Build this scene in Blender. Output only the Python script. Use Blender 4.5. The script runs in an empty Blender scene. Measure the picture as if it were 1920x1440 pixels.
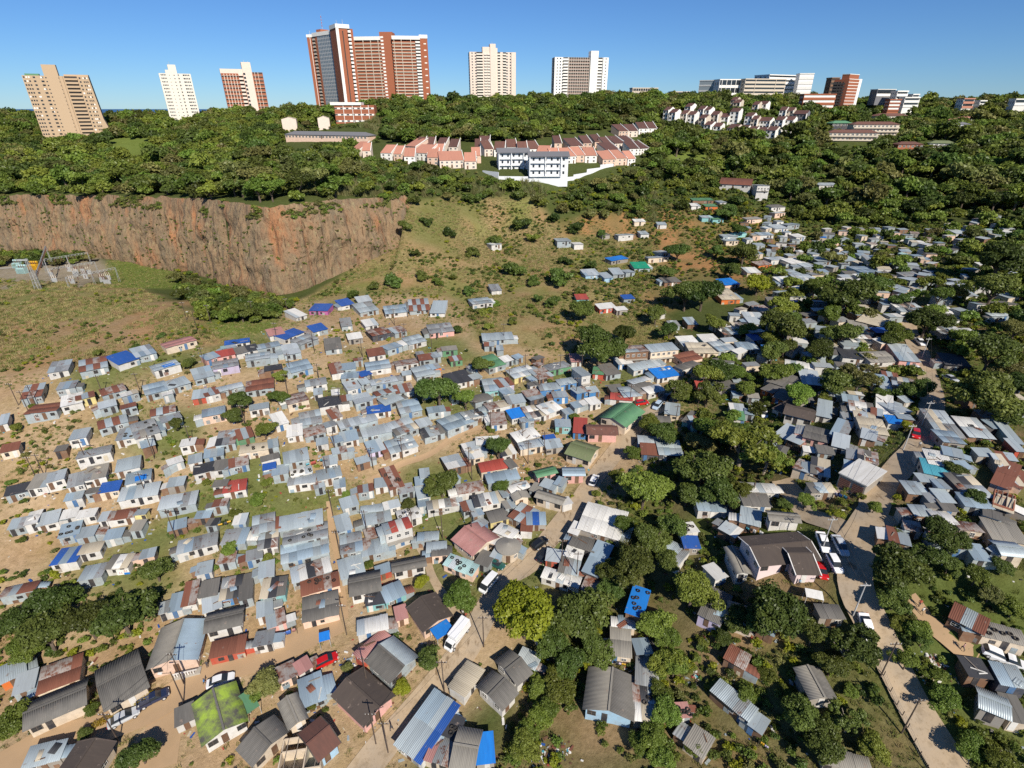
import bpy, bmesh, math, random
import numpy as np
from mathutils import Vector, Matrix

random.seed(11); RNG = np.random.default_rng(11)
scene = bpy.context.scene
COL = scene.collection
R = math.radians

# ---------------------------------------------------------------- camera, sky, sun, exposure
F = 1015.0; PITCH = R(27.1); CAMZ = 100.0
SP, CP = math.sin(PITCH), math.cos(PITCH)
cam_data = bpy.data.cameras.new('camera')
cam_data.sensor_width = 36.0; cam_data.lens = F / 1920 * 36.0
cam_data.clip_start = 1.0; cam_data.clip_end = 90000
cam = bpy.data.objects.new('camera', cam_data); COL.objects.link(cam)
cam.location = (0, 0, CAMZ); cam.rotation_euler = (R(90) - PITCH, 0, 0)
scene.camera = cam

SUN_AZ, SUN_EL = R(24), R(38)       # behind the camera, to its right
world = bpy.data.worlds.new('World'); scene.world = world; world.use_nodes = True
nt = world.node_tree; nt.nodes.clear()
out = nt.nodes.new('ShaderNodeOutputWorld'); bg = nt.nodes.new('ShaderNodeBackground')
sky = nt.nodes.new('ShaderNodeTexSky'); sky.sky_type = 'NISHITA'; sky.sun_disc = False
sky.sun_elevation = SUN_EL; sky.sun_rotation = math.pi - SUN_AZ
sky.altitude = 1200; sky.air_density = 1.0; sky.dust_density = 0.0; sky.ozone_density = 6.0
bg.inputs['Strength'].default_value = 0.083
tint = nt.nodes.new('ShaderNodeMix'); tint.data_type = 'RGBA'; tint.blend_type = 'MULTIPLY'; tint.inputs[0].default_value = 1.0; tint.inputs[7].default_value = (.51, .71, .94, 1)
nt.links.new(sky.outputs[0], tint.inputs[6]); nt.links.new(tint.outputs[2], bg.inputs[0]); nt.links.new(bg.outputs[0], out.inputs[0])
sun_data = bpy.data.lights.new('sun', 'SUN'); sun_data.energy = 5.0; sun_data.angle = R(0.5); sun_data.color = (1.0, 0.93, 0.82)
sun = bpy.data.objects.new('sun', sun_data); COL.objects.link(sun)
_sd = Vector((math.sin(SUN_AZ) * math.cos(SUN_EL), -math.cos(SUN_AZ) * math.cos(SUN_EL), math.sin(SUN_EL)))
sun.rotation_euler = _sd.to_track_quat('Z', 'Y').to_euler()
scene.view_settings.view_transform = 'Standard'; scene.view_settings.look = 'None'
scene.view_settings.exposure = 0.28; scene.view_settings.gamma = 1.0
scene.cycles.max_bounces = 5; scene.cycles.diffuse_bounces = 2; scene.cycles.transmission_bounces = 2
scene.cycles.glossy_bounces = 2; scene.cycles.transparent_max_bounces = 4
scene.cycles.use_denoising = False

# ---------------------------------------------------------------- survey helpers (photo pixel <-> place)
def P(px, py, z):
    v = (py - 720) / F
    return Vector(((px - 960) / F * z, z * (CP - v * SP), CAMZ - z * (SP + v * CP)))
KS = 1.25                              # metres of depth per survey unit
def PS(px, py, z): return P(px, py, z * KS)
def project(p):
    p = np.asarray(p, float); x, y, d = p[..., 0], p[..., 1], CAMZ - p[..., 2]
    z = np.maximum(y * CP + d * SP, 1.0)
    return 960 + F * x / z, 720 + F * (d * CP - y * SP) / z, z

# ---------------------------------------------------------------- terrain
_common = [(960,1440,70),(300,1440,70),(1500,1440,66),(1900,1440,62),(0,1440,70),(857,1197,83),(100,1250,81.5),
 (450,1200,84.5),(1575,1020,81),(1640,1180,72),(1780,1400,66),(1715,815,100),(1880,1100,72),(1900,850,95),(1780,708,127),
 (1700,560,165),(1880,560,160),(1800,450,220),(1600,480,230),(1450,560,185),(1400,700,140),(1400,850,112),(1300,950,100),
 (1150,1150,86),(1050,1300,78),(1400,1250,76),(1200,755,130),(1130,870,113),(1040,1010,98),(700,790,125),(500,850,112),
 (150,860,109),(150,690,128),(100,1010,99),(720,1000,103),(300,1050,95),(930,540,203),(932,636,157),(700,600,170),
 (580,600,163),(400,640,145),(930,460,240),(850,500,210),(900,400,245),(1000,600,170),(1150,640,165),(1150,450,245),(1100,520,205)]
_ridge = [(0,362,268),(100,360,260),(200,364,247),(300,366,237),(390,368,222),(450,372,206),(520,374,196),(560,374,197),(600,375,202),(660,376,208),(700,377,215),(740,378,224),(820,378,232),(130,262,420),(335,228,450),(458,215,480),(600,215,420),
 (700,200,430),(920,190,520),(1090,188,490),(700,245,360),(800,290,300),(990,332,262),(1150,300,300),(1380,240,370),
 (1270,300,330),(1420,178,520),(1600,215,440),(1600,265,340),(1750,280,330),(1850,215,420),(1900,300,310),(1850,400,250),
 (1700,400,270),(1550,350,300),(1400,360,280),(1300,400,260),(1500,300,330),(200,300,360),(0,300,370),(400,290,350),(500,330,290),(30,235,450),(1700,197,470),(1850,196,480),(1960,196,470),(1960,250,380),(-60,220,480),(250,222,470),(150,222,500)]
_low = [(150,590,165),(150,545,188),(20,560,180),(350,590,160),(330,560,176),(110,515,230),(30,500,240),(100,470,265),(250,490,245),(400,550,207),
 (520,553,203),(450,600,178),(300,505,248),(460,545,212),(600,525,208),(680,500,212),(740,465,222),(0,472,275),(200,545,190),(60,700,128)]
_far = [(-600,700,-90),(-300,720,-90),(0,720,-80),(300,720,-80),(650,720,-90),(650,400,-20),(620,200,-40),(500,60,-50),(-620,450,-40),(-640,250,-60),(-420,60,-70),(-300,-40,-75),(0,-60,-80),(300,-60,-72)]
def _pts(l): return [tuple(PS(*q)) for q in l] + [(a*KS, b*KS, CAMZ + c*KS) for a, b, c in _far]
def _rbf(pts):
    p = np.array(pts); D = np.hypot(p[:,None,0]-p[None,:,0], p[:,None,1]-p[None,:,1])
    n = len(p); A = np.zeros((n+3, n+3)); A[:n,:n] = D + np.eye(n)*-1.5
    A[:n,n] = 1; A[:n,n+1:] = p[:,:2]; A[n,:n] = 1; A[n+1:,:n] = p[:,:2].T
    w = np.linalg.solve(A, np.r_[p[:,2], 0, 0, 0])
    def f(x, y):
        s = w[n] + w[n+1]*x + w[n+2]*y
        for k in range(n): s = s + w[k]*np.hypot(x-p[k,0], y-p[k,1])
        return s
    return f
GS = 2.4; X0, X1, Y0, Y1 = -792, 816, 0, 888
_gx = np.arange(X0, X1+.1, GS); _gy = np.arange(Y0, Y1+.1, GS)
GX, GY = np.meshgrid(_gx, _gy)
_lo = _rbf(_pts(_common + _low))(GX, GY)
_up = _rbf(_pts(_common + _ridge))(GX, GY)
# far ground beyond the hill uses the upper surface everywhere; the quarry lies on the near side of this edge line
CLIFF_PX = [(-160,470,282),(0,470,276),(100,469,266),(200,487,256),(300,506,248),(390,522,235),(450,540,216),(520,553,203),(560,540,205),(600,522,209),(650,503,213),(690,484,218),(740,452,226),(765,400,235)]
CLIFF = [PS(*q) for q in CLIFF_PX]
for _k in range(4):                    # round off the corners of the surveyed line
    CLIFF = [CLIFF[0]] + [q for a, b in zip(CLIFF[:-1], CLIFF[1:]) for q in (a.lerp(b, .25), a.lerp(b, .75))] + [CLIFF[-1]]
def _below(x, y):
    yc = np.interp(x, [c.x for c in CLIFF], [c.y for c in CLIFF])
    return yc - y                      # > 0 on the quarry side
_xr = CLIFF[-1].x
_bw = _below(GX, GY)
_edge = np.clip((_bw + 3.0) / 3.0, 0, 1)
_edge = np.where(GX > _xr, np.clip((310 - GY) / 75.0, 0, 1), _edge)
_mixr = np.clip((GX - _xr) / 25.0, 0, 1)
H = _lo * _edge + _up * (1 - _edge)
H = np.where(GX > _xr, H * 1.0, H)
H_up = _up
def vnoise(x, y, s, seed=0):
    r = np.random.default_rng(seed); T = r.random((256, 256))
    xs, ys = x / s, y / s
    xi, yi = np.floor(xs).astype(int), np.floor(ys).astype(int); fx, fy = xs - xi, ys - yi
    fx = fx*fx*(3-2*fx); fy = fy*fy*(3-2*fy)
    g = lambda a, b: T[a % 256, b % 256]
    return (g(xi,yi)*(1-fx)+g(xi+1,yi)*fx)*(1-fy) + (g(xi,yi+1)*(1-fx)+g(xi+1,yi+1)*fx)*fy
def fbm(x, y, s, seed=0, oct=4):
    t, a, n = 0, 1, 0
    for k in range(oct): t = t + a*vnoise(x, y, s/2**k, seed+k); n += a; a *= .5
    return t / n
# soften the control cones, then add natural unevenness
def _blur(a, n):
    for _ in range(n):
        b = np.pad(a, 1, mode='edge'); a = (b[:-2,1:-1]+b[2:,1:-1]+b[1:-1,:-2]+b[1:-1,2:]+2*b[1:-1,1:-1])/6
    return a
_lo2, _up2 = _blur(_lo, 20), _blur(_up, 20)
H = _lo2 * _edge + _up2 * (1 - _edge)
H = H + (fbm(GX, GY, 24, 3) - .5) * 1.6 + (fbm(GX, GY, 7, 9, 3) - .5) * .5
def height(x, y):
    fx = min(max((x - X0) / GS, 0), len(_gx) - 1.001); fy = min(max((y - Y0) / GS, 0), len(_gy) - 1.001)
    i, j = int(fx), int(fy); fx -= i; fy -= j
    a, b, c, d = H[j, i], H[j, i+1], H[j+1, i], H[j+1, i+1]
    # same diagonal as the mesh quads (tri split a-d)
    if fx > fy: return a + (b - a) * fx + (d - b) * fy
    return a + (c - a) * fy + (d - c) * fx
def ray(px, py, h=0.0, zmax=800):
    """the place on the ground (raised by h) seen at a pixel"""
    z = 40.0; prev = None
    while z < zmax:
        p = P(px, py, z); dz = p.z - height(p.x, p.y) - h
        if dz <= 0 and prev is not None:
            a, b = prev, z
            for _ in range(14):
                m = (a + b) / 2; q = P(px, py, m)
                if q.z - height(q.x, q.y) - h > 0: a = m
                else: b = m
            return P(px, py, b), b
        prev = z; z += max(0.8, z * 0.008)
    return P(px, py, zmax), zmax
def in_poly(x, y, poly):
    x = np.asarray(x, float); y = np.asarray(y, float); c = np.zeros(x.shape, bool)
    n = len(poly)
    for k in range(n):
        x1, y1 = poly[k]; x2, y2 = poly[(k+1) % n]
        if y1 == y2: continue
        c ^= ((y1 > y) != (y2 > y)) & (x < (x2-x1)*(y-y1)/(y2-y1) + x1)
    return c
def seg_dist(x, y, pts):
    d = np.full(np.shape(x), 1e9)
    for a, b in zip(pts[:-1], pts[1:]):
        ax, ay, bx, by = a[0], a[1], b[0], b[1]; L = (bx-ax)**2 + (by-ay)**2 + 1e-9
        t = np.clip(((x-ax)*(bx-ax)+(y-ay)*(by-ay))/L, 0, 1)
        d = np.minimum(d, np.hypot(x-ax-t*(bx-ax), y-ay-t*(by-ay)))
    return d

# ---------------------------------------------------------------- object helpers
def tag(o, label=None, cat=None, group=None, kind=None):
    if label: o['label'] = label
    if cat: o['category'] = cat
    if group: o['group'] = group
    if kind: o['kind'] = kind
    return o
def link(name, me, m=None, parent=None, loc=None, rot=None, scale=None):
    o = bpy.data.objects.new(name, me); COL.objects.link(o)
    if parent is not None: o.parent = parent
    if loc is not None: o.location = loc
    if rot is not None: o.rotation_euler = rot
    if scale is not None: o.scale = scale
    if m is not None and me is not None:
        if not me.materials: me.materials.append(m)
        if me.materials[0] is not m:
            o.material_slots[0].link = 'OBJECT'; o.material_slots[0].material = m
    return o
def empty(name, loc, rz=0.0):
    o = bpy.data.objects.new(name, None); COL.objects.link(o); o.location = loc; o.rotation_euler = (0, 0, rz); o.empty_display_size = .3
    return o
def mesh(name, v, f, smooth=False):
    me = bpy.data.meshes.new(name); me.from_pydata([tuple(p) for p in v], [], f); me.update()
    if smooth: me.polygons.foreach_set('use_smooth', [True]*len(me.polygons))
    return me
class MB:
    """collects boxes, tubes and prisms into one mesh"""
    def __init__(s): s.v = []; s.f = []; s.m = []
    def add(s, v, f, mi=0):
        b = len(s.v); s.v += [tuple(p) for p in v]; s.f += [tuple(i+b for i in q) for q in f]; s.m += [mi]*len(f)
    def box(s, x0, y0, z0, x1, y1, z1, mi=0):
        s.add([(x0,y0,z0),(x1,y0,z0),(x1,y1,z0),(x0,y1,z0),(x0,y0,z1),(x1,y0,z1),(x1,y1,z1),(x0,y1,z1)],
              [(0,3,2,1),(4,5,6,7),(0,1,5,4),(1,2,6,5),(2,3,7,6),(3,0,4,7)], mi)
    def obox(s, o, u, w, n, x0, x1, y0, y1, z0, z1, mi=0):
        """box in a frame: along u, outward n, up"""
        pts = []
        for z in (z0, z1):
            for (a, b) in ((x0,y0),(x1,y0),(x1,y1),(x0,y1)):
                pts.append((o[0]+u[0]*a+n[0]*b, o[1]+u[1]*a+n[1]*b, o[2]+z))
        s.add(pts, [(0,3,2,1),(4,5,6,7),(0,1,5,4),(1,2,6,5),(2,3,7,6),(3,0,4,7)], mi)
    def tube(s, a, b, r0, r1=None, n=6, mi=0):
        a, b = Vector(a), Vector(b); r1 = r0 if r1 is None else r1
        d = (b - a).normalized(); x = d.orthogonal().normalized(); y = d.cross(x)
        pts = [a + (x*math.cos(2*math.pi*k/n) + y*math.sin(2*math.pi*k/n))*r0 for k in range(n)] + [b + (x*math.cos(2*math.pi*k/n) + y*math.sin(2*math.pi*k/n))*r1 for k in range(n)]
        s.add(pts, [(k, (k+1) % n, n+(k+1) % n, n+k) for k in range(n)] + [tuple(range(n-1,-1,-1)), tuple(range(n,2*n))], mi)
    def mesh(s, name, mats=()):
        me = mesh(name, s.v, s.f)
        for m in mats: me.materials.append(m)
        if mats and any(s.m): me.polygons.foreach_set('material_index', s.m)
        return me
    def build(s, name, m, parent=None, **k):
        ms = m if isinstance(m, (list, tuple)) else [m]
        o = link(name, s.mesh(name, ms), None, parent, **k); return o
_cube = None
def cube_mesh():
    """unit cube, base at z 0"""
    global _cube
    if _cube is None:
        b = MB(); b.box(-.5,-.5,0,.5,.5,1); _cube = b.mesh('unit_block'); _cube.materials.append(None)
    return _cube
# ---------------------------------------------------------------- materials
def _new(name):
    m = bpy.data.materials.new(name); m.use_nodes = True; n = m.node_tree; n.nodes.clear()
    o = n.nodes.new('ShaderNodeOutputMaterial'); b = n.nodes.new('ShaderNodeBsdfPrincipled'); n.links.new(b.outputs[0], o.inputs[0])
    return m, n, b, o
def _noise(n, scale, detail=4, rough=.6, coord='Object', stretch=None):
    t = n.nodes.new('ShaderNodeTexNoise')
    t.inputs['Scale'].default_value = scale; t.inputs['Detail'].default_value = detail; t.inputs['Roughness'].default_value = rough
    if coord == 'World': src = n.nodes.new('ShaderNodeNewGeometry').outputs['Position']
    else: src = n.nodes.new('ShaderNodeTexCoord').outputs['Object']
    if coord == 'Sheet':               # each sheet its own streaks
        oi = n.nodes.new('ShaderNodeObjectInfo'); ad = n.nodes.new('ShaderNodeVectorMath'); ad.operation = 'MULTIPLY_ADD'
        ad.inputs[1].default_value = (1,1,1); cm = n.nodes.new('ShaderNodeMath'); cm.operation = 'MULTIPLY'; cm.inputs[1].default_value = 91.7
        n.links.new(oi.outputs['Random'], cm.inputs[0]); n.links.new(src, ad.inputs[0]); n.links.new(cm.outputs[0], ad.inputs[2]); src = ad.outputs[0]
    if stretch:
        mp = n.nodes.new('ShaderNodeMapping'); mp.inputs['Scale'].default_value = stretch; n.links.new(src, mp.inputs[0]); src = mp.outputs[0]
    n.links.new(src, t.inputs['Vector']); return t.outputs['Fac']
def _ramp(n, src, a, b, c0=(0,0,0,1), c1=(1,1,1,1)):
    r = n.nodes.new('ShaderNodeValToRGB'); r.color_ramp.elements[0].position = a; r.color_ramp.elements[1].position = b
    r.color_ramp.elements[0].color = c0; r.color_ramp.elements[1].color = c1; n.links.new(src, r.inputs[0]); return r.outputs[0]
def _mix(n, fac, a, b, mode='MIX'):
    x = n.nodes.new('ShaderNodeMix'); x.data_type = 'RGBA'; x.blend_type = mode
    for sock, val in ((x.inputs[0], fac), (x.inputs[6], a), (x.inputs[7], b)):
        if isinstance(val, (int, float)): sock.default_value = val
        elif isinstance(val, tuple): sock.default_value = (*val, 1) if len(val) == 3 else val
        else: n.links.new(val, sock)
    return x.outputs[2]
def _rand(n, lo, hi):
    oi = n.nodes.new('ShaderNodeObjectInfo'); mr = n.nodes.new('ShaderNodeMapRange')
    mr.inputs[3].default_value = lo; mr.inputs[4].default_value = hi; n.links.new(oi.outputs['Random'], mr.inputs[0]); return mr.outputs[0]
def _val(n, col, fac):
    h = n.nodes.new('ShaderNodeHueSaturation')
    if isinstance(col, tuple): h.inputs['Color'].default_value = (*col, 1)
    else: n.links.new(col, h.inputs['Color'])
    n.links.new(fac, h.inputs['Value']); return h.outputs[0]
MATS = {}
def paint(name, col, rough=.75, metal=0, dirt=(.25,.2,.15), amount=.45, scale=.6, var=.14, spec=.3, coord='World', dirt_from=.5):
    if name in MATS: return MATS[name]
    m, n, b, o = _new(name)
    f = _ramp(n, _noise(n, scale, 6, .68, coord), dirt_from - .06, dirt_from + .28)
    k = n.nodes.new('ShaderNodeMath'); k.operation = 'MULTIPLY'; k.inputs[1].default_value = amount; n.links.new(f, k.inputs[0])
    c = _mix(n, k.outputs[0], col, dirt)
    c = _val(n, c, _rand(n, 1 - var, 1 + var))
    n.links.new(c, b.inputs['Base Color']); b.inputs['Roughness'].default_value = rough; b.inputs['Metallic'].default_value = metal
    b.inputs['Specular IOR Level'].default_value = spec
    MATS[name] = m; return m
# roofing
def tin(name, a, b_, rust=.0, rough=.48, metal=.25, var=.12):
    """sheet metal: stained, streaked down the sheet, with rust where it has worn"""
    m, n, b, o = _new(name)
    s = _ramp(n, _noise(n, 1.0, 5, .7, 'Sheet', (9.0, 1.3, 1)), .35, .75)
    c = _mix(n, s, a, b_)
    f = _ramp(n, _noise(n, .7, 6, .72, 'World'), .62 - rust, .70 - rust * .6)
    c = _mix(n, f, c, (.17,.06,.03) if rust > .05 else (.26,.2,.16))
    c = _val(n, c, _rand(n, 1 - var, 1 + var))
    n.links.new(c, b.inputs['Base Color']); b.inputs['Roughness'].default_value = rough; b.inputs['Metallic'].default_value = metal
    MATS[name] = m; return m
tin('galvanised', (.42,.48,.495), (.335,.38,.39), .01, var=.18); tin('galvanised_blue', (.335,.425,.485), (.275,.345,.39), var=.18); tin('galvanised_old', (.35,.365,.36), (.26,.265,.255), .06, var=.2)
tin('zinc_pale', (.51,.56,.57), (.42,.455,.46), rough=.5, var=.15); tin('rust_sheet', (.20,.075,.045), (.14,.05,.03), .0, .85, 0); tin('rust_part', (.36,.34,.32), (.30,.22,.17), .16, .7, .1)
tin('white_sheet', (.70,.69,.65), (.53,.51,.46), rough=.55, metal=0); tin('red_sheet', (.38,.07,.05), (.30,.06,.045), rough=.6, metal=0); tin('pink_sheet', (.40,.20,.18), (.32,.15,.13), .03, .7, 0)
tin('green_sheet', (.10,.24,.12), (.08,.18,.10), rough=.6, metal=0); tin('olive_sheet', (.16,.19,.09), (.13,.15,.07), rough=.75, metal=0); tin('teal_sheet', (.36,.52,.50), (.30,.44,.44), rough=.6, metal=0)
tin('fibre_cement', (.15,.14,.125), (.10,.095,.085), rough=.92, metal=0); tin('fibre_cement_pale', (.28,.26,.22), (.20,.185,.16), rough=.92, metal=0); tin('brown_tile', (.085,.065,.052), (.065,.05,.042), rough=.85, metal=0, var=.1)
tin('redbrown_tile', (.16,.07,.05), (.11,.055,.042), rough=.85, metal=0); tin('black_felt', (.035,.037,.042), (.05,.05,.055), rough=.7, metal=0); tin('beige_sheet', (.50,.44,.33), (.40,.34,.25), rough=.8, metal=0)
tin('terracotta', (.47,.215,.145), (.39,.175,.12), rough=.85, metal=0); tin('darkbrown_tile', (.11,.05,.04), (.085,.042,.035), rough=.85, metal=0); tin('slate_grey', (.17,.17,.18), (.13,.13,.14), rough=.8, metal=0)
tin('blue_tarp', (.03,.10,.36), (.025,.08,.27), rough=.42, metal=0); tin('bright_blue_tarp', (.02,.20,.62), (.02,.15,.48), rough=.4, metal=0); tin('yellow_tarp', (.62,.36,.02), (.5,.28,.02), rough=.5, metal=0)
tin('green_tarp', (.02,.30,.16), (.02,.22,.12), rough=.45, metal=0); tin('turquoise_sheet', (.08,.34,.42), (.07,.28,.34), rough=.55, metal=0)
def _moss():
    m, n, b, o = _new('mossy_cement')
    f = _ramp(n, _noise(n, .35, 6, .7, 'World'), .38, .62)
    c = _mix(n, f, (.30,.42,.05), (.10,.095,.08)); n.links.new(c, b.inputs['Base Color']); b.inputs['Roughness'].default_value = .95
    MATS['mossy_cement'] = m
_moss()
WALLS = {'w': ('white_paint', (.56,.545,.51)), 'g': ('tin_wall', (.355,.41,.425)), 'p': ('pink_paint', (.58,.32,.28)), 'c': ('cream_plaster', (.60,.50,.38)), 'b': ('blue_paint', (.05,.20,.44)),
 'u': ('turquoise_paint', (.22,.46,.46)), 'n': ('green_paint', (.10,.24,.13)), 'r': ('red_paint', (.40,.07,.04)), 'o': ('wood_wall', (.20,.11,.065)), 'k': ('cement_block', (.30,.275,.24)),
 'y': ('yellow_paint', (.66,.56,.24)), 'l': ('lilac_paint', (.46,.40,.52)), 'm': ('magenta_paint', (.36,.10,.26)), 'a': ('orange_paint', (.55,.14,.03)), 'd': ('dark_wall', (.05,.055,.07)), 'i': ('mint_paint', (.42,.60,.46)),
 'h': ('peach_plaster', (.66,.47,.36)), 'B': ('brick', (.34,.13,.08)), 't': ('tan_render', (.56,.37,.20)), 's': ('sky_blue_paint', (.34,.52,.66))}
for k, (nm, c) in WALLS.items(): paint(nm, c, amount=.6 if k in 'gkoc' else .5, scale=.9, dirt=(.27,.21,.15) if k != 'g' else (.25,.17,.12))
MATS['tin_wall'].node_tree.nodes['Principled BSDF'].inputs['Metallic'].default_value = .15
MATS['tin_wall'].node_tree.nodes['Principled BSDF'].inputs['Roughness'].default_value = .5
paint('door_wood', (.13,.07,.04)); paint('door_dark', (.03,.03,.035)); paint('door_white', (.6,.58,.54)); paint('door_blue', (.06,.15,.3)); paint('frame_white', (.72,.7,.66)); paint('frame_dark', (.09,.07,.06))
paint('concrete', (.36,.335,.29), .9, amount=.5, scale=.25); paint('concrete_white', (.70,.68,.62), .85); paint('road_concrete_x', (.35,.29,.22)); paint('dirt_road', (.40,.27,.155), .95, dirt=(.30,.21,.12), amount=.6, scale=.2, var=0)
paint('asphalt', (.10,.095,.09), .9, dirt=(.25,.19,.13), amount=.4, scale=.15, var=0); paint('creosote_pole', (.07,.05,.04)); paint('steel_pole', (.42,.42,.41), .6); paint('rubber', (.012,.012,.013), .8, var=.05); paint('bark', (.10,.075,.055), .95); paint('pale_bark', (.26,.22,.18), .95)
paint('steel', (.46,.47,.46), .5, .3); paint('white_render', (.80,.78,.72), .8, amount=.2, var=.05); paint('cool_white_render', (.72,.74,.75), .8, amount=.15, var=.04); paint('cream_render', (.74,.69,.59), .8, amount=.2, var=.03); paint('pinkish_render', (.72,.60,.50), .8, amount=.2, var=.03); paint('red_brick', (.33,.115,.06), .9, amount=.25, dirt=(.24,.09,.05), var=.05)
paint('balcony_brown', (.34,.24,.20), .85); paint('tan_concrete', (.48,.35,.225), .85, amount=.2, dirt=(.42,.28,.16), var=.03); paint('pale_stone', (.58,.50,.40), .85, amount=.25, var=.05)
def _glass():
    m, n, b, o = _new('window_glass'); b.inputs['Base Color'].default_value = (.025,.03,.035,1); b.inputs['Roughness'].default_value = .12; b.inputs['Specular IOR Level'].default_value = .6
    MATS['glass'] = m
    m, n, b, o = _new('curtain_glass'); b.inputs['Base Color'].default_value = (.16,.19,.21,1); b.inputs['Roughness'].default_value = .15; MATS['curtain_glass'] = m
    m, n, b, o = _new('shade_and_dark_parts'); b.inputs['Base Color'].default_value = (.05,.045,.04,1); b.inputs['Roughness'].default_value = .9; MATS['shade_and_dark_parts'] = m  # flat dark colour painted as balcony shade, also on dark parapets and windows
_glass()
def carpaint(name, col, rough=.25):
    m, n, b, o = _new(name); b.inputs['Base Color'].default_value = (*col, 1); b.inputs['Roughness'].default_value = rough; b.inputs['Coat Weight'].default_value = .5; MATS[name] = m
for nm, c in (('car_white', (.78,.78,.77)), ('car_silver', (.48,.50,.52)), ('car_red', (.50,.012,.012)), ('car_black', (.015,.017,.02)), ('car_navy', (.02,.03,.07)), ('car_green', (.02,.09,.08)), ('car_pale_blue', (.42,.52,.62)), ('lamp_clear', (.7,.7,.68)), ('lamp_red', (.35,.01,.01)), ('chrome', (.5,.5,.5))): carpaint(nm, c)
def foliage(name, c0, c1, trans=.3, spread=.5, hue=(.468,.522)):
    m, n, b, o = _new(name); n.nodes.remove(b)
    oi = n.nodes.new('ShaderNodeObjectInfo')
    f = _ramp(n, _noise(n, .5, 3, .6, 'Object'), .35, .68)
    c = _mix(n, f, c0, c1)
    h = n.nodes.new('ShaderNodeHueSaturation'); n.links.new(c, h.inputs['Color'])
    mr = n.nodes.new('ShaderNodeMapRange'); mr.inputs[3].default_value = hue[0]; mr.inputs[4].default_value = hue[1]; n.links.new(oi.outputs['Random'], mr.inputs[0]); n.links.new(mr.outputs[0], h.inputs['Hue'])
    m2 = n.nodes.new('ShaderNodeMath'); m2.operation = 'MULTIPLY'; m2.inputs[1].default_value = 7.31; n.links.new(oi.outputs['Random'], m2.inputs[0])
    m3 = n.nodes.new('ShaderNodeMath'); m3.operation = 'FRACT'; n.links.new(m2.outputs[0], m3.inputs[0])
    mv = n.nodes.new('ShaderNodeMapRange'); mv.inputs[3].default_value = 1 - spread*.6; mv.inputs[4].default_value = 1 + spread; n.links.new(m3.outputs[0], mv.inputs[0]); n.links.new(mv.outputs[0], h.inputs['Value'])
    d = n.nodes.new('ShaderNodeBsdfDiffuse'); t = n.nodes.new('ShaderNodeBsdfTranslucent'); g = n.nodes.new('ShaderNodeBsdfGlossy'); g.inputs['Roughness'].default_value = .45; g.inputs['Color'].default_value = (.5,.5,.5,1)
    n.links.new(h.outputs[0], d.inputs[0]); n.links.new(h.outputs[0], t.inputs[0])
    x = n.nodes.new('ShaderNodeMixShader'); x.inputs[0].default_value = trans; n.links.new(d.outputs[0], x.inputs[1]); n.links.new(t.outputs[0], x.inputs[2])
    y = n.nodes.new('ShaderNodeMixShader'); y.inputs[0].default_value = .03; n.links.new(x.outputs[0], y.inputs[1]); n.links.new(g.outputs[0], y.inputs[2])
    n.links.new(y.outputs[0], o.inputs[0]); MATS[name] = m
foliage('leaf_dark', (.072,.105,.024), (.112,.15,.032)); foliage('leaf_mid', (.115,.16,.028), (.165,.21,.038)); foliage('leaf_fresh', (.13,.19,.03), (.19,.24,.04), spread=.4); foliage('leaf_bright', (.22,.255,.02), (.29,.32,.03), spread=.12, hue=(.485,.5)); foliage('leaf_olive', (.135,.145,.042), (.19,.19,.06)); foliage('reed', (.19,.20,.075), (.26,.26,.11), spread=.35); foliage('dry_tuft', (.24,.20,.085), (.32,.27,.12), .1, .35); foliage('grass_tuft', (.13,.17,.04), (.19,.21,.06), .2, .4)

def road_mat():
    m, n, b, o = _new('worn_road')
    c = _mix(n, _ramp(n, _noise(n, .10, 5, .65, 'World'), .40, .62), (.345,.275,.195), (.42,.315,.20))
    c = _mix(n, _ramp(n, _noise(n, .55, 6, .7, 'World'), .50, .66), c, (.74,.72,.68), 'MULTIPLY')
    c = _mix(n, _ramp(n, _noise(n, 2.6, 5, .75, 'World'), .58, .68), c, (.70,.66,.58), 'MULTIPLY')
    c = _mix(n, _ramp(n, _noise(n, .3, 7, .62, 'World', (1.0,.35,1)), .62, .66), c, (.55,.50,.44), 'MULTIPLY')
    n.links.new(c, b.inputs['Base Color']); b.inputs['Roughness'].default_value = .93; MATS['road_concrete'] = m
road_mat()
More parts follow.
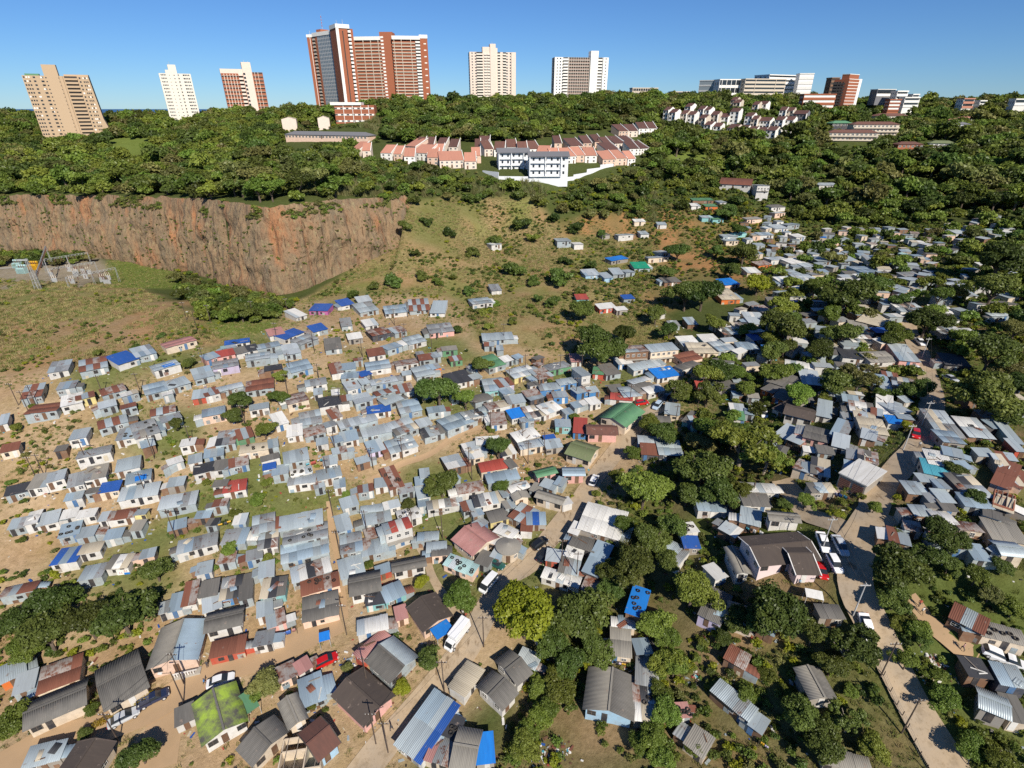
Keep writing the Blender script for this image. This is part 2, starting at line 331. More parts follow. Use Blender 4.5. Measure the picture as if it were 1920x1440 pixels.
# ---------------------------------------------------------------- survey of the settlement
# each row: roof corners A (near side, one end), B (near side, other end), C (far side behind B), roof finish, wall finish, options
# coordinates are read from nine enlarged parts of the survey photograph (three times enlarged)
TILE = {'11': (0,0), '12': (640,0), '13': (1280,0), '21': (0,480), '22': (640,480), '23': (1280,480), '31': (0,960), '32': (640,960), '33': (1280,960)}
SURVEY = {
'21': '''
270 655 378 630 355 592 g w|450 650 600 615 545 570 r g|660 608 775 570 740 525 b w|765 565 875 540 830 500 g g|935 515 1100 475 1075 447 q c|870 650 1010 610 985 575 g w T
1095 690 1200 665 1150 625 g g|820 780 940 748 915 705 g g|945 745 1065 705 1045 672 g g|1160 585 1235 560 1215 535 g p|1225 565 1320 550 1310 520 p p|1200 640 1340 615 1300 575 g l
1250 525 1330 510 1310 490 u g|1265 495 1400 480 1385 465 b w|1330 545 1450 520 1420 500 d w|1385 590 1515 575 1490 535 g g|1450 525 1575 505 1560 475 g g|1600 555 1690 540 1660 490 g g
1640 650 1755 625 1715 585 v g|1600 465 1705 425 1690 395 b w|1690 495 1785 460 1755 430 g g|1515 445 1600 430 1590 400 q w|1740 300 1840 300 1830 272 b m|1660 335 1720 320 1710 298 w w
1760 420 1840 405 1810 380 b g|1830 520 1920 510 1895 465 k g|1490 650 1585 635 1580 603 d o|1865 660 1930 650 1905 598 r w|1720 730 1835 715 1820 685 G w|120 805 230 780 210 722 r g
320 755 420 735 405 697 g g|345 850 460 820 415 775 w w J|430 815 530 785 505 757 r y|145 900 315 870 290 820 R g|575 785 705 745 680 715 r g|560 975 715 925 690 888 r g
655 1040 760 1010 740 965 g w Y|765 1035 895 985 830 925 G w Y|850 905 985 870 960 838 r g|915 945 1020 905 985 870 g g|1080 800 1160 785 1130 755 g r|1155 790 1235 770 1180 738 r w
1225 760 1365 730 1350 712 g g|1385 755 1535 735 1510 690 z g|1140 910 1265 885 1240 840 g h|1405 870 1510 850 1500 820 g w|1550 950 1620 930 1600 870 w w|1620 840 1735 815 1700 755 z c
1800 855 1920 835 1920 770 d w J|1870 915 1925 900 1925 835 r w|1695 950 1810 930 1790 865 g g|1715 1010 1830 990 1815 950 z g|1615 1010 1700 1000 1670 950 w w J|1875 1050 1930 1040 1925 998 v g
1780 1060 1845 1050 1830 1020 g w|390 1040 485 1020 455 965 g w|1340 1030 1425 1005 1400 962 r n|1215 1070 1320 1045 1280 980 x g J|1350 1110 1505 1085 1490 1045 e c Y|1150 1140 1255 1115 1230 1065 g g
1015 1080 1095 1060 1050 1022 w w|950 1185 1030 1150 985 1125 w g|1060 1170 1135 1150 1110 1110 g w|1095 1240 1200 1205 1165 1150 d w J|1195 1205 1290 1190 1270 1145 k w|1290 1190 1395 1165 1365 1125 z g
440 1160 620 1110 600 1058 G w|0 1105 100 1080 80 1050 R c|-10 950 40 935 25 890 g w|655 1220 785 1190 750 1130 g w|475 1265 595 1240 575 1170 G w J|380 1300 470 1275 455 1215 g w
710 1290 845 1250 820 1195 v w T|560 1335 665 1310 655 1265 b c|670 1380 880 1335 860 1275 g w|940 1300 1030 1280 1010 1240 v k|1255 1330 1380 1310 1300 1265 p w|1195 1298 1275 1290 1280 1255 k w
30 1350 150 1310 130 1280 d g|155 1310 260 1285 240 1225 G w|262 1285 365 1260 345 1195 g w|895 1430 1095 1390 1065 1325 g g J|1480 1205 1550 1190 1530 1160 b w|1470 1155 1570 1130 1545 1110 k w
1600 1165 1735 1140 1690 1085 g g J|1640 1240 1755 1215 1750 1180 w w Y|1620 1290 1770 1270 1760 1225 g w|1790 1260 1920 1235 1910 1175 v w''',
'22': '''
0 275 70 262 65 235 b w|95 255 170 245 165 220 g g|105 310 205 295 190 255 g g|250 318 370 305 365 275 v w|385 300 495 290 485 245 r g|500 310 580 310 575 260 z w
740 270 848 262 840 230 g w|845 190 900 188 898 160 g w|0 390 60 385 50 350 g g|135 390 205 380 190 353 w w|40 465 118 455 110 430 w k|175 450 275 430 250 395 R d
300 430 365 415 340 390 z g|500 430 630 415 585 380 g p|380 495 475 470 440 440 g w|260 530 340 505 320 475 v g|155 560 245 548 235 515 R w|570 535 652 525 640 500 G n
615 590 680 580 660 558 r n|440 585 515 575 505 548 R g|515 575 560 565 545 530 g g|310 620 430 600 415 570 z w|425 680 525 655 480 613 g g|510 635 560 622 545 600 g a
145 640 275 620 240 588 g w|112 675 170 660 155 638 b d|0 640 80 635 65 595 v g|0 690 95 685 80 645 g g|35 755 110 735 90 690 w w J|175 730 345 700 330 663 g g
80 835 175 815 140 760 w g|200 790 310 760 290 730 r g|310 770 405 750 370 715 r g|245 840 345 800 315 760 g g|620 720 740 690 690 640 d w|830 630 920 600 860 550 n g
975 685 1095 650 1060 610 w y|1110 690 1190 665 1160 625 z o J|1170 645 1290 620 1265 585 G n J|810 760 920 740 880 690 g u|890 735 970 715 945 680 r l|1040 790 1120 770 1090 745 R w
1065 815 1140 790 1110 770 g d|1120 755 1235 740 1215 712 g b|1230 725 1325 705 1310 680 g b|1195 800 1275 790 1245 755 g b|1325 775 1400 755 1370 725 z b|1395 765 1450 755 1430 733 g b
940 830 1035 810 1000 778 g g|830 870 945 840 905 805 x w J|755 830 850 800 820 760 k g|490 885 585 870 560 838 v g|335 885 450 860 415 805 g g|150 885 275 865 240 835 b w
0 975 200 925 170 880 g g J|600 985 740 925 680 870 v g|700 920 800 890 770 850 x w J|845 945 930 935 910 880 z w|960 910 1035 890 1000 855 B w|1050 910 1150 885 1110 835 x w J
1150 885 1240 850 1195 810 w w|310 1010 430 960 380 900 x g J|440 960 510 940 480 905 w g|0 1040 95 1025 70 980 v w|125 1020 280 985 255 940 g g|160 1105 245 1080 210 1030 g l
280 1110 425 1060 380 1005 g w J|470 1020 580 985 540 950 x g J|1205 960 1290 960 1265 915 v u|1305 985 1380 990 1400 915 p b|990 1045 1115 1005 1080 960 w k|1010 1085 1140 1060 1110 1030 g c
1155 1080 1245 1065 1210 1030 g k|1150 1040 1210 1030 1190 1003 b w|720 1140 800 1115 745 1045 w c J|760 1060 830 1050 810 1015 w w J|600 1205 695 1175 640 1110 w o|790 1215 930 1185 890 1145 p c
660 1345 800 1305 770 1265 R w|270 1310 350 1285 280 1190 r w Y|190 1300 265 1285 230 1250 g w|430 1365 500 1345 460 1290 v w|830 1280 1000 1240 960 1200 v g|755 1410 915 1370 870 1325 x w J
490 1430 680 1390 640 1355 x w J|110 1440 230 1425 210 1400 g w|245 1425 330 1400 310 1370 w w|1245 1400 1300 1385 1275 1352 w w|955 1330 1060 1290 1040 1260 w d J|1490 665 1570 650 1540 600 k g J
1560 605 1640 595 1620 568 w b|1600 540 1725 530 1690 500 z o 2|1745 535 1895 515 1870 488 g c 2|1650 640 1820 600 1790 575 g w|1780 680 1900 660 1840 625 B w|1640 720 1740 690 1700 675 w c
1665 760 1750 730 1710 700 k c|1590 790 1690 775 1640 735 g c|1730 770 1820 745 1790 722 w w|1515 800 1635 810 1640 780 p w|1750 960 1860 965 1890 905 k i|1820 880 1900 890 1890 835 G c
1675 1050 1810 1055 1820 1020 w b|1690 1110 1785 1110 1790 1060 R d|1790 1110 1920 1110 1920 1040 v d|1350 680 1400 670 1385 610 G w 2|1295 590 1350 590 1340 552 q w|1415 655 1475 660 1465 625 n r J
1400 835 1460 820 1430 790 w w|1520 760 1590 750 1575 720 k o|1375 105 1455 100 1435 73 g s|1480 122 1528 118 1515 90 g s|1530 98 1590 95 1570 70 g g|1600 95 1650 92 1635 68 g g
1650 65 1735 62 1710 35 N g|1520 25 1610 10 1600 -10 B k|1730 15 1840 5 1820 -10 G c|1455 295 1545 285 1520 262 w r|1550 305 1610 298 1600 280 w k|1590 240 1650 235 1640 215 b g
1325 240 1390 238 1375 215 p u|1770 330 1820 322 1800 303 w w|1850 390 1905 385 1890 362 g g|1820 145 1910 140 1890 118 d o|800 470 965 460 950 430 g g''',
'23': '''
5 500 100 490 70 450 w c|30 380 85 375 70 345 g o|45 540 200 530 160 490 e c J|0 590 110 565 80 530 R h|0 640 100 605 60 585 k w|120 480 210 470 190 435 w u
205 530 300 510 280 465 g g|235 440 330 430 310 395 x d J|320 520 430 515 410 485 v g|355 350 460 350 440 320 w c|380 380 450 375 430 345 w w|430 310 500 300 490 270 z k
400 470 450 460 440 430 b w|300 410 400 400 380 370 x g J|490 265 550 262 540 235 k k|520 290 600 285 590 250 g g|600 285 690 275 680 245 b w|545 215 620 205 610 180 g g
560 150 640 140 625 110 w w|580 110 670 95 640 70 g g|640 135 760 130 740 105 w w J|220 240 320 235 290 180 e a J|240 160 320 150 290 120 B h|365 90 440 85 420 65 w c
430 50 500 40 480 20 z a|500 25 590 15 570 -5 w w|610 40 690 30 670 5 w g|690 60 750 50 740 30 g g|760 30 830 30 820 0 g g|1000 90 1105 85 1095 50 v s
1070 40 1140 40 1130 5 g g|910 20 985 15 975 -10 g g|1280 140 1360 135 1350 110 w g|1250 110 1340 100 1320 85 G g|1490 175 1640 170 1620 145 w k|1600 215 1660 215 1650 180 g w
1860 220 1920 200 1920 160 R o|1800 280 1880 270 1850 240 k c|1740 335 1840 330 1820 315 w g|1230 310 1370 300 1360 255 x w J|1300 320 1440 310 1420 280 x w J|1400 310 1520 320 1510 285 w g J
1440 360 1560 350 1540 315 k w|1460 440 1600 435 1570 395 x k J|1560 450 1680 440 1650 400 w w J|980 365 1120 390 1120 340 e k|940 410 1045 415 1045 370 G w|1090 430 1215 420 1210 395 b d
960 480 1090 480 1080 440 x w J|900 575 1015 575 1010 515 d w|1060 590 1210 575 1190 530 f w|1220 580 1335 585 1300 500 g p|1075 715 1180 720 1160 675 v c|1180 730 1315 750 1270 680 x h J
580 640 740 655 740 610 w n|675 710 785 710 780 655 g d|480 705 620 740 630 680 k k|510 790 610 815 620 760 k a|445 745 510 765 515 720 k a|670 810 745 805 740 750 k k
510 855 565 870 580 815 t w|755 890 840 890 830 820 g w|90 755 150 755 150 710 p r|205 745 310 745 330 690 k k|270 865 350 870 345 835 w w|290 910 350 915 350 880 n w
945 870 1085 880 1080 830 x w J|1090 870 1190 880 1180 800 w y J|1195 880 1285 865 1270 805 g w|905 910 955 905 950 880 g g|970 920 1095 920 1090 890 x g J|1010 980 1160 990 1160 920 e k
1000 1020 1090 1030 1085 985 g o|1160 935 1250 935 1255 905 B w|830 1000 925 1010 920 930 g g|840 1060 935 1070 930 1010 g w|675 1030 820 1040 830 970 k p|515 1010 600 1030 605 960 g g
680 1095 745 1095 740 1075 w w|0 920 60 940 90 890 k u|60 965 150 960 140 900 r u|620 1200 715 1215 710 1150 x c J|720 1215 830 1225 820 1150 x w J|985 1150 1100 1170 1110 1100 x k J
725 1330 865 1310 820 1275 x k J|1445 985 1590 1000 1580 900 x k J|1610 1000 1755 1010 1700 930 w o J|1465 1040 1590 1050 1590 995 g k|1745 960 1840 960 1830 930 g d|1855 1030 1920 1040 1920 960 g u
1875 1085 1930 1090 1925 1045 g r|1385 1160 1520 1180 1510 1110 w c J|1360 1215 1510 1235 1515 1170 U c|1270 1330 1390 1330 1395 1270 z o|1590 1340 1740 1340 1720 1220 x d J|1590 1400 1750 1410 1740 1350 g g
1850 1260 1920 1270 1920 1150 x k J|140 1310 215 1310 220 1255 y o Y|90 1430 235 1420 220 1370 v w|350 1330 545 1320 520 1270 w w J|345 1400 500 1390 490 1330 k w|115 1360 260 1350 240 1300 x n J
1480 600 1620 610 1610 560 d d|1750 1400 1860 1440 1850 1370 e k|1740 1260 1850 1300 1840 1170 R h''',
'12': '''
1215 1370 1290 1365 1290 1330 z g|1310 1380 1360 1378 1350 1355 w w|1560 1335 1640 1325 1625 1305 g w|1685 1320 1730 1315 1720 1295 g w|845 1385 900 1382 898 1360 w w|1470 1325 1510 1320 1505 1305 x k|1650 1250 1710 1245 1700 1228 w c|1780 1265 1830 1262 1825 1245 v w|1800 1430 1850 1420 1840 1390 g g''',
'13': '''
110 1225 170 1225 150 1210 u u|170 1235 230 1230 220 1210 n u|50 1160 100 1160 95 1140 w w|130 1165 195 1165 185 1145 n a|60 1130 170 1130 160 1112 n o|415 1080 480 1085 480 1045 w w 2|365 1235 445 1230 435 1215 G h|500 1170 575 1165 570 1145 k w
520 1205 575 1200 570 1180 w h|520 1285 590 1280 580 1255 w w|590 1270 655 1262 640 1240 g g|230 1335 310 1325 290 1310 g g|245 1360 310 1355 290 1335 g c|290 1320 355 1310 345 1295 U u|430 1325 510 1320 500 1300 v w|640 1335 690 1330 680 1305 w w|770 1045 875 1045 870 1022 w w|1540 1310 1630 1305 1615 1285 w w|210 1140 245 1138 240 1120 g w''',
'31': '''
45 95 150 70 145 30 g g|140 80 215 60 215 -20 w w J|205 75 325 50 300 -5 g w|330 145 445 115 430 50 v g Y|340 40 430 20 410 -20 w g|430 35 530 15 510 -20 w w
550 50 600 40 595 0 g w|605 45 750 20 740 -20 R w|755 15 820 5 815 -15 g y|290 300 430 275 430 190 V w|440 240 560 215 550 165 e w|445 390 570 360 550 290 g g
595 315 715 300 710 240 x w JS|0 480 190 440 190 390 z g|785 265 865 245 870 195 v h|945 105 1045 75 1030 35 V o|1000 240 1215 175 1205 110 g w|1245 180 1375 165 1360 95 g g
1095 35 1180 25 1175 -10 v o|1420 120 1545 95 1520 5 g g|1450 205 1560 190 1545 95 x w J|1575 100 1810 60 1790 -10 g g J|1600 190 1840 140 1820 50 g g Y|1590 285 1845 225 1830 130 g g
1650 395 1860 330 1840 250 x g J|1700 465 1905 405 1890 340 z h Y|1705 610 1900 560 1900 450 k h J|1455 370 1540 345 1530 270 g g|1465 480 1600 455 1585 370 x u J|900 570 945 555 940 500 g w
945 555 1020 535 1010 460 V w|1020 520 1100 500 1095 395 r w|1120 475 1220 455 1205 380 k w|1145 570 1245 525 1225 460 w w J|1235 490 1345 460 1335 365 x b J|1345 500 1420 475 1400 345 k g
1180 815 1370 770 1365 700 R r|1425 755 1530 735 1520 660 g w|1505 650 1605 610 1590 545 z p|0 960 145 890 150 805 v a|70 1020 190 975 185 895 g g|210 1015 440 930 420 815 z c
1570 960 1670 910 1650 830 R h|1680 910 1755 860 1740 800 q w|125 1430 330 1380 310 1300 z k J|1700 1090 1830 1030 1720 940 v g|985 1200 1090 1150 1075 1075 k w''',
'32': '''
0 240 120 215 110 110 g g J|0 370 130 330 115 240 g g J|-20 110 60 90 60 0 g g|130 75 280 40 250 -20 g g|120 250 300 205 270 130 g g|250 130 395 80 350 30 C w 2
330 60 450 20 420 -40 w w Y|140 150 200 130 185 85 R o|430 160 545 150 500 110 g g|480 225 590 210 550 170 v k|510 250 620 235 600 190 k h|578 288 735 350 772 300 u h Y
840 60 945 20 940 -30 k y|945 20 1045 65 1120 0 r k|1045 65 1150 60 1125 5 V k|860 110 960 150 1000 100 w c J|830 170 920 195 950 150 w h|1335 85 1560 145 1610 10 w k
1150 265 1240 275 1250 215 w r|1220 330 1330 350 1360 270 x k J|1255 240 1350 262 1380 190 w w J|1285 185 1420 225 1450 160 k k|1360 330 1450 360 1500 190 v d|1130 360 1330 420 1350 370 w w J
200 350 280 320 270 285 v r|250 500 360 450 330 390 v u|140 520 240 500 230 450 d u J|310 605 375 580 350 525 q h|95 690 260 650 240 575 w w|120 840 270 690 230 655 q r J
690 1040 795 885 715 835 e w|985 830 1090 880 1120 810 w n J|315 1280 460 1390 605 1080 L w|545 1225 650 1270 700 1180 d k Y|475 1380 610 1425 665 1275 S c|760 1400 860 1390 885 1245 B k
1515 800 1630 805 1650 645 f c|1520 640 1650 650 1665 600 w c J|1660 800 1750 790 1760 695 v d|1655 960 1780 975 1780 830 g w|1650 1160 1780 1170 1795 985 x k Y|1600 570 1695 600 1745 440 B o Y
1790 250 1900 300 1940 190 G w|1180 790 1240 800 1245 740 v d''',
'33': '''
-30 1140 45 1130 75 1075 q g Y|180 390 250 345 190 275 w w|0 120 90 100 100 40 w w Y|205 95 300 135 340 95 w o|320 60 440 60 430 -10 g o|90 580 215 630 300 490 k l Y
240 610 395 650 430 540 f c Y|420 650 515 690 530 640 v o|770 600 910 590 870 520 k k|235 820 350 880 395 810 r o|165 1000 370 1170 425 1110 g o|370 1190 450 1245 475 1170 g o
1500 590 1690 690 1620 560 r o|1680 685 1930 755 1930 665 f c Y|1840 1170 1950 1190 1930 1040 k c|1740 140 1940 170 1920 70 f c|1715 200 1790 240 1780 160 g w|1560 100 1690 110 1680 60 z c
10 1290 120 1375 210 1305 f c|800 1400 1060 1450 1000 1380 f k|1160 160 1280 190 1310 110 r k J|1770 980 1930 1000 1930 870 v d J|10 200 100 190 110 130 b k|1600 930 1730 935 1740 830 d o'''}
# brick-and-plaster houses with pitched roofs: corners as above, roof, wall, ridge along ('a' A-B, 'b' B-C), note
HOUSES = [
 ('22', (1385,1000),(1555,1000),(1560,935), 'T','p','a','house with red-brown roof and pink walls beside the dirt drive'),
 ('22', (1455,905),(1600,960),(1672,850), 'n','c','b','cream house with two green painted roof slopes above the main street'),
 ('22', (1260,1105),(1395,1150),(1440,1060), 'o','c','a','brick house with faded olive green roof on the corner of the main street'),
 ('22', (1105,1245),(1215,1205),(1175,1175), 'n','p','a','small pink cottage with green roof, wing of the pink yard by the dark car'),
 ('22', (1250,1230),(1370,1225),(1320,1180), 'v','p','a','pink house with grey-blue roof facing the main street'),
 ('22', (975,1375),(1060,1345),(1105,1285), 'f','c','b','grey roofed plaster house, tall block behind the round tree'),
 ('22', (1090,1350),(1240,1390),(1250,1345), 'f','c','a','long plaster house with pale grey roof and three doors beside the street'),
 ('23', (570,890),(735,912),(745,845), 't','w','a','white house under a plain dark brown tiled roof below the orange walls'),
 ('31', (1150,680),(1355,625),(1350,510), 'k','w','a','white walled house with grey cement roof above the red shack'),
 ('31', (830,885),(1105,820),(1100,600), 'D','h','b','large peach house with roof half brown half blue-grey and white balustrade'),
 ('31', (135,1225),(475,1070),(440,945), 'k','c','a','cream house with two barred windows under grey cement roof by the parked cars'),
 ('31', (590,1115),(830,975),(730,780), 'k','c','a','grey corrugated roof house with yellow hedge and aerials on top'),
 ('31', (1140,1310),(1385,1165),(1300,950), 'm','w','b','white house with bright green moss over its cement roof'),
 ('31', (325,1450),(540,1450),(500,1290), 't','c','b','dark brown roofed house cut by the lower frame edge beside the dirt street'),
 ('31', (1420,1420),(1620,1220),(1530,1140), 'k','c','b','long grey cement roof with rust streaks beside the unroofed rooms'),
 ('31', (1625,1215),(1725,1150),(1620,1035), 'f','c','b','small house with roof half white half grey behind the mossy roof'),
 ('31', (1790,1395),(1905,1290),(1760,1175), 'T','s','a','pale blue house under worn red-brown roof by the lower street'),
 ('32', (740,245),(885,125),(740,65), 'q','c','b','plaster house with faded pink-red roof and veranda rail by the round hut'),
 ('32', (50,470),(220,430),(190,320), 'k','w','a','white cottage with two-tone grey cement roof beside the steps'),
 ('32', (290,335),(475,290),(450,240), 'k','w','a','white house with low grey roof beside the concrete path'),
 ('32', (460,665),(620,570),(530,445), 't','h','b','peach house with brown roof and faded red ridge behind the blue awning'),
 ('32', (275,960),(425,800),(300,675), 'E','g','b','grey house with roof half dark half silver above the dirt bank'),
 ('32', (125,1200),(290,1020),(95,885), 't','p','b','pink house under a smooth brown roof beside the main street'),
 ('32', (905,1110),(990,1010),(830,905), 'k','w','a','white house with dark grey gabled roof, front one of a pair'),
 ('32', (990,970),(1070,895),(900,805), 'k','w','a','white house with dark grey gabled roof, rear one of a pair'),
 ('32', (610,1440),(740,1465),(815,1225), 'f','k','a','narrow house with brown-grey corrugated roof beside a blue tarpaulin roof'),
 ('32', (1365,1110),(1640,1165),(1645,905), 'F','s','b','house with pale corrugated cement roof and blue front wall above a bare yard'),
 ('33', (425,335),(785,240),(645,85), 't','P','a','big pink-white house with broad dark brown roof by the junction'),
 ('33', (640,352),(778,330),(690,165), 't','P','a','brown roofed porch wing with white pillars over a red car'),
 ('33', (300,360),(390,318),(265,195), 'f','w','b','white outbuilding with streaked grey roof beside the big brown roof'),
 ('33', (490,50),(670,40),(640,-15), 'f','w','a','white cottage with one brown and one dark shutter by the side lane'),
 ('33', (715,1060),(865,1040),(790,850), 'F','k','b','cement house with brown-grey corrugated roof standing in the grass yard'),
 ('33', (1665,1110),(1840,1170),(1800,1010), 'g','k','a','block house with silver corrugated roof and two dark unglazed windows'),
 ('33', (1800,235),(1940,250),(1930,160), 'g','c','a','cream house with grey corrugated roof and blue tank by the flower garden'),
 ('13', (205,1040),(380,1070),(375,1020), 'R','w','a','white house with half-built brick storey on top among the trees'),
]
# shacks too far off to survey one by one: photo outline, spacing in metres
FILLS = [
 ([(1470,455),(1560,425),(1700,425),(1760,470),(1740,540),(1600,600),(1480,640),(1440,600),(1500,520)], 5.6),
 ([(1340,600),(1430,560),(1480,640),(1420,690),(1340,680)], 6.5),
 ([(1700,440),(1870,400),(1900,430),(1780,470)], 7.5),
 ([(1380,420),(1460,400),(1500,450),(1420,480)], 7.0),
 ([(1480,640),(1600,600),(1610,680),(1500,720)], 6.5),
 ([(1620,560),(1700,540),(1700,640),(1640,640)], 8.0),
 ([(1740,520),(1900,480),(1910,560),(1780,600)], 9.0),
 ([(1760,740),(1900,720),(1910,800),(1770,780)], 8.5),
]

# ---------------------------------------------------------------- every house stands on a levelled plot
def rect(t, A, B, C, h):
    ox, oy = TILE[t]
    g = lambda q: ray(ox + q[0]/3, oy + q[1]/3, h)
    (a, z1), (b, z2), (c, z3) = g(A), g(B), g(C)
    u = Vector((b.x-a.x, b.y-a.y)); w = u.length; uh = u.normalized(); n = Vector((-uh.y, uh.x))
    d = Vector((c.x-b.x, c.y-b.y)).dot(n)
    if d < 0: n = -n; uh = -uh; d = -d
    ctr = Vector(((a.x+b.x)/2, (a.y+b.y)/2)) + n*d/2
    return ctr, max(w, 1.8), max(d, 1.8), math.atan2(uh.y, uh.x), z1
def ground_under(c, w, d, rz):
    zs = []; ca, sa = math.cos(rz), math.sin(rz)
    for x in (-.5, 0, .5):
        for y in (-.5, 0, .5): zs.append(height(c.x + ca*x*w - sa*y*d, c.y + sa*x*w + ca*y*d))
    return min(zs), max(zs), sum(zs)/9

def level_plots():
    rows = []
    for t, txt in SURVEY.items():
        for row in txt.replace('\n', '|').split('|'):
            q = row.split()
            if len(q) < 8: continue
            n = list(map(float, q[:6])); rows.append((t, n[0:2], n[2:4], n[4:6], 2.3))
    rows += [(h[0], h[1], h[2], h[3], 3.1) for h in HOUSES] + [('23', (880,1240), (1035,1290), (1105,1180), 3.2)]
    num = np.zeros_like(H); den = np.zeros_like(H)
    for r in rows:
        ctr, w, d, rz, z = rect(*r); lo, hi, mean = ground_under(ctr, w, d, rz)
        i0, i1 = int((ctr.y - Y0 - 16)/GS), int((ctr.y - Y0 + 16)/GS) + 1; j0, j1 = int((ctr.x - X0 - 16)/GS), int((ctr.x - X0 + 16)/GS) + 1
        i0, j0 = max(i0, 0), max(j0, 0); gx, gy = GX[i0:i1, j0:j1] - ctr.x, GY[i0:i1, j0:j1] - ctr.y
        lx = np.abs(gx*math.cos(rz) + gy*math.sin(rz)) - w/2; ly = np.abs(-gx*math.sin(rz) + gy*math.cos(rz)) - d/2
        k = np.clip(1 - np.maximum(lx, ly)/3.2, 0, 1)**2; k = np.where(np.maximum(lx, ly) < 0, 1.0, k)
        num[i0:i1, j0:j1] += k*mean; den[i0:i1, j0:j1] += k
    wgt = np.clip(den, 0, 1)*.9; H[:] = H*(1 - wgt) + np.where(den > 1e-6, num/np.maximum(den, 1e-6), 0)*wgt
level_plots()
# ---------------------------------------------------------------- ground sheet
SETTLE = [(-60,690),(330,620),(560,565),(650,535),(860,560),(900,640),(1080,655),(1290,690),(1330,760),(1180,900),(1060,1100),(900,1300),(700,1500),(-60,1500)]
MOUND = [(-60,520),(250,535),(360,585),(430,640),(200,680),(-60,700)]
HILL = [(560,570),(640,520),(700,470),(755,385),(860,372),(1000,372),(1060,450),(1160,440),(1240,480),(1200,560),(1290,640),(1080,660),(900,640),(860,560),(700,540)]
UPHILL_SHACKS = [(1000,420),(1300,380),(1480,400),(1500,520),(1330,560),(1180,600),(1040,500)]
RIGHT = [(1290,690),(1420,560),(1500,430),(1900,420),(1990,600),(1990,1500),(900,1500),(1060,1100),(1180,900)]
LAWNS = [[(1255,285),(1330,285),(1330,310),(1250,310)],[(1390,290),(1450,285),(1450,305),(1390,305)],[(380,585),(520,590),(520,620),(400,635)],[(195,540),(330,540),(330,510),(240,480),(200,490)],[(200,255),(280,255),(280,295),(215,290)]]
YARDS = [[(380,925),(470,900),(520,960),(480,1020),(380,1010)],[(560,930),(680,900),(690,960),(570,960)],[(1400,1230),(1560,1200),(1650,1340),(1450,1330)]]
def soil_colours():
    px, py, _ = project(np.stack([GX, GY, H], -1))
    c = np.zeros(GX.shape + (3,))
    green = np.array((.085,.105,.032)); c[:] = green
    n1, n2, n3 = fbm(GX, GY, 18, 21), fbm(GX, GY, 6, 31), fbm(GX, GY, 40, 41)
    def blend(mask, col, soft=None):
        m = mask.astype(float) if soft is None else mask * np.clip(soft, 0, 1)
        m = _blur(m, 2)[..., None]; c[:] = c*(1-m) + np.array(col)*m
    blend(in_poly(px, py, RIGHT), (.155,.14,.06)); blend(in_poly(px, py, RIGHT), (.33,.22,.125), (n2-.51)*6); blend(in_poly(px, py, RIGHT), (.12,.15,.04), (n1-.48)*7)
    blend(in_poly(px, py, UPHILL_SHACKS), (.19,.16,.065)); blend(in_poly(px, py, UPHILL_SHACKS), (.42,.22,.10), (n2-.47)*7)
    blend(in_poly(px, py, SETTLE), (.47,.345,.215)); blend(in_poly(px, py, SETTLE), (.41,.275,.155), (n2-.5)*6); blend(in_poly(px, py, SETTLE), (.17,.185,.065), (n1-.54)*9)
    for m in (MOUND, HILL):
        k = in_poly(px, py, m)
        blend(k, (.30,.245,.115)); blend(k, (.225,.23,.075), (n1-.45)*6); blend(k, (.38,.245,.135), (n2-.52)*9); blend(k, (.185,.18,.065), (n3-.56)*7)
    low = in_poly(px, py, [(-60,610),(250,590),(360,560),(430,640),(200,680),(-60,700)]); blend(low, (.36,.25,.14), (n1-.42)*6); blend(low, (.42,.25,.13), (n2-.56)*9)
    for m in LAWNS: blend(in_poly(px, py, m), (.17,.22,.05))
    for m in YARDS: blend(in_poly(px, py, m), (.15,.17,.05), .4+(n2-.4)*4)
    sub = in_poly(px, py, [(-40,480),(180,480),(215,505),(160,540),(-40,545)]); blend(sub, (.33,.28,.21))
    k = in_poly(px, py, [(450,300),(530,300),(540,350),(460,350)]); blend(k, (.48,.2,.085), (n2-.55)*9)
    return c
SOIL = soil_colours()
def ground_mat():
    m, n, b, o = _new('earth')
    at = n.nodes.new('ShaderNodeVertexColor'); at.layer_name = 'soil'
    f1 = _noise(n, .9, 8, .72, 'Object'); f2 = _noise(n, .16, 5, .6, 'Object')
    a = _mix(n, _ramp(n, f1, .33, .72), at.outputs[0], (.62,.60,.55), 'MULTIPLY'); 
    a = _mix(n, _ramp(n, f2, .45, .7), a, (.88,.88,.76), 'MULTIPLY')
    sp = _ramp(n, _noise(n, 3.2, 3, .5, 'Object'), .62, .70); a = _mix(n, sp, a, (.62,.70,.5), 'MULTIPLY')
    n.links.new(a, b.inputs['Base Color']); b.inputs['Roughness'].default_value = .97; b.inputs['Specular IOR Level'].default_value = .1
    bp = n.nodes.new('ShaderNodeBump'); bp.inputs['Strength'].default_value = .9; bp.inputs['Distance'].default_value = .35
    n.links.new(f1, bp.inputs['Height']); n.links.new(bp.outputs[0], b.inputs['Normal'])
    MATS['earth'] = m; return m
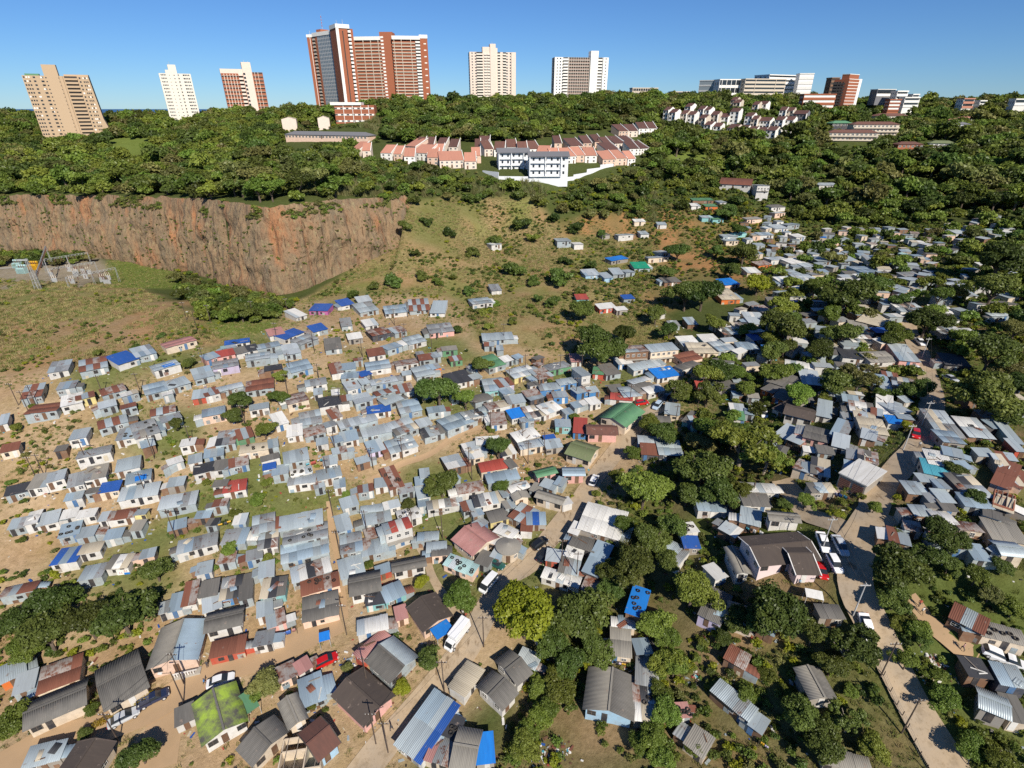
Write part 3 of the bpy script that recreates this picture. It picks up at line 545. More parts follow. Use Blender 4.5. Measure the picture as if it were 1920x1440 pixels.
def build_ground():
    ny, nx = GX.shape
    V = np.stack([GX, GY, H], -1).reshape(-1, 3)
    i = np.arange(ny*nx).reshape(ny, nx); a, b, c, d = i[:-1,:-1].ravel(), i[:-1,1:].ravel(), i[1:,1:].ravel(), i[1:,:-1].ravel()
    T = np.concatenate([np.stack([a,b,c],1), np.stack([a,c,d],1)])
    me = bpy.data.meshes.new('ground'); me.vertices.add(len(V)); me.vertices.foreach_set('co', V.ravel())
    me.loops.add(T.size); me.loops.foreach_set('vertex_index', T.ravel().astype(np.int32)); me.polygons.add(len(T))
    me.polygons.foreach_set('loop_start', (np.arange(len(T))*3).astype(np.int32)); me.polygons.foreach_set('use_smooth', np.ones(len(T), bool)); me.update(calc_edges=True)
    ca = me.color_attributes.new('soil', 'FLOAT_COLOR', 'POINT'); ca.data.foreach_set('color', np.concatenate([SOIL.reshape(-1,3), np.ones((len(V),1))], 1).ravel())
    tag(link('ground', me, ground_mat()), kind='structure')
build_ground()
# the sea, seen in gaps beyond the ridge
def build_sea():
    m, n, b, o = _new('sea_water'); b.inputs['Base Color'].default_value = (.02,.07,.16,1); b.inputs['Roughness'].default_value = .35
    s = 60000; me = mesh('sea', [(-s,-2000,-90),(s,-2000,-90),(s,s,-90),(-s,s,-90)], [(0,1,2,3)]); tag(link('sea', me, m), kind='structure')
build_sea()
# ---------------------------------------------------------------- quarry face
def build_cliff():
    xs = [c.x for c in CLIFF]; ys = [c.y for c in CLIFF]
    s = [0]
    for k in range(1, len(CLIFF)): s.append(s[-1] + math.hypot(xs[k]-xs[k-1], ys[k]-ys[k-1]))
    nu = int(s[-1] / .8); su = np.linspace(0, s[-1], nu); X = np.interp(su, s, xs); Y = np.interp(su, s, ys)
    ker = np.ones(13)/13; Xs = np.convolve(np.pad(X, 6, mode='edge'), ker, 'valid'); Ys = np.convolve(np.pad(Y, 6, mode='edge'), ker, 'valid')
    tx, ty = np.gradient(Xs), np.gradient(Ys); L = np.hypot(tx, ty); nxv, nyv = ty/L, -tx/L      # towards the quarry
    nv = 56; v, f = [], []
    zb = np.array([height(Xs[k]+nxv[k]*5, Ys[k]+nyv[k]*5) for k in range(nu)]) - 1.5
    zt = np.array([height(Xs[k]-nxv[k]*7, Ys[k]-nyv[k]*7) for k in range(nu)]) + .2
    zt = np.maximum(zt + (fbm(su, su*0, 6, 77, 3)-.55)*2.2, zb + .6)
    W = np.linspace(0, 1, nv); U, WW = np.meshgrid(su, W)
    rid = lambda a: 1 - np.abs(2*a - 1)
    Z = zb[None,:]*(1-WW) + zt[None,:]*WW
    hh = np.clip((zt - zb)/12.0, .1, 1)[None,:]
    col = rid(vnoise(U, WW*8+3, 9.0, 5))*2.2 + rid(vnoise(U*1.0, Z*.22, 3.4, 6))*2.3 + np.floor(vnoise(U, Z*.3, 5.0, 26)*4)/4*1.3 + (fbm(U, Z*.6, 2.6, 8, 3)-.5)*2.4 + (vnoise(U, Z, 16, 15)-.5)*4.0 + (vnoise(U*.4, Z, 5, 16)-.5)*1.6
    off = (4.2 - 7.4*WW + (col-1.3)*hh*np.sin(np.pi*np.clip(WW*.93+.05,0,1))**.6)
    VX = Xs[None,:] + nxv[None,:]*off; VY = Ys[None,:] + nyv[None,:]*off
    lip = np.stack([Xs - nxv*10, Ys - nyv*10, zt - 2.0], -1)
    V = np.concatenate([np.stack([VX, VY, Z], -1).reshape(-1,3), lip])
    for j in range(nv):
        for k in range(nu-1):
            a = j*nu+k; f.append((a, a+1, a+nu+1, a+nu))
    m, n, b, o = _new('quarry_rock')
    st = (1.0, 1.0, .22)
    c = _mix(n, _ramp(n, _noise(n, .22, 5, .65, 'Object', st), .38, .64), (.275,.178,.098), (.165,.128,.082))
    c = _mix(n, _ramp(n, _noise(n, .11, 4, .6, 'Object', st), .52, .68), c, (.37,.17,.075))
    c = _mix(n, _ramp(n, _noise(n, .6, 6, .7, 'Object', (1,1,.5)), .55, .68), c, (.30,.245,.13))
    c = _mix(n, _ramp(n, _noise(n, 1.4, 5, .7, 'Object', (1,1,.35)), .52, .70), c, (.52,.48,.43), 'MULTIPLY')
    c = _mix(n, _ramp(n, _noise(n, .35, 4, .7, 'Object'), .66, .72), c, (.12,.15,.045))
    c = _mix(n, _ramp(n, _noise(n, 1.0, 4, .6, 'Object', (.9,.9,.07)), .60, .66), c, (.38,.34,.30), 'MULTIPLY')
    n.links.new(c, b.inputs['Base Color']); b.inputs['Roughness'].default_value = .95
    bp = n.nodes.new('ShaderNodeBump'); bp.inputs['Strength'].default_value = 1; bp.inputs['Distance'].default_value = 1.0
    n.links.new(_noise(n, .9, 7, .7, 'Object', (1,1,.4)), bp.inputs['Height']); n.links.new(bp.outputs[0], b.inputs['Normal'])
    o = link('quarry_cliff_terrain', mesh('quarry_cliff_terrain', V.tolist(), f), m); tag(o, kind='structure')
    global CLIFF_FACE
    CLIFF_FACE = (VX, VY, Z)
build_cliff()
# ---------------------------------------------------------------- roads and paths
def spline(pts, step):
    p = [Vector(q) for q in pts]; res = []
    p = [p[0]*2-p[1]] + p + [p[-1]*2-p[-2]]
    for k in range(1, len(p)-2):
        a, b, c, d = p[k-1:k+3]; n = max(2, int((c-b).length/step))
        for t in range(n):
            t /= n; res.append(.5*((2*b)+(c-a)*t+(2*a-5*b+4*c-d)*t*t+(3*b-a-3*c+d)*t**3))
    res.append(p[-2]); return res
ROADS = []
def road(name, px, width, m, lift, kind='structure', edge=None):
    pts = [ray(*q)[0] for q in px]; c = spline([(q.x, q.y, 0) for q in pts], 1.5)
    ROADS.append(([(q.x, q.y) for q in c], width))
    v, f = [], []; nw = 7
    for k, q in enumerate(c):
        t = (c[min(k+1, len(c)-1)] - c[max(k-1, 0)]).normalized(); s = Vector((t.y, -t.x, 0))
        wob = (vnoise(np.array([k*1.5]), np.array([lift*900.]), 5, 3)[0]-.5)*1.0
        zs = []
        for j in range(nw):
            w = (j/(nw-1)-.5)*(width+wob); p = q + s*w; zs.append((p.x, p.y, height(p.x, p.y)))
        mean = sum(z[2] for z in zs)/nw
        for (x, y, z) in zs: v.append((x, y, max(z, z*.5+mean*.5) + lift))
    for k in range(len(c)-1):
        for j in range(nw-1):
            a = k*nw+j; f.append((a, a+1, a+nw+1, a+nw))
    o = link(name, mesh(name, v, f, True), m); tag(o, kind=kind); return c
road('main_street_road', [(660,1475),(697,1427),(773,1337),(853,1243),(887,1193),(917,1133),(940,1090),(990,1057),(1033,1007),(1063,970),(1083,947),(1120,890),(1160,840),(1200,790),(1237,763),(1257,747),(1285,735)], 5.0, MATS['road_concrete'], .10)
road('hillside_road', [(1800,1480),(1780,1440),(1713,1327),(1663,1227),(1623,1147),(1603,1093),(1608,1027),(1632,975),(1647,927),(1690,873),(1723,833),(1743,780),(1747,740),(1737,700),(1727,667),(1710,633),(1700,600)], 5.2, MATS['road_concrete'], .10)
road('side_lane_road', [(1608,1010),(1573,987),(1513,965),(1490,930),(1465,900)], 4.2, MATS['road_concrete'], .065)
road('junction_road', [(1560,1075),(1590,1040),(1620,1000),(1650,960)], 7.0, MATS['road_concrete'], .085)
road('lower_street_road', [(-20,1450),(40,1415),(100,1388),(200,1362),(283,1330),(333,1300),(400,1262),(500,1230),(583,1190),(640,1165)], 5.2, MATS['dirt_road'], .08)
road('lower_branch_road', [(333,1312),(307,1370),(292,1445)], 6.5, MATS['dirt_road'], .06)
road('steep_path', [(770,1000),(797,1043),(812,1085),(840,1130),(870,1170)], 2.0, MATS['road_concrete'], .06)
road('alley_path', [(615,940),(625,1010),(640,1090),(650,1160)], 1.3, MATS['dirt_road'], .05)
road('garden_path', [(1700,1120),(1720,1145),(1747,1173),(1797,1213),(1830,1240)], 3.2, MATS['dirt_road'], .06)
road('quarry_road', [(-30,506),(40,500),(110,492),(175,482)], 5.0, MATS['concrete'], .10)
road('hill_path', [(905,800),(850,820),(800,855),(750,872),(690,905)], 2.0, MATS['dirt_road'], .06)
# ---------------------------------------------------------------- shacks and houses
ROOF = {'g': ['galvanised','galvanised','galvanised_blue','zinc_pale','galvanised_old','galvanised'], 'v': ['galvanised_blue','galvanised_blue','galvanised'], 'G': ['galvanised_old','galvanised_old','galvanised','fibre_cement_pale'], 'R': ['rust_sheet','rust_sheet','rust_sheet','rust_part'],
 'z': ['rust_part','rust_part','galvanised','rust_sheet'], 'w': ['white_sheet','white_sheet','zinc_pale'], 'd': ['black_felt','black_felt','fibre_cement'], 'k': ['fibre_cement'], 'f': ['fibre_cement_pale'], 't': ['brown_tile'], 'T': ['redbrown_tile'], 'n': ['green_sheet'], 'N': ['green_tarp'],
 'o': ['olive_sheet'], 'p': ['red_sheet'], 'q': ['pink_sheet'], 'm': ['mossy_cement'], 'e': ['beige_sheet'], 'u': ['teal_sheet','zinc_pale'], 'U': ['turquoise_sheet'], 'y': ['yellow_tarp'], 'b': ['blue_tarp'], 'B': ['bright_blue_tarp'], 'V': ['blue_tarp','galvanised_blue','blue_tarp'],
 'x': ['galvanised','white_sheet','rust_part','fibre_cement','galvanised_old','beige_sheet','zinc_pale','black_felt'], 'L': ['galvanised_blue','galvanised_blue','galvanised','blue_tarp'], 'S': ['rust_part','pink_sheet','rust_part','galvanised_old']}
ROOF_WORDS = {'g': 'silver-grey tin', 'v': 'blue-grey tin', 'G': 'weathered grey tin', 'r': 'rust-striped tin', 'R': 'rusty brown iron', 'z': 'part-rusted tin', 'w': 'white sheet', 'd': 'black felt', 'k': 'dark cement', 'f': 'pale cement', 't': 'brown tile', 'T': 'red-brown', 'n': 'green sheet', 'N': 'green tarpaulin', 'o': 'olive green', 'p': 'red painted',
 'q': 'faded pink', 'm': 'mossy green', 'e': 'beige board', 'u': 'pale teal', 'U': 'turquoise', 'y': 'yellow tarpaulin', 'b': 'dark blue tarpaulin', 'B': 'bright blue tarpaulin', 'V': 'blue sheet', 'x': 'patchwork', 'L': 'long blue-streaked', 'S': 'rust-spotted', 'C': 'red-and-white striped'}
WALL_WORDS = {'w': 'white', 'g': 'tin', 'p': 'pink', 'c': 'cream', 'b': 'blue', 'u': 'turquoise', 'n': 'green', 'r': 'red', 'o': 'wooden', 'k': 'cement', 'y': 'yellow', 'l': 'lilac', 'm': 'magenta', 'a': 'orange', 'd': 'dark', 'i': 'mint', 'h': 'peach', 's': 'pale-blue', 'P': 'pink-white'}
WALLS['P'] = ('pinkwhite_plaster', (.74,.60,.58)); paint('pinkwhite_plaster', (.74,.60,.58), amount=.2)
_sheets = {}
def sheet_mesh(waves):
    if waves not in _sheets:
        n = max(1, waves*4); v, f = [], []
        for k in range(n+1):
            x = k/n - .5; z = .03*math.sin(2*math.pi*waves*(k/n)) if waves else 0
            for y in (-.5, 0, .5): v.append((x, y, z))
        b = len(v); v += [(x, y, z-.015) for x, y, z in v]
        for k in range(n):
            for j in (0, 1):
                a = k*3+j; f.append((a, a+3, a+4, a+1)); f.append((b+a, b+a+1, b+a+4, b+a+3))
            f.append((k*3, b+k*3, b+k*3+3, k*3+3)); f.append((k*3+2, k*3+5, b+k*3+5, b+k*3+2))
        e = n*3
        for j in (0, 1): f.append((j, j+1, b+j+1, b+j)); f.append((e+j, b+e+j, b+e+j+1, e+j+1))
        me = mesh('roof_sheet', v, f, waves > 0); me.materials.append(None); _sheets[waves] = me
    return _sheets[waves]
_ws = {}
def window_meshes():
    if not _ws:
        b = MB(); b.box(-.5,-.02,0,.5,.02,1); p = b.mesh('pane'); p.materials.append(None)
        b = MB(); t = .07
        b.box(-.56,-.05,-.06,.56,.02,.02); b.box(-.56,-.05,.98,.56,.02,1.06); b.box(-.56,-.05,.02,-.49,.02,.98); b.box(.49,-.05,.02,.56,.02,.98); b.box(-.03,-.04,.02,.03,.02,.98); b.box(-.49,-.04,.48,.49,.01,.53)
        fr = b.mesh('frame'); fr.materials.append(None); _ws['p'], _ws['f'] = p, fr
    return _ws['p'], _ws['f']
BLD = []; FOOT = []        # records for labels; footprints (x, y, r)
def add_window(parent, x, y, z, w, h, rz=0, fm='frame_white'):
    p, f = window_meshes()
    o = link('window', p, MATS['glass'], parent, (x, y, z), (0,0,rz), (w, 1, h)); link('frame', f, MATS[fm], o)
def add_door(parent, x, y, z, w, h, m, rz=0):
    o = link('door', cube_mesh(), MATS[m], parent, (x, y, z), (0,0,rz), (w, .07, h)); return o
TYRE_SPOTS = []; JUNK_SPOTS = []
def shack(t, A, B, C, roof, wall, opt, rnd):
    two = '2' in opt; hh = 5.0 if two else 2.3
    if t is None: c, w, d, rz, z = A
    else: c, w, d, rz, z = rect(t, A, B, C, hh); w = min(w*1.07, 19); d = min(d*1.12, 15)
    lo, hi, mean = ground_under(c, w, d, rz)
    top = max(mean + hh - .15, hi + hh - .8)
    kind = 'cottage' if (wall in 'ckhpi' and roof in 'kfewtqpRzgv') else 'shack'
    if t is None: kind = 'shed'
    root = empty(kind, (c.x, c.y, lo - .15), rz); z0 = top - lo + .15
    pxs = w * F / z; near = pxs > 40
    sl = R(rnd.uniform(2.5, 6.5)) * (1 if rnd.random() < .75 else -1)
    hy = lambda y: z0 + math.tan(sl)*y
    iw, idp = w/2 - .12, d/2 - .12
    v = [(-iw,-idp,0),(iw,-idp,0),(iw,idp,0),(-iw,idp,0),(-iw,-idp,hy(-idp)),(iw,-idp,hy(-idp)),(iw,idp,hy(idp)),(-iw,idp,hy(idp))]
    link('wall', mesh('wall', v, [(0,1,5,4),(1,2,6,5),(2,3,7,6),(3,0,4,7)]), MATS[WALLS[wall][0]], root)
    # roof of separate sheets
    single = roof in 'bBNyd'
    n = 1 if single and w < 5 else max(2, min(7, round(w/1.55))); rows = 2 if d > 5.2 and not single and pxs > 30 else 1
    if roof in 'ktTfeUomn' and w < 7: n = min(n, 3)
    lst = ROOF.get(roof); k0 = rnd.random()
    for r_ in range(rows):
        for k in range(n):
            if roof == 'r': mt = 'rust_sheet' if (k + r_) % 2 == 0 else rnd.choice(['galvanised','rust_part','galvanised'])
            elif roof == 'C': mt = ['galvanised','red_sheet','white_sheet','red_sheet','galvanised'][k % 5]
            elif roof == 'L': mt = 'blue_tarp' if k == n-1 else rnd.choice(['galvanised','galvanised_blue'])
            elif roof in 'xS': mt = rnd.choice(lst)
            else: mt = lst[int(k0*len(lst))] if rnd.random() < .72 else rnd.choice(lst)
            sw = w/n; x = -w/2 + sw*(k+.5); ln = (d + .5)/rows; y = -d/2 - .25 + ln*(r_+.5)
            jl = rnd.uniform(-.12, .22) if near else 0
            lift = .06 + .012*(k % 2) + .03*r_ + rnd.uniform(0, .015)
            waves = (max(2, round(sw/.28)) if pxs > 36 and not single else 0)
            link('roof_sheet', sheet_mesh(waves), MATS[mt], root, (x + rnd.uniform(-.03,.03), y, hy(y) + lift), (sl, rnd.uniform(-.012,.012), rnd.uniform(-.015,.015)), (sw*1.05, (ln + jl)*1.03/math.cos(sl), 1))
    # openings on the side that faces the street
    hgt = min(2.0, z0 - .3); zb = (height(c.x, c.y) - lo + .15) if False else max(.0, hy(-idp) - 2.35 - (2.4 if two else 0))
    dx = rnd.uniform(-.32, .32)*w
    dm = rnd.choice(['door_wood','door_dark','door_white','door_wood','door_dark','door_dark','door_blue'])
    if pxs > 14: add_door(root, dx, -idp - .03, zb + .02, .85, min(1.95, hy(-idp)-zb-.15), dm)
    if pxs > 22:
        wx = dx + (1.6 if dx < 0 else -1.6)
        if abs(wx) < iw - .6: add_window(root, wx, -idp - .03, zb + .95, rnd.choice([.7,.9,1.1]), rnd.choice([.6,.75,.9]), 0, rnd.choice(['frame_white','frame_dark','frame_dark']))
        if w > 6.5:
            wx2 = dx + (-1.9 if dx < 0 else 1.9)
            if abs(wx2) < iw - .6: add_window(root, wx2, -idp - .03, zb + .95, .9, .75, 0, 'frame_dark')
        if d > 3.2 and rnd.random() < .5:
            s = 1 if c.x < 0 else -1
            add_window(root, s*(iw + .03), rnd.uniform(-.2,.2)*d, zb + 1.0, .7, .6, R(90)*s, 'frame_dark')
    if two:
        for x in np.arange(-iw + 1, iw - .6, 1.9): add_window(root, float(x), -idp - .03, z0 - 1.75, .9, .9)
        link('balcony_slab', cube_mesh(), MATS['concrete'], root, (0, -idp - .5, z0 - 2.75), None, (w*.9, 1.0, .15))
    if 'T' in opt: link('tarpaulin', sheet_mesh(0), MATS['bright_blue_tarp'], root, (w*.1, -d*.22, hy(-d*.22)+.17), (sl,0,.06), (w*.45, d*.5, 1))
    if pxs > 34:                       # mended with odd boards and sheets
        for k in range(rnd.randint(1, 3)):
            pw = rnd.uniform(.6, 1.3); ph = rnd.uniform(.8, 1.7); x = rnd.uniform(-.44, .44)*w
            if abs(x) + pw/2 < iw and abs(x - dx) > pw/2 + .5: link('wall_patch', cube_mesh(), MATS[rnd.choice(['tin_wall','wood_wall','rust_part','galvanised_old','beige_sheet','cement_block','door_wood','galvanised_blue'])], root, (x, -idp - .012, max(.05, zb - .1)), (0, rnd.uniform(-.03,.03), 0), (pw, .03 + .004*k, min(ph, hy(-idp) - zb - .1)))
    # lean-to on one side: lower roof on its own thin walls
    if pxs > 24 and rnd.random() < .5:
        sd = rnd.choice([-1, 1]); lw = rnd.uniform(1.2, 2.2); ld = d*rnd.uniform(.45, .8); cy = rnd.uniform(-.5, .5)*(d-ld); zl = hy(cy) - rnd.uniform(.15, .45); x0 = sd*(iw + .02); x1 = sd*(iw + lw); zd = zl - rnd.uniform(.1, .4)
        a_, b_ = (x0, x1) if sd > 0 else (x1, x0); za, zb_ = (zl, zd) if sd > 0 else (zd, zl)
        vv = [(a_,cy-ld/2,-.6),(b_,cy-ld/2,-.6),(b_,cy+ld/2,-.6),(a_,cy+ld/2,-.6),(a_,cy-ld/2,za),(b_,cy-ld/2,zb_),(b_,cy+ld/2,zb_),(a_,cy+ld/2,za)]
        link('lean_to_wall', mesh('lean_to_wall', vv, [(0,1,5,4),(1,2,6,5),(2,3,7,6),(3,0,4,7)]), MATS[rnd.choice(['tin_wall','wood_wall',WALLS[wall][0],'tin_wall'])], root)
        link('lean_to_roof', sheet_mesh(4 if pxs > 36 else 0), MATS[rnd.choice(['galvanised','galvanised_old','rust_part','galvanised_blue','rust_sheet','white_sheet','fibre_cement'])], root, ((x0+x1)/2 + sd*.08, cy, (zl+zd)/2 + .05), (0, math.atan2(zl-zd, lw)*sd, rnd.uniform(-.03,.03)), (lw + .35, ld + .3, 1))
    if 'S' in opt:                     # old printed board nailed on as a wall
        o = link('printed_board', cube_mesh(), MATS['white_render'], root, (w*.2, -idp - .10, .25), None, (w*.55, .05, 1.5)); link('blue_band', cube_mesh(), MATS['bright_blue_tarp'], o, (.27, -.62, .03), None, (.46, .25, .42))
        for k, x in enumerate((-.28, -.12, .14, .30)): link('red_letter', mesh('red_letter', [(-.06,0,0),(-.03,0,0),(.0,0,.22),(.03,0,0),(.06,0,0),(.015,0,.3),(-.015,0,.3)], [(0,1,2,6),(2,3,4,5),(2,5,6)]), MATS['red_sheet' if k > 1 else 'magenta_paint'], o, (x, -.66, .55 if k > 1 else .25), None, (1, 1, 1.2))
    cs, sn = math.cos(rz), math.sin(rz)
    def world(x, y): return (c.x + cs*x - sn*y, c.y + sn*x + cs*y, lo - .15 + hy(y))
    if 'Y' in opt: TYRE_SPOTS.append((world, w, d, root))
    if 'J' in opt or (near and rnd.random() < .3): JUNK_SPOTS.append((world, w, d, root, rz))
    FOOT.append((c.x, c.y, max(w, d)/2))
    px, py, _ = project((c.x, c.y, top)); BLD.append(dict(o=root, kind=kind, px=float(px), py=float(py), roof=ROOF_WORDS[roof], wall=WALL_WORDS[wall], area=w*d, opt=opt, pxs=pxs))
def house(t, A, B, C, roof, wall, axis, label, rnd):
    c, w, d, rz, z = rect(t, A, B, C, 3.1); w = min(w, 25); d = min(d, 22)
    lo, hi, mean = ground_under(c, w, d, rz); top = max(mean + 2.7, hi + 1.7)
    root = empty('house', (c.x, c.y, lo - .15), rz); e = top - lo + .15
    tag(root, label, 'house')
    if axis == 'b': L, S = d, w            # ridge along local y
    else: L, S = w, d
    pitch = R(17) if S < 9 else R(13.5); rise = math.tan(pitch)*S/2
    # walls with gable ends, in a frame whose x is the ridge
    hl, hs = L/2 - .3, S/2 - .3; ri = rise - .1
    v = [(-hl,-hs,0),(hl,-hs,0),(hl,hs,0),(-hl,hs,0),(-hl,-hs,e),(hl,-hs,e),(hl,hs,e),(-hl,hs,e),(-hl,0,e+ri),(hl,0,e+ri)]
    f = [(0,1,5,4),(2,3,7,6),(1,2,6,9,5),(3,0,4,8,7)]
    rot = R(90) if axis == 'b' else 0
    if axis == 'b': v = [(-y, x, q) for x, y, q in v]
    link('wall', mesh('wall', v, f), MATS[WALLS[wall][0]], root)
    mats = {'D': ('fibre_cement_pale','galvanised_blue'), 'E': ('fibre_cement','galvanised'), 'F': ('fibre_cement_pale','fibre_cement')}.get(roof)
    if mats is None: mats = (ROOF[roof][0],)*2
    sl = S/2/math.cos(pitch) + .35
    for s, mt in ((-1, mats[1 if axis == 'b' else 0]), (1, mats[0 if axis == 'b' else 1])):
        yy = s*(S/4 + .1); zz = e + rise/2 - .05
        if axis == 'b': loc, rr = (-yy, 0, zz + .06), Matrix.Rotation(R(90), 3, 'Z') @ Matrix.Rotation(-s*pitch, 3, 'X')
        else: loc, rr = (0, yy, zz + .06), Matrix.Rotation(-s*pitch, 3, 'X')
        smooth = roof in 'tT'
        o = link('roof_slope', sheet_mesh(0 if smooth else min(60, int(L/.22))), MATS[mt], root, loc, rr.to_euler(), (L + .5, sl*1.01, .9))
        if smooth or wall == 'P':
            for q in (-.5, .5): link('barge_board', cube_mesh(), MATS['frame_white' if wall == 'P' else 'frame_dark'], o, (q, 0, -.09), None, (.16/(L+.5), 1.0, .13))
    link('ridge_cap', cube_mesh(), MATS[mats[0] if roof != 'm' else 'fibre_cement'], root, (0, 0, e + rise + .04), (0,0,rot), (L + .5, .34, .09))
    zb = max(.05, e - 2.6); fy = -(d/2 - .3) - .03
    add_door(root, rnd.uniform(-.15,.15)*w, fy, zb, .95, 2.05, rnd.choice(['door_wood','door_dark','door_white']))
    for k, x in enumerate(np.arange(-w/2 + 1.3, w/2 - .9, 2.2)):
        if abs(x) > .2*w + .2: add_window(root, float(x), fy, zb + .95, 1.3, 1.0, 0, 'frame_white' if k % 2 else 'frame_dark')
    for s in (-1, 1):
        for y in np.arange(-d/2 + 1.5, d/2 - 1, 3.0): add_window(root, s*(w/2 - .3 + .03), float(y), zb + .95, 1.1, .95, R(90)*s, 'frame_white')
    if roof == 'D':        # balustrade on the street side
        for x in np.arange(0, w/2 - .5, .45): link('baluster', cube_mesh(), MATS['frame_white'], root, (float(x), -d/2 - .9, max(.05, e-2.6)), None, (.14,.14,.8))
        link('balustrade_rail', cube_mesh(), MATS['frame_white'], root, (w/4 - .2, -d/2 - .9, max(.05, e-2.6)+.8), None, (w/2, .2, .12)); link('veranda_floor', cube_mesh(), MATS['concrete'], root, (w/4, -d/2 - .4, 0), None, (w/2 + .3, 1.4, max(.05, e-2.6)))
    FOOT.append((c.x, c.y, max(w, d)/2)); px, py, _ = project((c.x, c.y, top)); BLD.append(dict(o=root, kind='house', px=float(px), py=float(py), label=label, area=w*d, pxs=60))
    return root, w, d, e
_rnd = random.Random(5)
for t, txt in SURVEY.items():
    for row in txt.replace('\n', '|').split('|'):
        q = row.split()
        if len(q) < 8: continue
        n = list(map(float, q[:6])); shack(t, n[0:2], n[2:4], n[4:6], q[6], q[7], q[8] if len(q) > 8 else '', _rnd)
for hrow in HOUSES: house(*hrow, _rnd)
# sheds and back rooms squeezed into the gaps
def sheds():
    rnd = random.Random(14); got = []; n = 0
    for poly, sp, cap in (([(560,690),(900,640),(1080,690),(1110,760),(960,900),(880,960),(700,960),(560,930)], 5.6, 40), ([(120,900),(560,930),(640,1180),(500,1190),(330,1010),(120,1010)], 7.0, 12), ([(1300,720),(1700,650),(1700,860),(1480,900)], 6.0, 24), ([(1640,860),(1910,840),(1910,1060),(1720,1010)], 6.0, 16), ([(880,960),(960,900),(1110,900),(1080,1010),(900,1080)], 5.5, 12), ([(20,700),(330,650),(540,700),(540,900),(60,900)], 8.5, 8), ([(1020,1060),(1120,1030),(1110,1110),(1030,1110)], 5.5, 6)):
        x0, x1 = min(q[0] for q in poly), max(q[0] for q in poly); y0, y1 = min(q[1] for q in poly), max(q[1] for q in poly); m = 0
        for _ in range(2600):
            if m >= cap: break
            px, py = rnd.uniform(x0, x1), rnd.uniform(y0, y1)
            if not in_poly(np.array([px]), np.array([py]), poly)[0]: continue
            p, z = ray(px, py, 2.0); w, d = rnd.uniform(2.4, 4.2), rnd.uniform(2.2, 3.6)
            if any((p.x-q[0])**2 + (p.y-q[1])**2 < (q[2]*.86 + w*.42)**2 for q in FOOT): continue
            if any(seg_dist(np.array([p.x]), np.array([p.y]), rd)[0] < wd/2 + 2 for rd, wd in ROADS): continue
            near_ = min(BLD, key=lambda b: (b['px']-px)**2 + (b['py']-py)**2)
            rz = near_['o'].rotation_euler[2] + rnd.uniform(-.12, .12); shack(None, (Vector((p.x, p.y)), w, d, rz, z), None, None, rnd.choice('gggvGrgwxkvz'), rnd.choice('gggowkgg'), '', rnd); m += 1
sheds()
# the far valley bottom: shack roofs that run together
def valley_shacks():
    b = MB(); mats = ['galvanised','galvanised_blue','galvanised_old','white_sheet','zinc_pale','rust_part','fibre_cement','bright_blue_tarp','beige_sheet','teal_sheet']; wmats = ['tin_wall','white_paint','cement_block','cream_plaster','wood_wall','peach_plaster']
    names = [MATS[m] for m in mats + wmats]; rnd = random.Random(9); wts = [8,5,5,5,5,3,3,1,3,1]; n = 0
    for poly, sp in FILLS:
        x0, x1 = min(p[0] for p in poly), max(p[0] for p in poly); y0, y1 = min(p[1] for p in poly), max(p[1] for p in poly); got = []
        for _ in range(2200):
            px, py = rnd.uniform(x0, x1), rnd.uniform(y0, y1)
            if not in_poly(np.array([px]), np.array([py]), poly)[0]: continue
            p, z = ray(px, py, 2.4)
            if any((p.x-q[0])**2 + (p.y-q[1])**2 < (sp*1.03)**2 for q in got): continue
            if any((p.x-q[0])**2 + (p.y-q[1])**2 < (q[2]+1.6)**2 for q in FOOT): continue
            if any(seg_dist(np.array([p.x]), np.array([p.y]), rd)[0] < wd/2 + 2 for rd, wd in ROADS): continue
            got.append((p.x, p.y)); w, d = rnd.uniform(3.6, 6.2), rnd.uniform(3.0, 4.8); a = rnd.gauss(.1, .3); g = height(p.x, p.y)
            u, nn = (math.cos(a), math.sin(a)), (-math.sin(a), math.cos(a)); tl = rnd.uniform(-.35, .45)
            wm = len(mats) + rnd.choice([0,0,0,1,1,2,3,4,5]); o = (p.x, p.y, g)
            b.obox(o, u, None, nn, -w/2+.15, w/2-.15, -d/2+.15, d/2-.15, -1.2, 2.3, wm)
            k = rnd.choice([1,2,2,3]); rm = rnd.choices(range(len(mats)), wts)[0]
            for j in range(k):
                xa, xb = -w/2 + w*j/k, -w/2 + w*(j+1)/k + .05; mi = rm if rnd.random() < .75 else rnd.choices(range(len(mats)), wts)[0]; pts = []
                for zz in (0, .05):
                    for (x, y) in ((xa,-d/2),(xb,-d/2),(xb,d/2),(xa,d/2)): pts.append((o[0]+u[0]*x+nn[0]*y, o[1]+u[1]*x+nn[1]*y, g + 2.52 + tl*(y/d) + .03*(j % 2) + zz))
                b.add(pts, [(0,3,2,1),(4,5,6,7),(0,1,5,4),(1,2,6,5),(2,3,7,6),(3,0,4,7)], mi)
            b.obox(o, u, None, nn, -.4, .4, -d/2+.1, -d/2+.15, 0, 1.9, 6); FOOT.append((p.x, p.y, max(w, d)/2)); n += 1
    o = b.build('valley_shacks', names); tag(o, 'crowded small tin and block shacks filling the far valley bottom', 'shacks', kind='stuff')
valley_shacks()
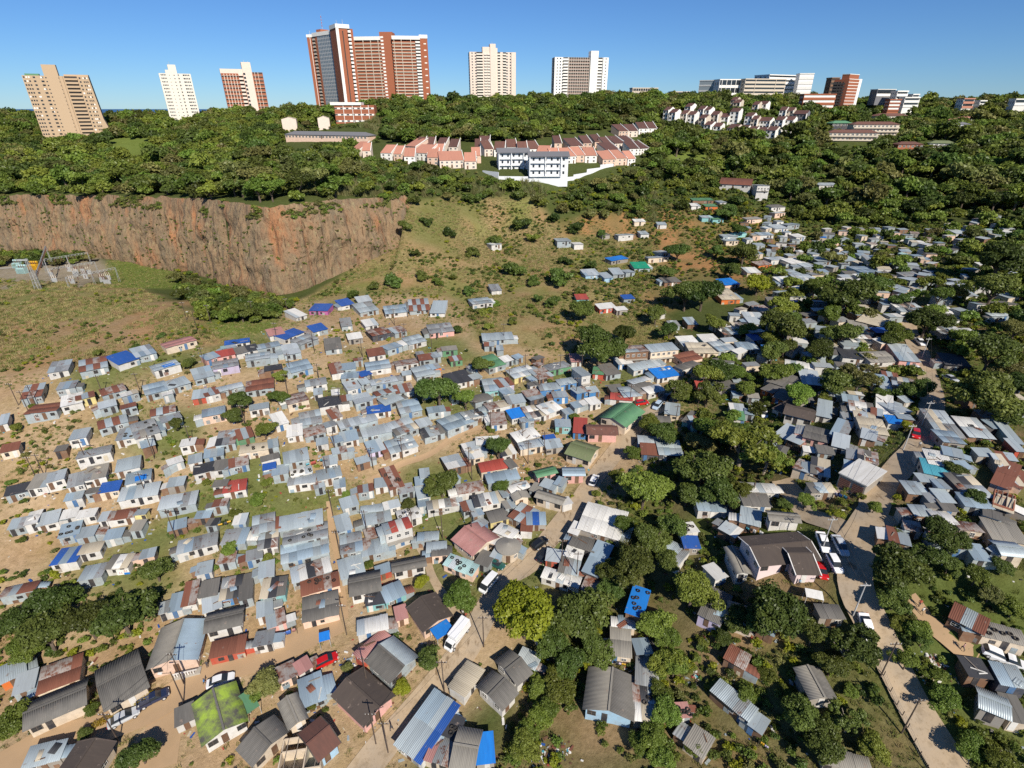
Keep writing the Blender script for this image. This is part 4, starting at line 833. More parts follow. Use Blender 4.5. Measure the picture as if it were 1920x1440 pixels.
# ---------------------------------------------------------------- blocks of flats and other buildings on the ridge
def zat(y, py):
    v = (py - 720)/F; return CAMZ - y*(SP + v*CP)/(CP - v*SP)
class Face:
    """one upright face of a building: starts at a surveyed top corner, runs along alpha to another pixel column"""
    def __init__(s, px, py, z, pxr, alpha, floors, drop=None):
        p = PS(px, py, z); a = R(alpha); k = (pxr-960)/F; D = p.y*CP + (CAMZ-p.z)*SP
        s.W = (k*D - p.x)/(math.cos(a) - k*math.sin(a)*CP); s.u = (math.cos(a), math.sin(a)); s.n = (math.sin(a), -math.cos(a))
        g = min(height(p.x, p.y), height(p.x + s.u[0]*s.W, p.y + s.u[1]*s.W)) if drop is None else p.z - drop
        s.o = (p.x, p.y, g); s.H = p.z - g; s.N = floors; s.fh = s.H/floors; s.px = px; s.py = py
    def box(s, b, x0, x1, y0, y1, z0, z1, mi=0): b.obox(s.o, s.u, None, s.n, x0, x1, y0, y1, z0, z1, mi)
    def shift(s, x, y): return (s.o[0]+s.u[0]*x+s.n[0]*y, s.o[1]+s.u[1]*x+s.n[1]*y, s.o[2])
    def side(s, right=True, W=14):
        """the return face at either end"""
        f = Face.__new__(Face); f.__dict__.update(s.__dict__)
        if right: f.o = s.shift(s.W, 0); f.u = (-s.n[0], -s.n[1]); f.n = s.u
        else: f.o = s.shift(0, -W); f.u = s.n; f.n = (-s.u[0], -s.u[1])
        f.W = W; return f
def windows(face, b, pattern, x0=None, x1=None, f0=0, f1=None, glass=0, proud=.06, tall=.42, sill=.33, alt=None, rnd=_rnd):
    """pattern across the width: w window, W wide window, . wall"""
    x0 = .0 if x0 is None else x0; x1 = face.W if x1 is None else x1; f1 = face.N if f1 is None else f1
    n = len(pattern); cw = (x1-x0)/n
    for k in range(f0, f1):
        z = k*face.fh + face.fh*sill
        for j, ch in enumerate(pattern):
            if ch == '.': continue
            m = .18 if ch == 'w' else .04
            mi = glass if alt is None or rnd.random() > .16 else alt
            face.box(b, x0 + cw*(j+m), x0 + cw*(j+1-m), -.1, proud, z, z + face.fh*tall, mi)
def balconies(face, bs, br, x0, x1, f0=0, f1=None, depth=1.1, gap=.52, par=0, slab=0, th=.22):
    """per floor a dark recess and a parapet that stands proud of it"""
    f1 = face.N if f1 is None else f1
    for k in range(f0, f1):
        z = k*face.fh
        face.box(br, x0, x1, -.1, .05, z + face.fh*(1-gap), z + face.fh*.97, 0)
        face.box(bs, x0 - .05, x1 + .05, -.05, depth + .05, z - th + .1, z + .1, slab)
        face.box(bs, x0 - .05, x1 + .05, depth - .14, depth, z + .1, z + face.fh*(1-gap), par)
def finish(root, parts):
    for name, b, mats, stuff in parts:
        if not b.v: continue
        o = b.build(name, [MATS[m] for m in mats]); o.parent = root; o.matrix_parent_inverse = Matrix.Translation(-Vector(root.location))
        if stuff: o['kind'] = 'stuff'
def start(name, face, label, cat='tower', group=None):
    r = empty(name, face.o); tag(r, label, cat, group); c = face.shift(face.W/2, -7); FOOT.append((c[0], c[1], face.W/2 + 3)); return r
ROOFTOP = lambda f, b, x0, x1, y0, y1, h: f.box(b, x0, x1, y0, y1, f.H, f.H + h)
def mast(f, x, y, z, h, root, striped=False):
    p = f.shift(x, y); b = MB(); b.tube((p[0], p[1], p[2]+z), (p[0], p[1], p[2]+z+h), .22, .12, 5, 0)
    if striped:
        for k in range(4): b.tube((p[0],p[1],p[2]+z+h*(.2+.2*k)), (p[0],p[1],p[2]+z+h*(.3+.2*k)), .34, .34, 5, 1)
    finish(root, [('rooftop_mast', b, ['steel','red_sheet'], False)])
def tan_tower():
    f = Face(40, 141, 395, 165, 30, 17); r = start('apartment_tower', f, 'tan apartment tower with flared dark side and lift shaft above the roof'); W, H = f.W, f.H
    core, win, bal, rec, st, pod, top = MB(), MB(), MB(), MB(), MB(), MB(), MB()
    f.box(core, 0, W, -15, 0, -12, H)
    # buttress that flares at the foot on the far end
    b = f.side(True, 15); pts = []
    for (x, y, z) in ((0,0,0),(15,0,0),(15,0,H*.98),(0,0,H*.98)):
        q = b.shift(x, 0); pts.append((q[0], q[1], q[2] + z))
    q0, q1 = b.shift(0, 9), b.shift(15, 9); m0, m1 = b.shift(0, 2.0), b.shift(15, 2.0)
    v = [pts[0], pts[1], pts[2], pts[3], (q0[0],q0[1],q0[2]-10), (q1[0],q1[1],q1[2]-10), (m0[0],m0[1],m0[2]+H*.33), (m1[0],m1[1],m1[2]+H*.33), (pts[3][0],pts[3][1],pts[3][2])]
    core.add(v[:8], [(4,5,7,6),(6,7,2,3),(0,4,6,3),(1,2,7,5)])
    f.box(st, W*.335, W*.55, -6, 1.6, -12, H + 9); f.box(st, W*.55, W*.60, -6, .8, -12, H)
    windows(f, win, 'www.W..W', .3, W*.30, glass=0, alt=1); windows(f, win, 'W.', W*.285, W*.335, glass=0, alt=1)
    windows(f, win, 'w....', W*.335, W*.5, proud=1.66, tall=.3); windows(f, win, '..w', W*.5, W*.55, proud=1.66, tall=.22)
    balconies(f, bal, rec, W*.625, W*.82, depth=1.0); windows(f, win, 'W.www', W*.845, W*.985, alt=1)
    f.box(pod, -2, W + 3, 0.5, 6, -13, -2.2, 0); f.box(pod, -2.4, W + 3.4, 0.4, 6.6, -2.2, -1.2, 1)
    for k in range(14): f.box(win, W*.15 + k*W*.062, W*.15 + k*W*.062 + 1.5, 5.9, 6.05, -5.8, -4.5, 0); f.box(win, W*.1 + k*W*.062, W*.1 + k*W*.062 + 1.5, 5.9, 6.05, -10, -8.8, 0)
    f.box(pod, -12, -1, -2, 3, -12, -1.0, 0); f.box(top, 2, W*.25, -9, -3, H, H + 1.6); f.box(core, W*.62, W, -13, -3, H, H + 1.5)
    finish(r, [('wall', core, ['tan_concrete'], 0), ('lift_shaft', st, ['tan_concrete'], 0), ('windows', win, ['glass','white_render'], 1), ('balconies', bal, ['tan_concrete'], 1), ('balcony_shade_panels', rec, ['shade_and_dark_parts'], 1), ('podium', pod, ['tan_concrete','terracotta'], 0), ('roof_room', top, ['green_sheet'], 0)])
def white_tower():
    f = Face(297, 137, 425, 357, 30, 15); r = start('apartment_tower', f, 'slim cream white tower with small windows and stepped top'); W, H = f.W, f.H
    core, win, st = MB(), MB(), MB(); f.box(core, 0, W, -12, 0, -12, H); f.box(st, W*.33, W*.58, -8, 1.5, -12, H + 7.5); f.box(st, W*.22, W*.33, -7, .6, -12, H + 3)
    windows(f, win, '.wwww..', 0, W*.33, 1, alt=1); windows(f, win, 'w', W*.44, W*.5, proud=1.56, tall=.25); windows(f, win, 'w..Wwww', W*.58, W*.96, 1, alt=1); windows(f, win, 'w', W*.30, W*.36, proud=.66, tall=.25)
    finish(r, [('wall', core, ['cream_render'], 0), ('stair_tower', st, ['cream_render'], 0), ('windows', win, ['glass','curtain_glass'], 1)]); mast(f, W*.4, -3, H + 7.5, 3, r)
def banded_tower():
    f = Face(413, 134, 455, 492, 26, 12); r = start('apartment_tower', f, 'brick and white striped tower with tall plain white stair column'); W, H = f.W, f.H
    core, win, bal, rec, st = MB(), MB(), MB(), MB(), MB(); f.box(core, 0, W, -12, 0, -12, H); f.box(st, W*.52, W*.74, -9, 3.2, -12, H + 9); f.box(st, -.3, W*.52, -12.2, .4, H - 2, H + 2.6)
    balconies(f, bal, rec, 0.3, W*.40, depth=.8, par=1, gap=.42); balconies(f, bal, rec, W*.41, W*.51, depth=1.6, par=0, gap=.5); balconies(f, bal, rec, W*.76, W*.99, depth=.8, par=1, gap=.42)
    for x in (.06,.13,.20,.27,.34): f.box(bal, W*x, W*x + .5, 0, .86, 0, H - 2, 0)
    for x in (.80,.88): f.box(bal, W*x, W*x + .4, 0, .86, 0, H, 0)
    for k in range(12): f.box(win, W*.525, W*.575, 3.1, 3.3, k*f.fh + f.fh*.2, k*f.fh + f.fh*.75)
    finish(r, [('wall', core, ['red_brick'], 0), ('stair_column', st, ['pinkish_render'], 0), ('windows', win, ['glass'], 1), ('balconies', bal, ['pinkish_render','red_brick'], 1), ('balcony_shade_panels', rec, ['shade_and_dark_parts'], 1)]); mast(f, W*.6, -3, H + 9, 2.5, r); mast(f, W*.7, -5, H + 9, 2, r)
def brick_complex():
    N = 22
    g = Face(594, 68, 425, 629, -42, N); k = Face(629, 52, 398, 661, 33, N); W, H = g.W, g.H
    r = start('apartment_tower', g, 'tall brick tower with grey window grid and white cornice, joined to the balcony slab')
    core, win, spn, tr, bal, rec = MB(), MB(), MB(), MB(), MB(), MB()
    g.box(core, -8, g.W, -16, 0, -14, g.H); k.box(core, 0, k.W, -18, 0, -14, k.H)
    balconies(g, bal, rec, -8, -3.5, depth=1.0); 
    for q in range(N):
        z = q*g.fh; g.box(win, .4, g.W - 1, -.1, .08, z + g.fh*.35, z + g.fh*.95, 0); g.box(spn, .2, g.W - .6, -.1, .14, z - g.fh*.05, z + g.fh*.35, 0)
    for j in range(12): x = .4 + (g.W - 1.4)*j/11; g.box(spn, x - .14, x + .14, -.1, .2, 0, g.H, 0)
    g.box(tr, g.W - 1.2, g.W + .2, -.1, .4, 0, g.H, 0); k.box(tr, -.1, 2.6, -.1, .35, 0, k.H, 0)
    balconies(k, bal, rec, k.W*.66, k.W*.82, depth=2.0, par=1, slab=1, gap=.45); k.box(rec, k.W*.36, k.W*.42, -.1, .12, 0, k.H - 2)
    g.box(tr, -8.4, g.W + .3, -16.4, .5, g.H, g.H + 3.2, 0); k.box(tr, -.3, k.W*.8, -18.4, .6, k.H, k.H + 3.2, 0); g.box(core, -5, 3, -12, -3, g.H, g.H + 6)
    # brick return block on the far left
    l = Face(575, 70, 432, 594, -6, N); l.box(core, 0, l.W, -12, 0, -14, l.H); l.box(tr, -.3, l.W*.9, -12, .3, l.H, l.H + 2.4, 0); balconies(l, bal, rec, l.W*.62, l.W*.98, depth=1.2, gap=.5); l.box(tr, l.W*.3, l.W*.34, 0, .3, 0, l.H, 0)
    finish(r, [('wall', core, ['red_brick'], 0), ('windows', win, ['curtain_glass'], 1), ('spandrel_grid', spn, ['steel'], 1), ('white_trim', tr, ['white_render'], 0), ('balconies', bal, ['pale_stone','white_render'], 1), ('balcony_shade_panels', rec, ['shade_and_dark_parts'], 1)])
    mast(g, 2, -6, g.H + 6, 12, r, True); mast(k, 4, -8, k.H + 3, 4, r); mast(k, k.W*.6, -8, k.H + 3, 5, r); mast(l, 2, -4, l.H + 2, 4, r)
    # long slab of balconies
    N = 21; a = Face(663, 76, 420, 713, -7, N); c = Face(712, 66, 418, 736, 0, N); d = Face(735, 74, 416, 787, 7, N); e = Face(786, 72, 424, 801, 9, N)
    r = start('apartment_slab', d, 'long brick slab of flats with stacked balconies, concrete fins and central brick shaft', 'flats')
    core, bal, rec, fin, tr, sh = MB(), MB(), MB(), MB(), MB(), MB()
    for q in (a, d): q.box(core, 0, q.W, -14, 0, -14, q.H); balconies(q, bal, rec, 0, q.W, depth=1.5, gap=.5, par=1, th=.75); q.box(tr, -.2, q.W + .2, -14, 1.7, q.H, q.H + 3, 0)
    for x in (.02,.36,.64,.92): a.box(fin, a.W*x, a.W*x + .45, 0, 1.9, 0, a.H)
    for x in (.06,.32,.66): d.box(fin, d.W*x, d.W*x + .45, 0, 1.9, 0, d.H)
    balconies(d, bal, rec, d.W*.84, d.W, depth=2.8, par=2, slab=2, gap=.5); c.box(sh, 0, c.W, -12, 2.4, -14, c.H + 2.5); e.box(sh, 0, e.W, -13, 1.0, -14, e.H); e.box(tr, -.2, e.W + .2, -13, 1.2, e.H, e.H + 3)
    for q in range(N): c.box(tr, c.W*.08, c.W*.28, 2.3, 2.7, q*c.fh + .3, q*c.fh + c.fh*.6); e.box(tr, e.W*.5, e.W*.8, .9, 1.15, q*e.fh + .4, q*e.fh + e.fh*.5) if q % 2 else None
    finish(r, [('wall', core, ['red_brick'], 0), ('balconies', bal, ['pale_stone','red_brick','white_render'], 1), ('balcony_shade_panels', rec, ['shade_and_dark_parts'], 1), ('fins', fin, ['pale_stone'], 1), ('brick_shaft', sh, ['red_brick'], 0), ('white_trim', tr, ['white_render'], 1)])
    # low brick podium with white bands in front of the tower
    p = Face(626, 197, 378, 701, 4, 3, 15); r = start('podium_block', p, 'low red brick block with white bands and flat white roof edge below the tower', 'block')
    core, tr, win = MB(), MB(), MB(); p.box(core, 0, p.W, -14, 0, -8, p.H); p.box(tr, -3, p.W*.68, -15, 1, p.H, p.H + 2.2)
    for q in range(3): p.box(tr, .5, p.W - .5, -.1, .12, q*p.fh + p.fh*.35, q*p.fh + p.fh*.62); 
    for q in range(3): windows(p, win, 'W.W.W.W.W.W.W.', 0, p.W, q, q+1, tall=.2, sill=.39, proud=.16)
    for x in (.22,.45,.66,.85): p.box(tr, p.W*x, p.W*x + .4, 0, .3, 0, p.H)
    finish(r, [('wall', core, ['red_brick'], 0), ('white_bands', tr, ['white_render'], 0), ('windows', win, ['glass'], 1)])
def cream_tower():
    f = Face(880, 97, 500, 967, 9, 20); r = start('apartment_tower', f, 'cream tower with stepped centre and rows of small balconies behind a palm'); W, H = f.W, f.H
    core, win, bal, rec, st = MB(), MB(), MB(), MB(), MB(); f.box(core, 0, W, -16, 0, -12, H); s = f.side(False, 16); windows(s, win, 'ww.ww', 1, 15)
    f.box(st, W*.44, W*.56, -9, 2.2, -12, H + 8); f.box(st, W*.28, W*.44, -8, .9, -12, H + 5); f.box(st, W*.66, W*.71, -3, .9, -12, H); f.box(st, W*.9, W, -10, 1.2, -12, H); f.box(st, W*.56, W*.60, -7, 1, -12, H + 4)
    windows(f, win, '.w.W', 0, W*.15, alt=1); balconies(f, bal, rec, W*.15, W*.28, depth=1.1); balconies(f, bal, rec, W*.31, W*.37, depth=2.0); balconies(f, bal, rec, W*.38, W*.435, depth=2.0); balconies(f, bal, rec, W*.60, W*.66, depth=1.2); balconies(f, bal, rec, W*.72, W*.79, depth=1.1); windows(f, win, 'W.w', W*.79, W*.9, alt=1)
    finish(r, [('wall', core, ['pinkish_render'], 0), ('stair_tower', st, ['pinkish_render'], 0), ('windows', win, ['glass','curtain_glass'], 1), ('balconies', bal, ['cream_render'], 1), ('balcony_shade_panels', rec, ['shade_and_dark_parts'], 1)]); mast(f, W*.5, -4, H + 8, 2.5, r)
    f = Face(1040, 107, 470, 1141, 7, 15); r = start('apartment_tower', f, 'white tower with recessed brown balcony grid and tall plain white shaft'); W, H = f.W, f.H
    core, win, bal, rec, st = MB(), MB(), MB(), MB(), MB(); f.box(core, 0, W, -15, 0, -12, H); f.box(st, W*.66, W*.80, -9, 2.6, -12, H + 6); f.box(st, W*.9, W, -12, 1.4, -12, H); f.box(st, 0, W*.13, -12, 1.2, -12, H)
    windows(f, win, '.w.W', .5, W*.12, proud=1.26, alt=1); balconies(f, bal, rec, W*.16, W*.25, depth=2.4, par=0, slab=0, gap=.45); balconies(f, bal, rec, W*.26, W*.65, depth=.9, par=1, gap=.5); balconies(f, bal, rec, W*.81, W*.89, depth=.7, gap=.5); windows(f, win, '.w.', W*.91, W*.99, proud=1.46)
    for k in range(10): f.box(bal, W*.265 + W*.042*k, W*.265 + W*.042*k + .35, 0, 1.0, 0, H, 2)
    f.box(st, W*.12, W*.9, -3, 3.5, -1, 2.2)
    finish(r, [('wall', core, ['white_render'], 0), ('shaft', st, ['white_render'], 0), ('windows', win, ['glass','curtain_glass'], 1), ('balconies', bal, ['white_render','balcony_brown','pale_stone'], 1), ('balcony_shade_panels', rec, ['shade_and_dark_parts'], 1)])
    f = Face(1572, 153, 430, 1593, -40, 11); k = Face(1593, 148, 424, 1616, 38, 11); r = start('apartment_tower', k, 'narrow brick tower with pale bands on its end wall and dark balconies')
    core, bal, rec, tr = MB(), MB(), MB(), MB(); f.box(core, -4, f.W, -12, 0, -8, f.H); k.box(core, 0, k.W, -14, 0, -8, k.H); balconies(f, bal, rec, -4, f.W - .5, depth=.9, par=1, gap=.5)
    for x in (0,.25,.5,.75): f.box(bal, f.W*x, f.W*x + .5, 0, 1.0, 0, f.H, 1)
    for q in range(12): k.box(tr, -.1, k.W*.8, -.1, .15, q*k.fh - .25, q*k.fh + .25)
    k.box(tr, k.W*.8, k.W + .3, -14, .3, -8, k.H + .5); k.box(core, 1, k.W*.8, -8, -1, k.H, k.H + 4); k.box(tr, .8, k.W*.8 + .2, -8.2, -.8, k.H + 4, k.H + 4.5)
    finish(r, [('wall', core, ['red_brick'], 0), ('balconies', bal, ['dark_wall','shade_and_dark_parts'], 1), ('balcony_shade_panels', rec, ['shade_and_dark_parts'], 1), ('pale_bands', tr, ['white_render'], 0)])
def band_block(name, label, px, py, z, pxr, al, floors, drop, T, wallm='white_render', glassm='glass', sp=.5, cat='building', roof=None, fins=0, parap=1.0):
    f = Face(px, py, z, pxr, al, floors, drop); r = start(name, f, label, cat); core, win, pr, fn = MB(), MB(), MB(), MB(); f.box(core, 0, f.W, -T, 0, -8, f.H)
    for k in range(floors):
        zz = k*f.fh; f.box(win, .4, f.W - .4, -.1, .05, zz + f.fh*sp, zz + f.fh*.95); f.box(pr, -.1, f.W + .1, -.1, .5, zz, zz + f.fh*sp)
        for s in (f.side(True, T), f.side(False, T)): windows(s, win, 'w.w.w.', .5, T - .5, k, k+1)
    f.box(pr, -.3, f.W + .3, -T - .3, .6, f.H, f.H + parap)
    for k in range(fins): x = f.W*(k + .5)/fins; f.box(fn, x - .25, x + .25, 0, .8, 0, f.H)
    finish(r, [('wall', core, [wallm], 0), ('window_bands', win, [glassm], 1), ('spandrels', pr, [roof or wallm], 1), ('fins', fn, [wallm], 1)]); return f, r
tan_tower(); white_tower(); banded_tower(); brick_complex(); cream_tower()
band_block('office_block', 'low glassy grey office block with curved white roof edge on the skyline', 1312, 152, 520, 1352, -20, 3, 17, 20, 'steel', 'curtain_glass', .3)
band_block('office_block', 'white columned drum-shaped office wing beside the grey glass block', 1350, 150, 505, 1402, 6, 2, 16, 18, 'white_render', 'glass', .35, fins=6)
band_block('office_block', 'pale grey office block with long window bands, middle of the hilltop group', 1398, 149, 500, 1474, 10, 4, 16, 18, 'pale_stone', 'glass', .55, fins=2)
band_block('hospital_block', 'bright white hospital block with dark window strips, highest of the hilltop group', 1443, 141, 540, 1500, 24, 5, 24, 24, 'white_render', 'glass', .6)
band_block('hospital_wing', 'white gable wing with small square windows beside the hospital strips', 1500, 139, 536, 1527, -8, 4, 22, 14, 'white_render', 'white_render', .6)
band_block('office_block', 'pale concrete office block with upright window slots behind the ridge trees', 1186, 166, 520, 1234, 3, 3, 14, 14, 'pale_stone', 'glass', .45, fins=11)
band_block('office_block', 'distant flat white building low on the skyline behind dark trees', 1258, 173, 540, 1300, 0, 2, 9, 12, 'pale_stone', 'glass', .5)
band_block('school_block', 'long pink brick block with white window bands beside the narrow brick tower', 1508, 178, 420, 1568, -4, 3, 13, 10, 'red_brick', 'white_render', .5)
band_block('apartment_block', 'dark brown apartment block half hidden behind the narrow brick tower', 1560, 147, 480, 1575, 5, 4, 16, 10, 'wood_wall', 'shade_and_dark_parts', .5)
band_block('house_block', 'white modern house with dark blue flat roof on the right skyline', 1646, 168, 440, 1680, 8, 1, 6, 10, 'slate_grey', 'glass', .4, roof='white_render', parap=.5)
band_block('house_block', 'white villa with two rows of windows beside the flat blue roof', 1683, 172, 430, 1703, 5, 2, 8, 9, 'white_render', 'glass', .55)
band_block('house_block', 'small white house stepping down the hill under the skyline villa', 1697, 184, 425, 1725, 0, 2, 8, 9, 'white_render', 'glass', .55)
band_block('garage_block', 'brick block with white grid of openings under the skyline villas', 1669, 188, 410, 1690, -4, 3, 9, 8, 'red_brick', 'white_render', .4)
band_block('house_block', 'white gabled house low on the skyline left of the spreading tree', 1712, 178, 440, 1724, 0, 2, 7, 9, 'white_render', 'glass', .55)
band_block('house_block', 'cream house with red roof edge beside the spreading skyline tree', 1808, 186, 430, 1828, 4, 2, 8, 9, 'white_render', 'glass', .5, roof='terracotta')
band_block('house_block', 'white house half hidden by trees below the spreading skyline tree', 1838, 190, 430, 1850, 0, 2, 7, 8, 'white_render', 'glass', .5)
band_block('house_block', 'flat white house at the far right end of the skyline', 1905, 187, 420, 1935, -4, 1, 5, 9, 'white_render', 'glass', .5)
# the white three-storey flats above the open slope
def white_flats():
    for (px, py, z, pxr, al, nm, roofm, lab) in ((934,286,268,992,6,'front','slate_grey','white three-storey flats with blue-grey gable end and railed balconies, rear wing'), (992,293,258,1066,2,'near','slate_grey','white three-storey flats with dark slate roof and ground floor grille, front wing')):
        f = Face(px, py, z, pxr, al, 3); f = Face(px, py, z, pxr, al, 3, 11.2); r = start('flats', f, lab, 'flats'); core, win, bal, rf, sl = MB(), MB(), MB(), MB(), MB(); f.box(core, 0, f.W, -11, 0, -6, f.H)
        n = int(f.W/3.4)
        for k in range(3): windows(f, win, '.w'*n + '.', 0, f.W, k, k+1, tall=.42); f.box(sl, .3, f.W*.8, -.1, 1.3, k*f.fh - .12, k*f.fh + .1); 
        for k in range(1, 3):
            f.box(bal, .3, f.W*.8, 1.2, 1.28, k*f.fh + .9, k*f.fh + 1.0)
            for j in range(14): f.box(bal, .3 + f.W*.0571*j, .38 + f.W*.0571*j, 1.2, 1.28, k*f.fh + .1, k*f.fh + .9)
        for x in (.0,.4,.8): f.box(sl, f.W*x + .2, f.W*x + .7, 1.0, 1.4, 0, f.H)
        o = f.o; pts = []
        for (x, y, z2) in ((-.8,1.6,-.1),(f.W+.8,1.6,-.1),(f.W+.8,-5.5,2.3),(-.8,-5.5,2.3),(-.8,-12.4,-.1),(f.W+.8,-12.4,-.1)):
            q = f.shift(x, y); pts.append((q[0], q[1], q[2] + f.H + z2))
        rf.add(pts, [(0,1,2,3),(3,2,5,4)]); rf.add([(p[0],p[1],p[2]-.25) for p in pts], [(3,2,1,0),(4,5,2,3)]); 
        g = MB()
        for x in (.02, f.W - .02):
            a, b2, c2 = f.shift(x, 0), f.shift(x, -11), f.shift(x, -5.5); g.add([(a[0],a[1],a[2]+f.H-.01),(b2[0],b2[1],b2[2]+f.H-.01),(c2[0],c2[1],c2[2]+f.H+2.0)], [(0,1,2)])
        finish(r, [('wall', core, ['cool_white_render'], 0), ('gable', g, ['cool_white_render'], 0), ('roof', rf, [roofm], 0), ('windows', win, ['glass'], 1), ('balcony_slabs', sl, ['cool_white_render'], 1), ('railings', bal, ['steel'], 1)])
    # boundary wall along the yard
    b = MB(); pts = [ray(x, y)[0] for x, y in ((905,322),(935,336),(990,341),(1045,342),(1075,338),(1100,328),(1125,318),(1150,312))]; r = empty('boundary_wall', pts[0]); tag(r, 'long white boundary wall curving round the flats and townhouses', 'wall')
    for p, q in zip(pts[:-1], pts[1:]):
        b = MB(); d = Vector((q.x-p.x, q.y-p.y)); L = d.length; u = d/L; n = (u.y, -u.x); z0 = min(p.z, q.z); b.obox((p.x, p.y, z0), u, None, n, 0, L, -.12, .12, -1.5, 2.4 + abs(p.z-q.z)*.5); finish(r, [('wall_panel', b, ['cool_white_render'], 0)])
white_flats()
# townhouse rows: near edge left, near edge right, far corner, roof
def townhouses():
    rnd = random.Random(3); T2 = lambda x, y: (620 + x/6, 220 + y/6); T3 = lambda x, y: (900 + x/5.333, 210 + y/5.333)
    rows = [(T2, 'terracotta', '''235 358 335 360 412 278|355 375 450 372 485 325|560 400 685 402 760 310|705 410 800 410 840 360|825 440 950 440 965 395|910 390 1090 405 1140 345|1085 450 1215 450 1235 392|1145 390 1260 390 1290 345|1225 485 1500 480 1565 385|1505 495 1640 492 1670 435|1585 430 1690 430 1715 375|840 305 960 330 1000 285'''),
     (T2, 'darkbrown_tile', '960 300 1050 305 1075 230|1055 305 1165 305 1205 235|1185 315 1290 315 1310 265|1325 330 1430 325 1445 235|1620 330 1670 330 1690 270|1665 295 1790 295 1800 230|1730 345 1830 340 1850 265'),
     (T3, 'redbrown_tile', '45 370 135 365 150 315|140 375 250 375 270 285|270 350 375 350 445 262|380 375 480 375 500 305|500 370 600 365 635 285'),
     (T3, 'darkbrown_tile', '745 310 820 310 855 225|905 340 1030 335 1100 250|1035 310 1120 305 1160 255|1150 295 1230 295 1260 255|1250 320 1320 320 1370 262|1350 310 1450 310 1500 275|1480 310 1560 305 1600 280|1500 365 1590 365 1600 320|1560 365 1690 360 1700 330|1270 380 1400 380 1420 335'),
     (T3, 'terracotta', '560 400 690 420 680 365|700 430 800 440 790 370|830 440 960 440 970 390|930 430 1050 430 1050 362|1052 435 1170 435 1170 368|1230 470 1360 470 1370 415|1330 460 1470 460 1480 390|1480 465 1555 465 1560 420'),
     (T3, 'darkbrown_tile', '1390 190 1480 188 1478 142|1482 188 1580 185 1575 140|1590 165 1680 163 1680 127|1682 163 1770 160 1770 125')]
    for fn, rm, txt in rows:
        for row in txt.split('|'):
            x1, y1, x2, y2, x3, y3 = map(float, row.split()); H = 4.6
            a, z = ray(*fn(x1, y1), H); b, _ = ray(*fn(x2, y2), H)
            u = Vector((b.x-a.x, b.y-a.y)); w = max(4.0, u.length); u.normalize(); n = Vector((-u.y, u.x)); d = max(6.0, min(11, w*1.1)); rz = math.atan2(u.y, u.x)
            g = min(height(a.x, a.y), height(b.x, b.y)); root = empty('townhouse', (a.x, a.y, g), rz); rise = 4.4
            v = [(0,0,-3),(w,0,-3),(w,d,-3),(0,d,-3),(0,0,H),(w,0,H),(w,d,H+rise),(0,d,H+rise)]
            wm = rnd.choice(['white_render','pinkish_render','white_render','peach_plaster'])
            link('wall', mesh('wall', v, [(0,1,5,4),(1,2,6,5),(2,3,7,6),(3,0,4,7)]), MATS[wm], root)
            sl = math.atan2(rise, d); L = math.hypot(rise, d)
            link('roof', sheet_mesh(0), MATS[rm], root, (w/2 - .12, d/2 - .1, H + rise/2 + .12), (sl, 0, 0), (w - .1, L + .5, 5))
            link('parapet', mesh('parapet', [(w-.25,-.4,H-.3),(w+.1,-.4,H-.3),(w+.1,d+.2,H+rise+.45),(w-.25,d+.2,H+rise+.45),(w-.25,-.4,H+.35),(w+.1,-.4,H+.35),(w+.1,d+.2,H+rise+.9),(w-.25,d+.2,H+rise+.9)], [(0,3,2,1),(4,5,6,7),(0,1,5,4),(1,2,6,5),(2,3,7,6),(3,0,4,7)]), MATS['white_render'], root)
            for k in range(max(1, int(w/3))):
                x = (k+.5)*w/max(1, int(w/3)); add_window(root, x, -.04, H - 1.7, 1.3, 1.0)
                if k % 2: add_window(root, x, -.04, H - 4.0, 1.3, 1.2)
                else: add_door(root, x, -.04, H - 4.5, 1.0, 2.0, 'door_wood')
            c = Vector((a.x, a.y)) + u*w/2 + n*d/2; FOOT.append((c.x, c.y, max(w, d)/2)); px, py, _ = project((c.x, c.y, g + H)); BLD.append(dict(o=root, kind='townhouse', px=float(px), py=float(py), roof={'terracotta': 'terracotta', 'redbrown_tile': 'red-brown', 'darkbrown_tile': 'dark brown'}[rm], wall={'white_render': 'white', 'pinkish_render': 'pale pink', 'peach_plaster': 'peach'}[wm], area=w*d, pxs=20))
townhouses()
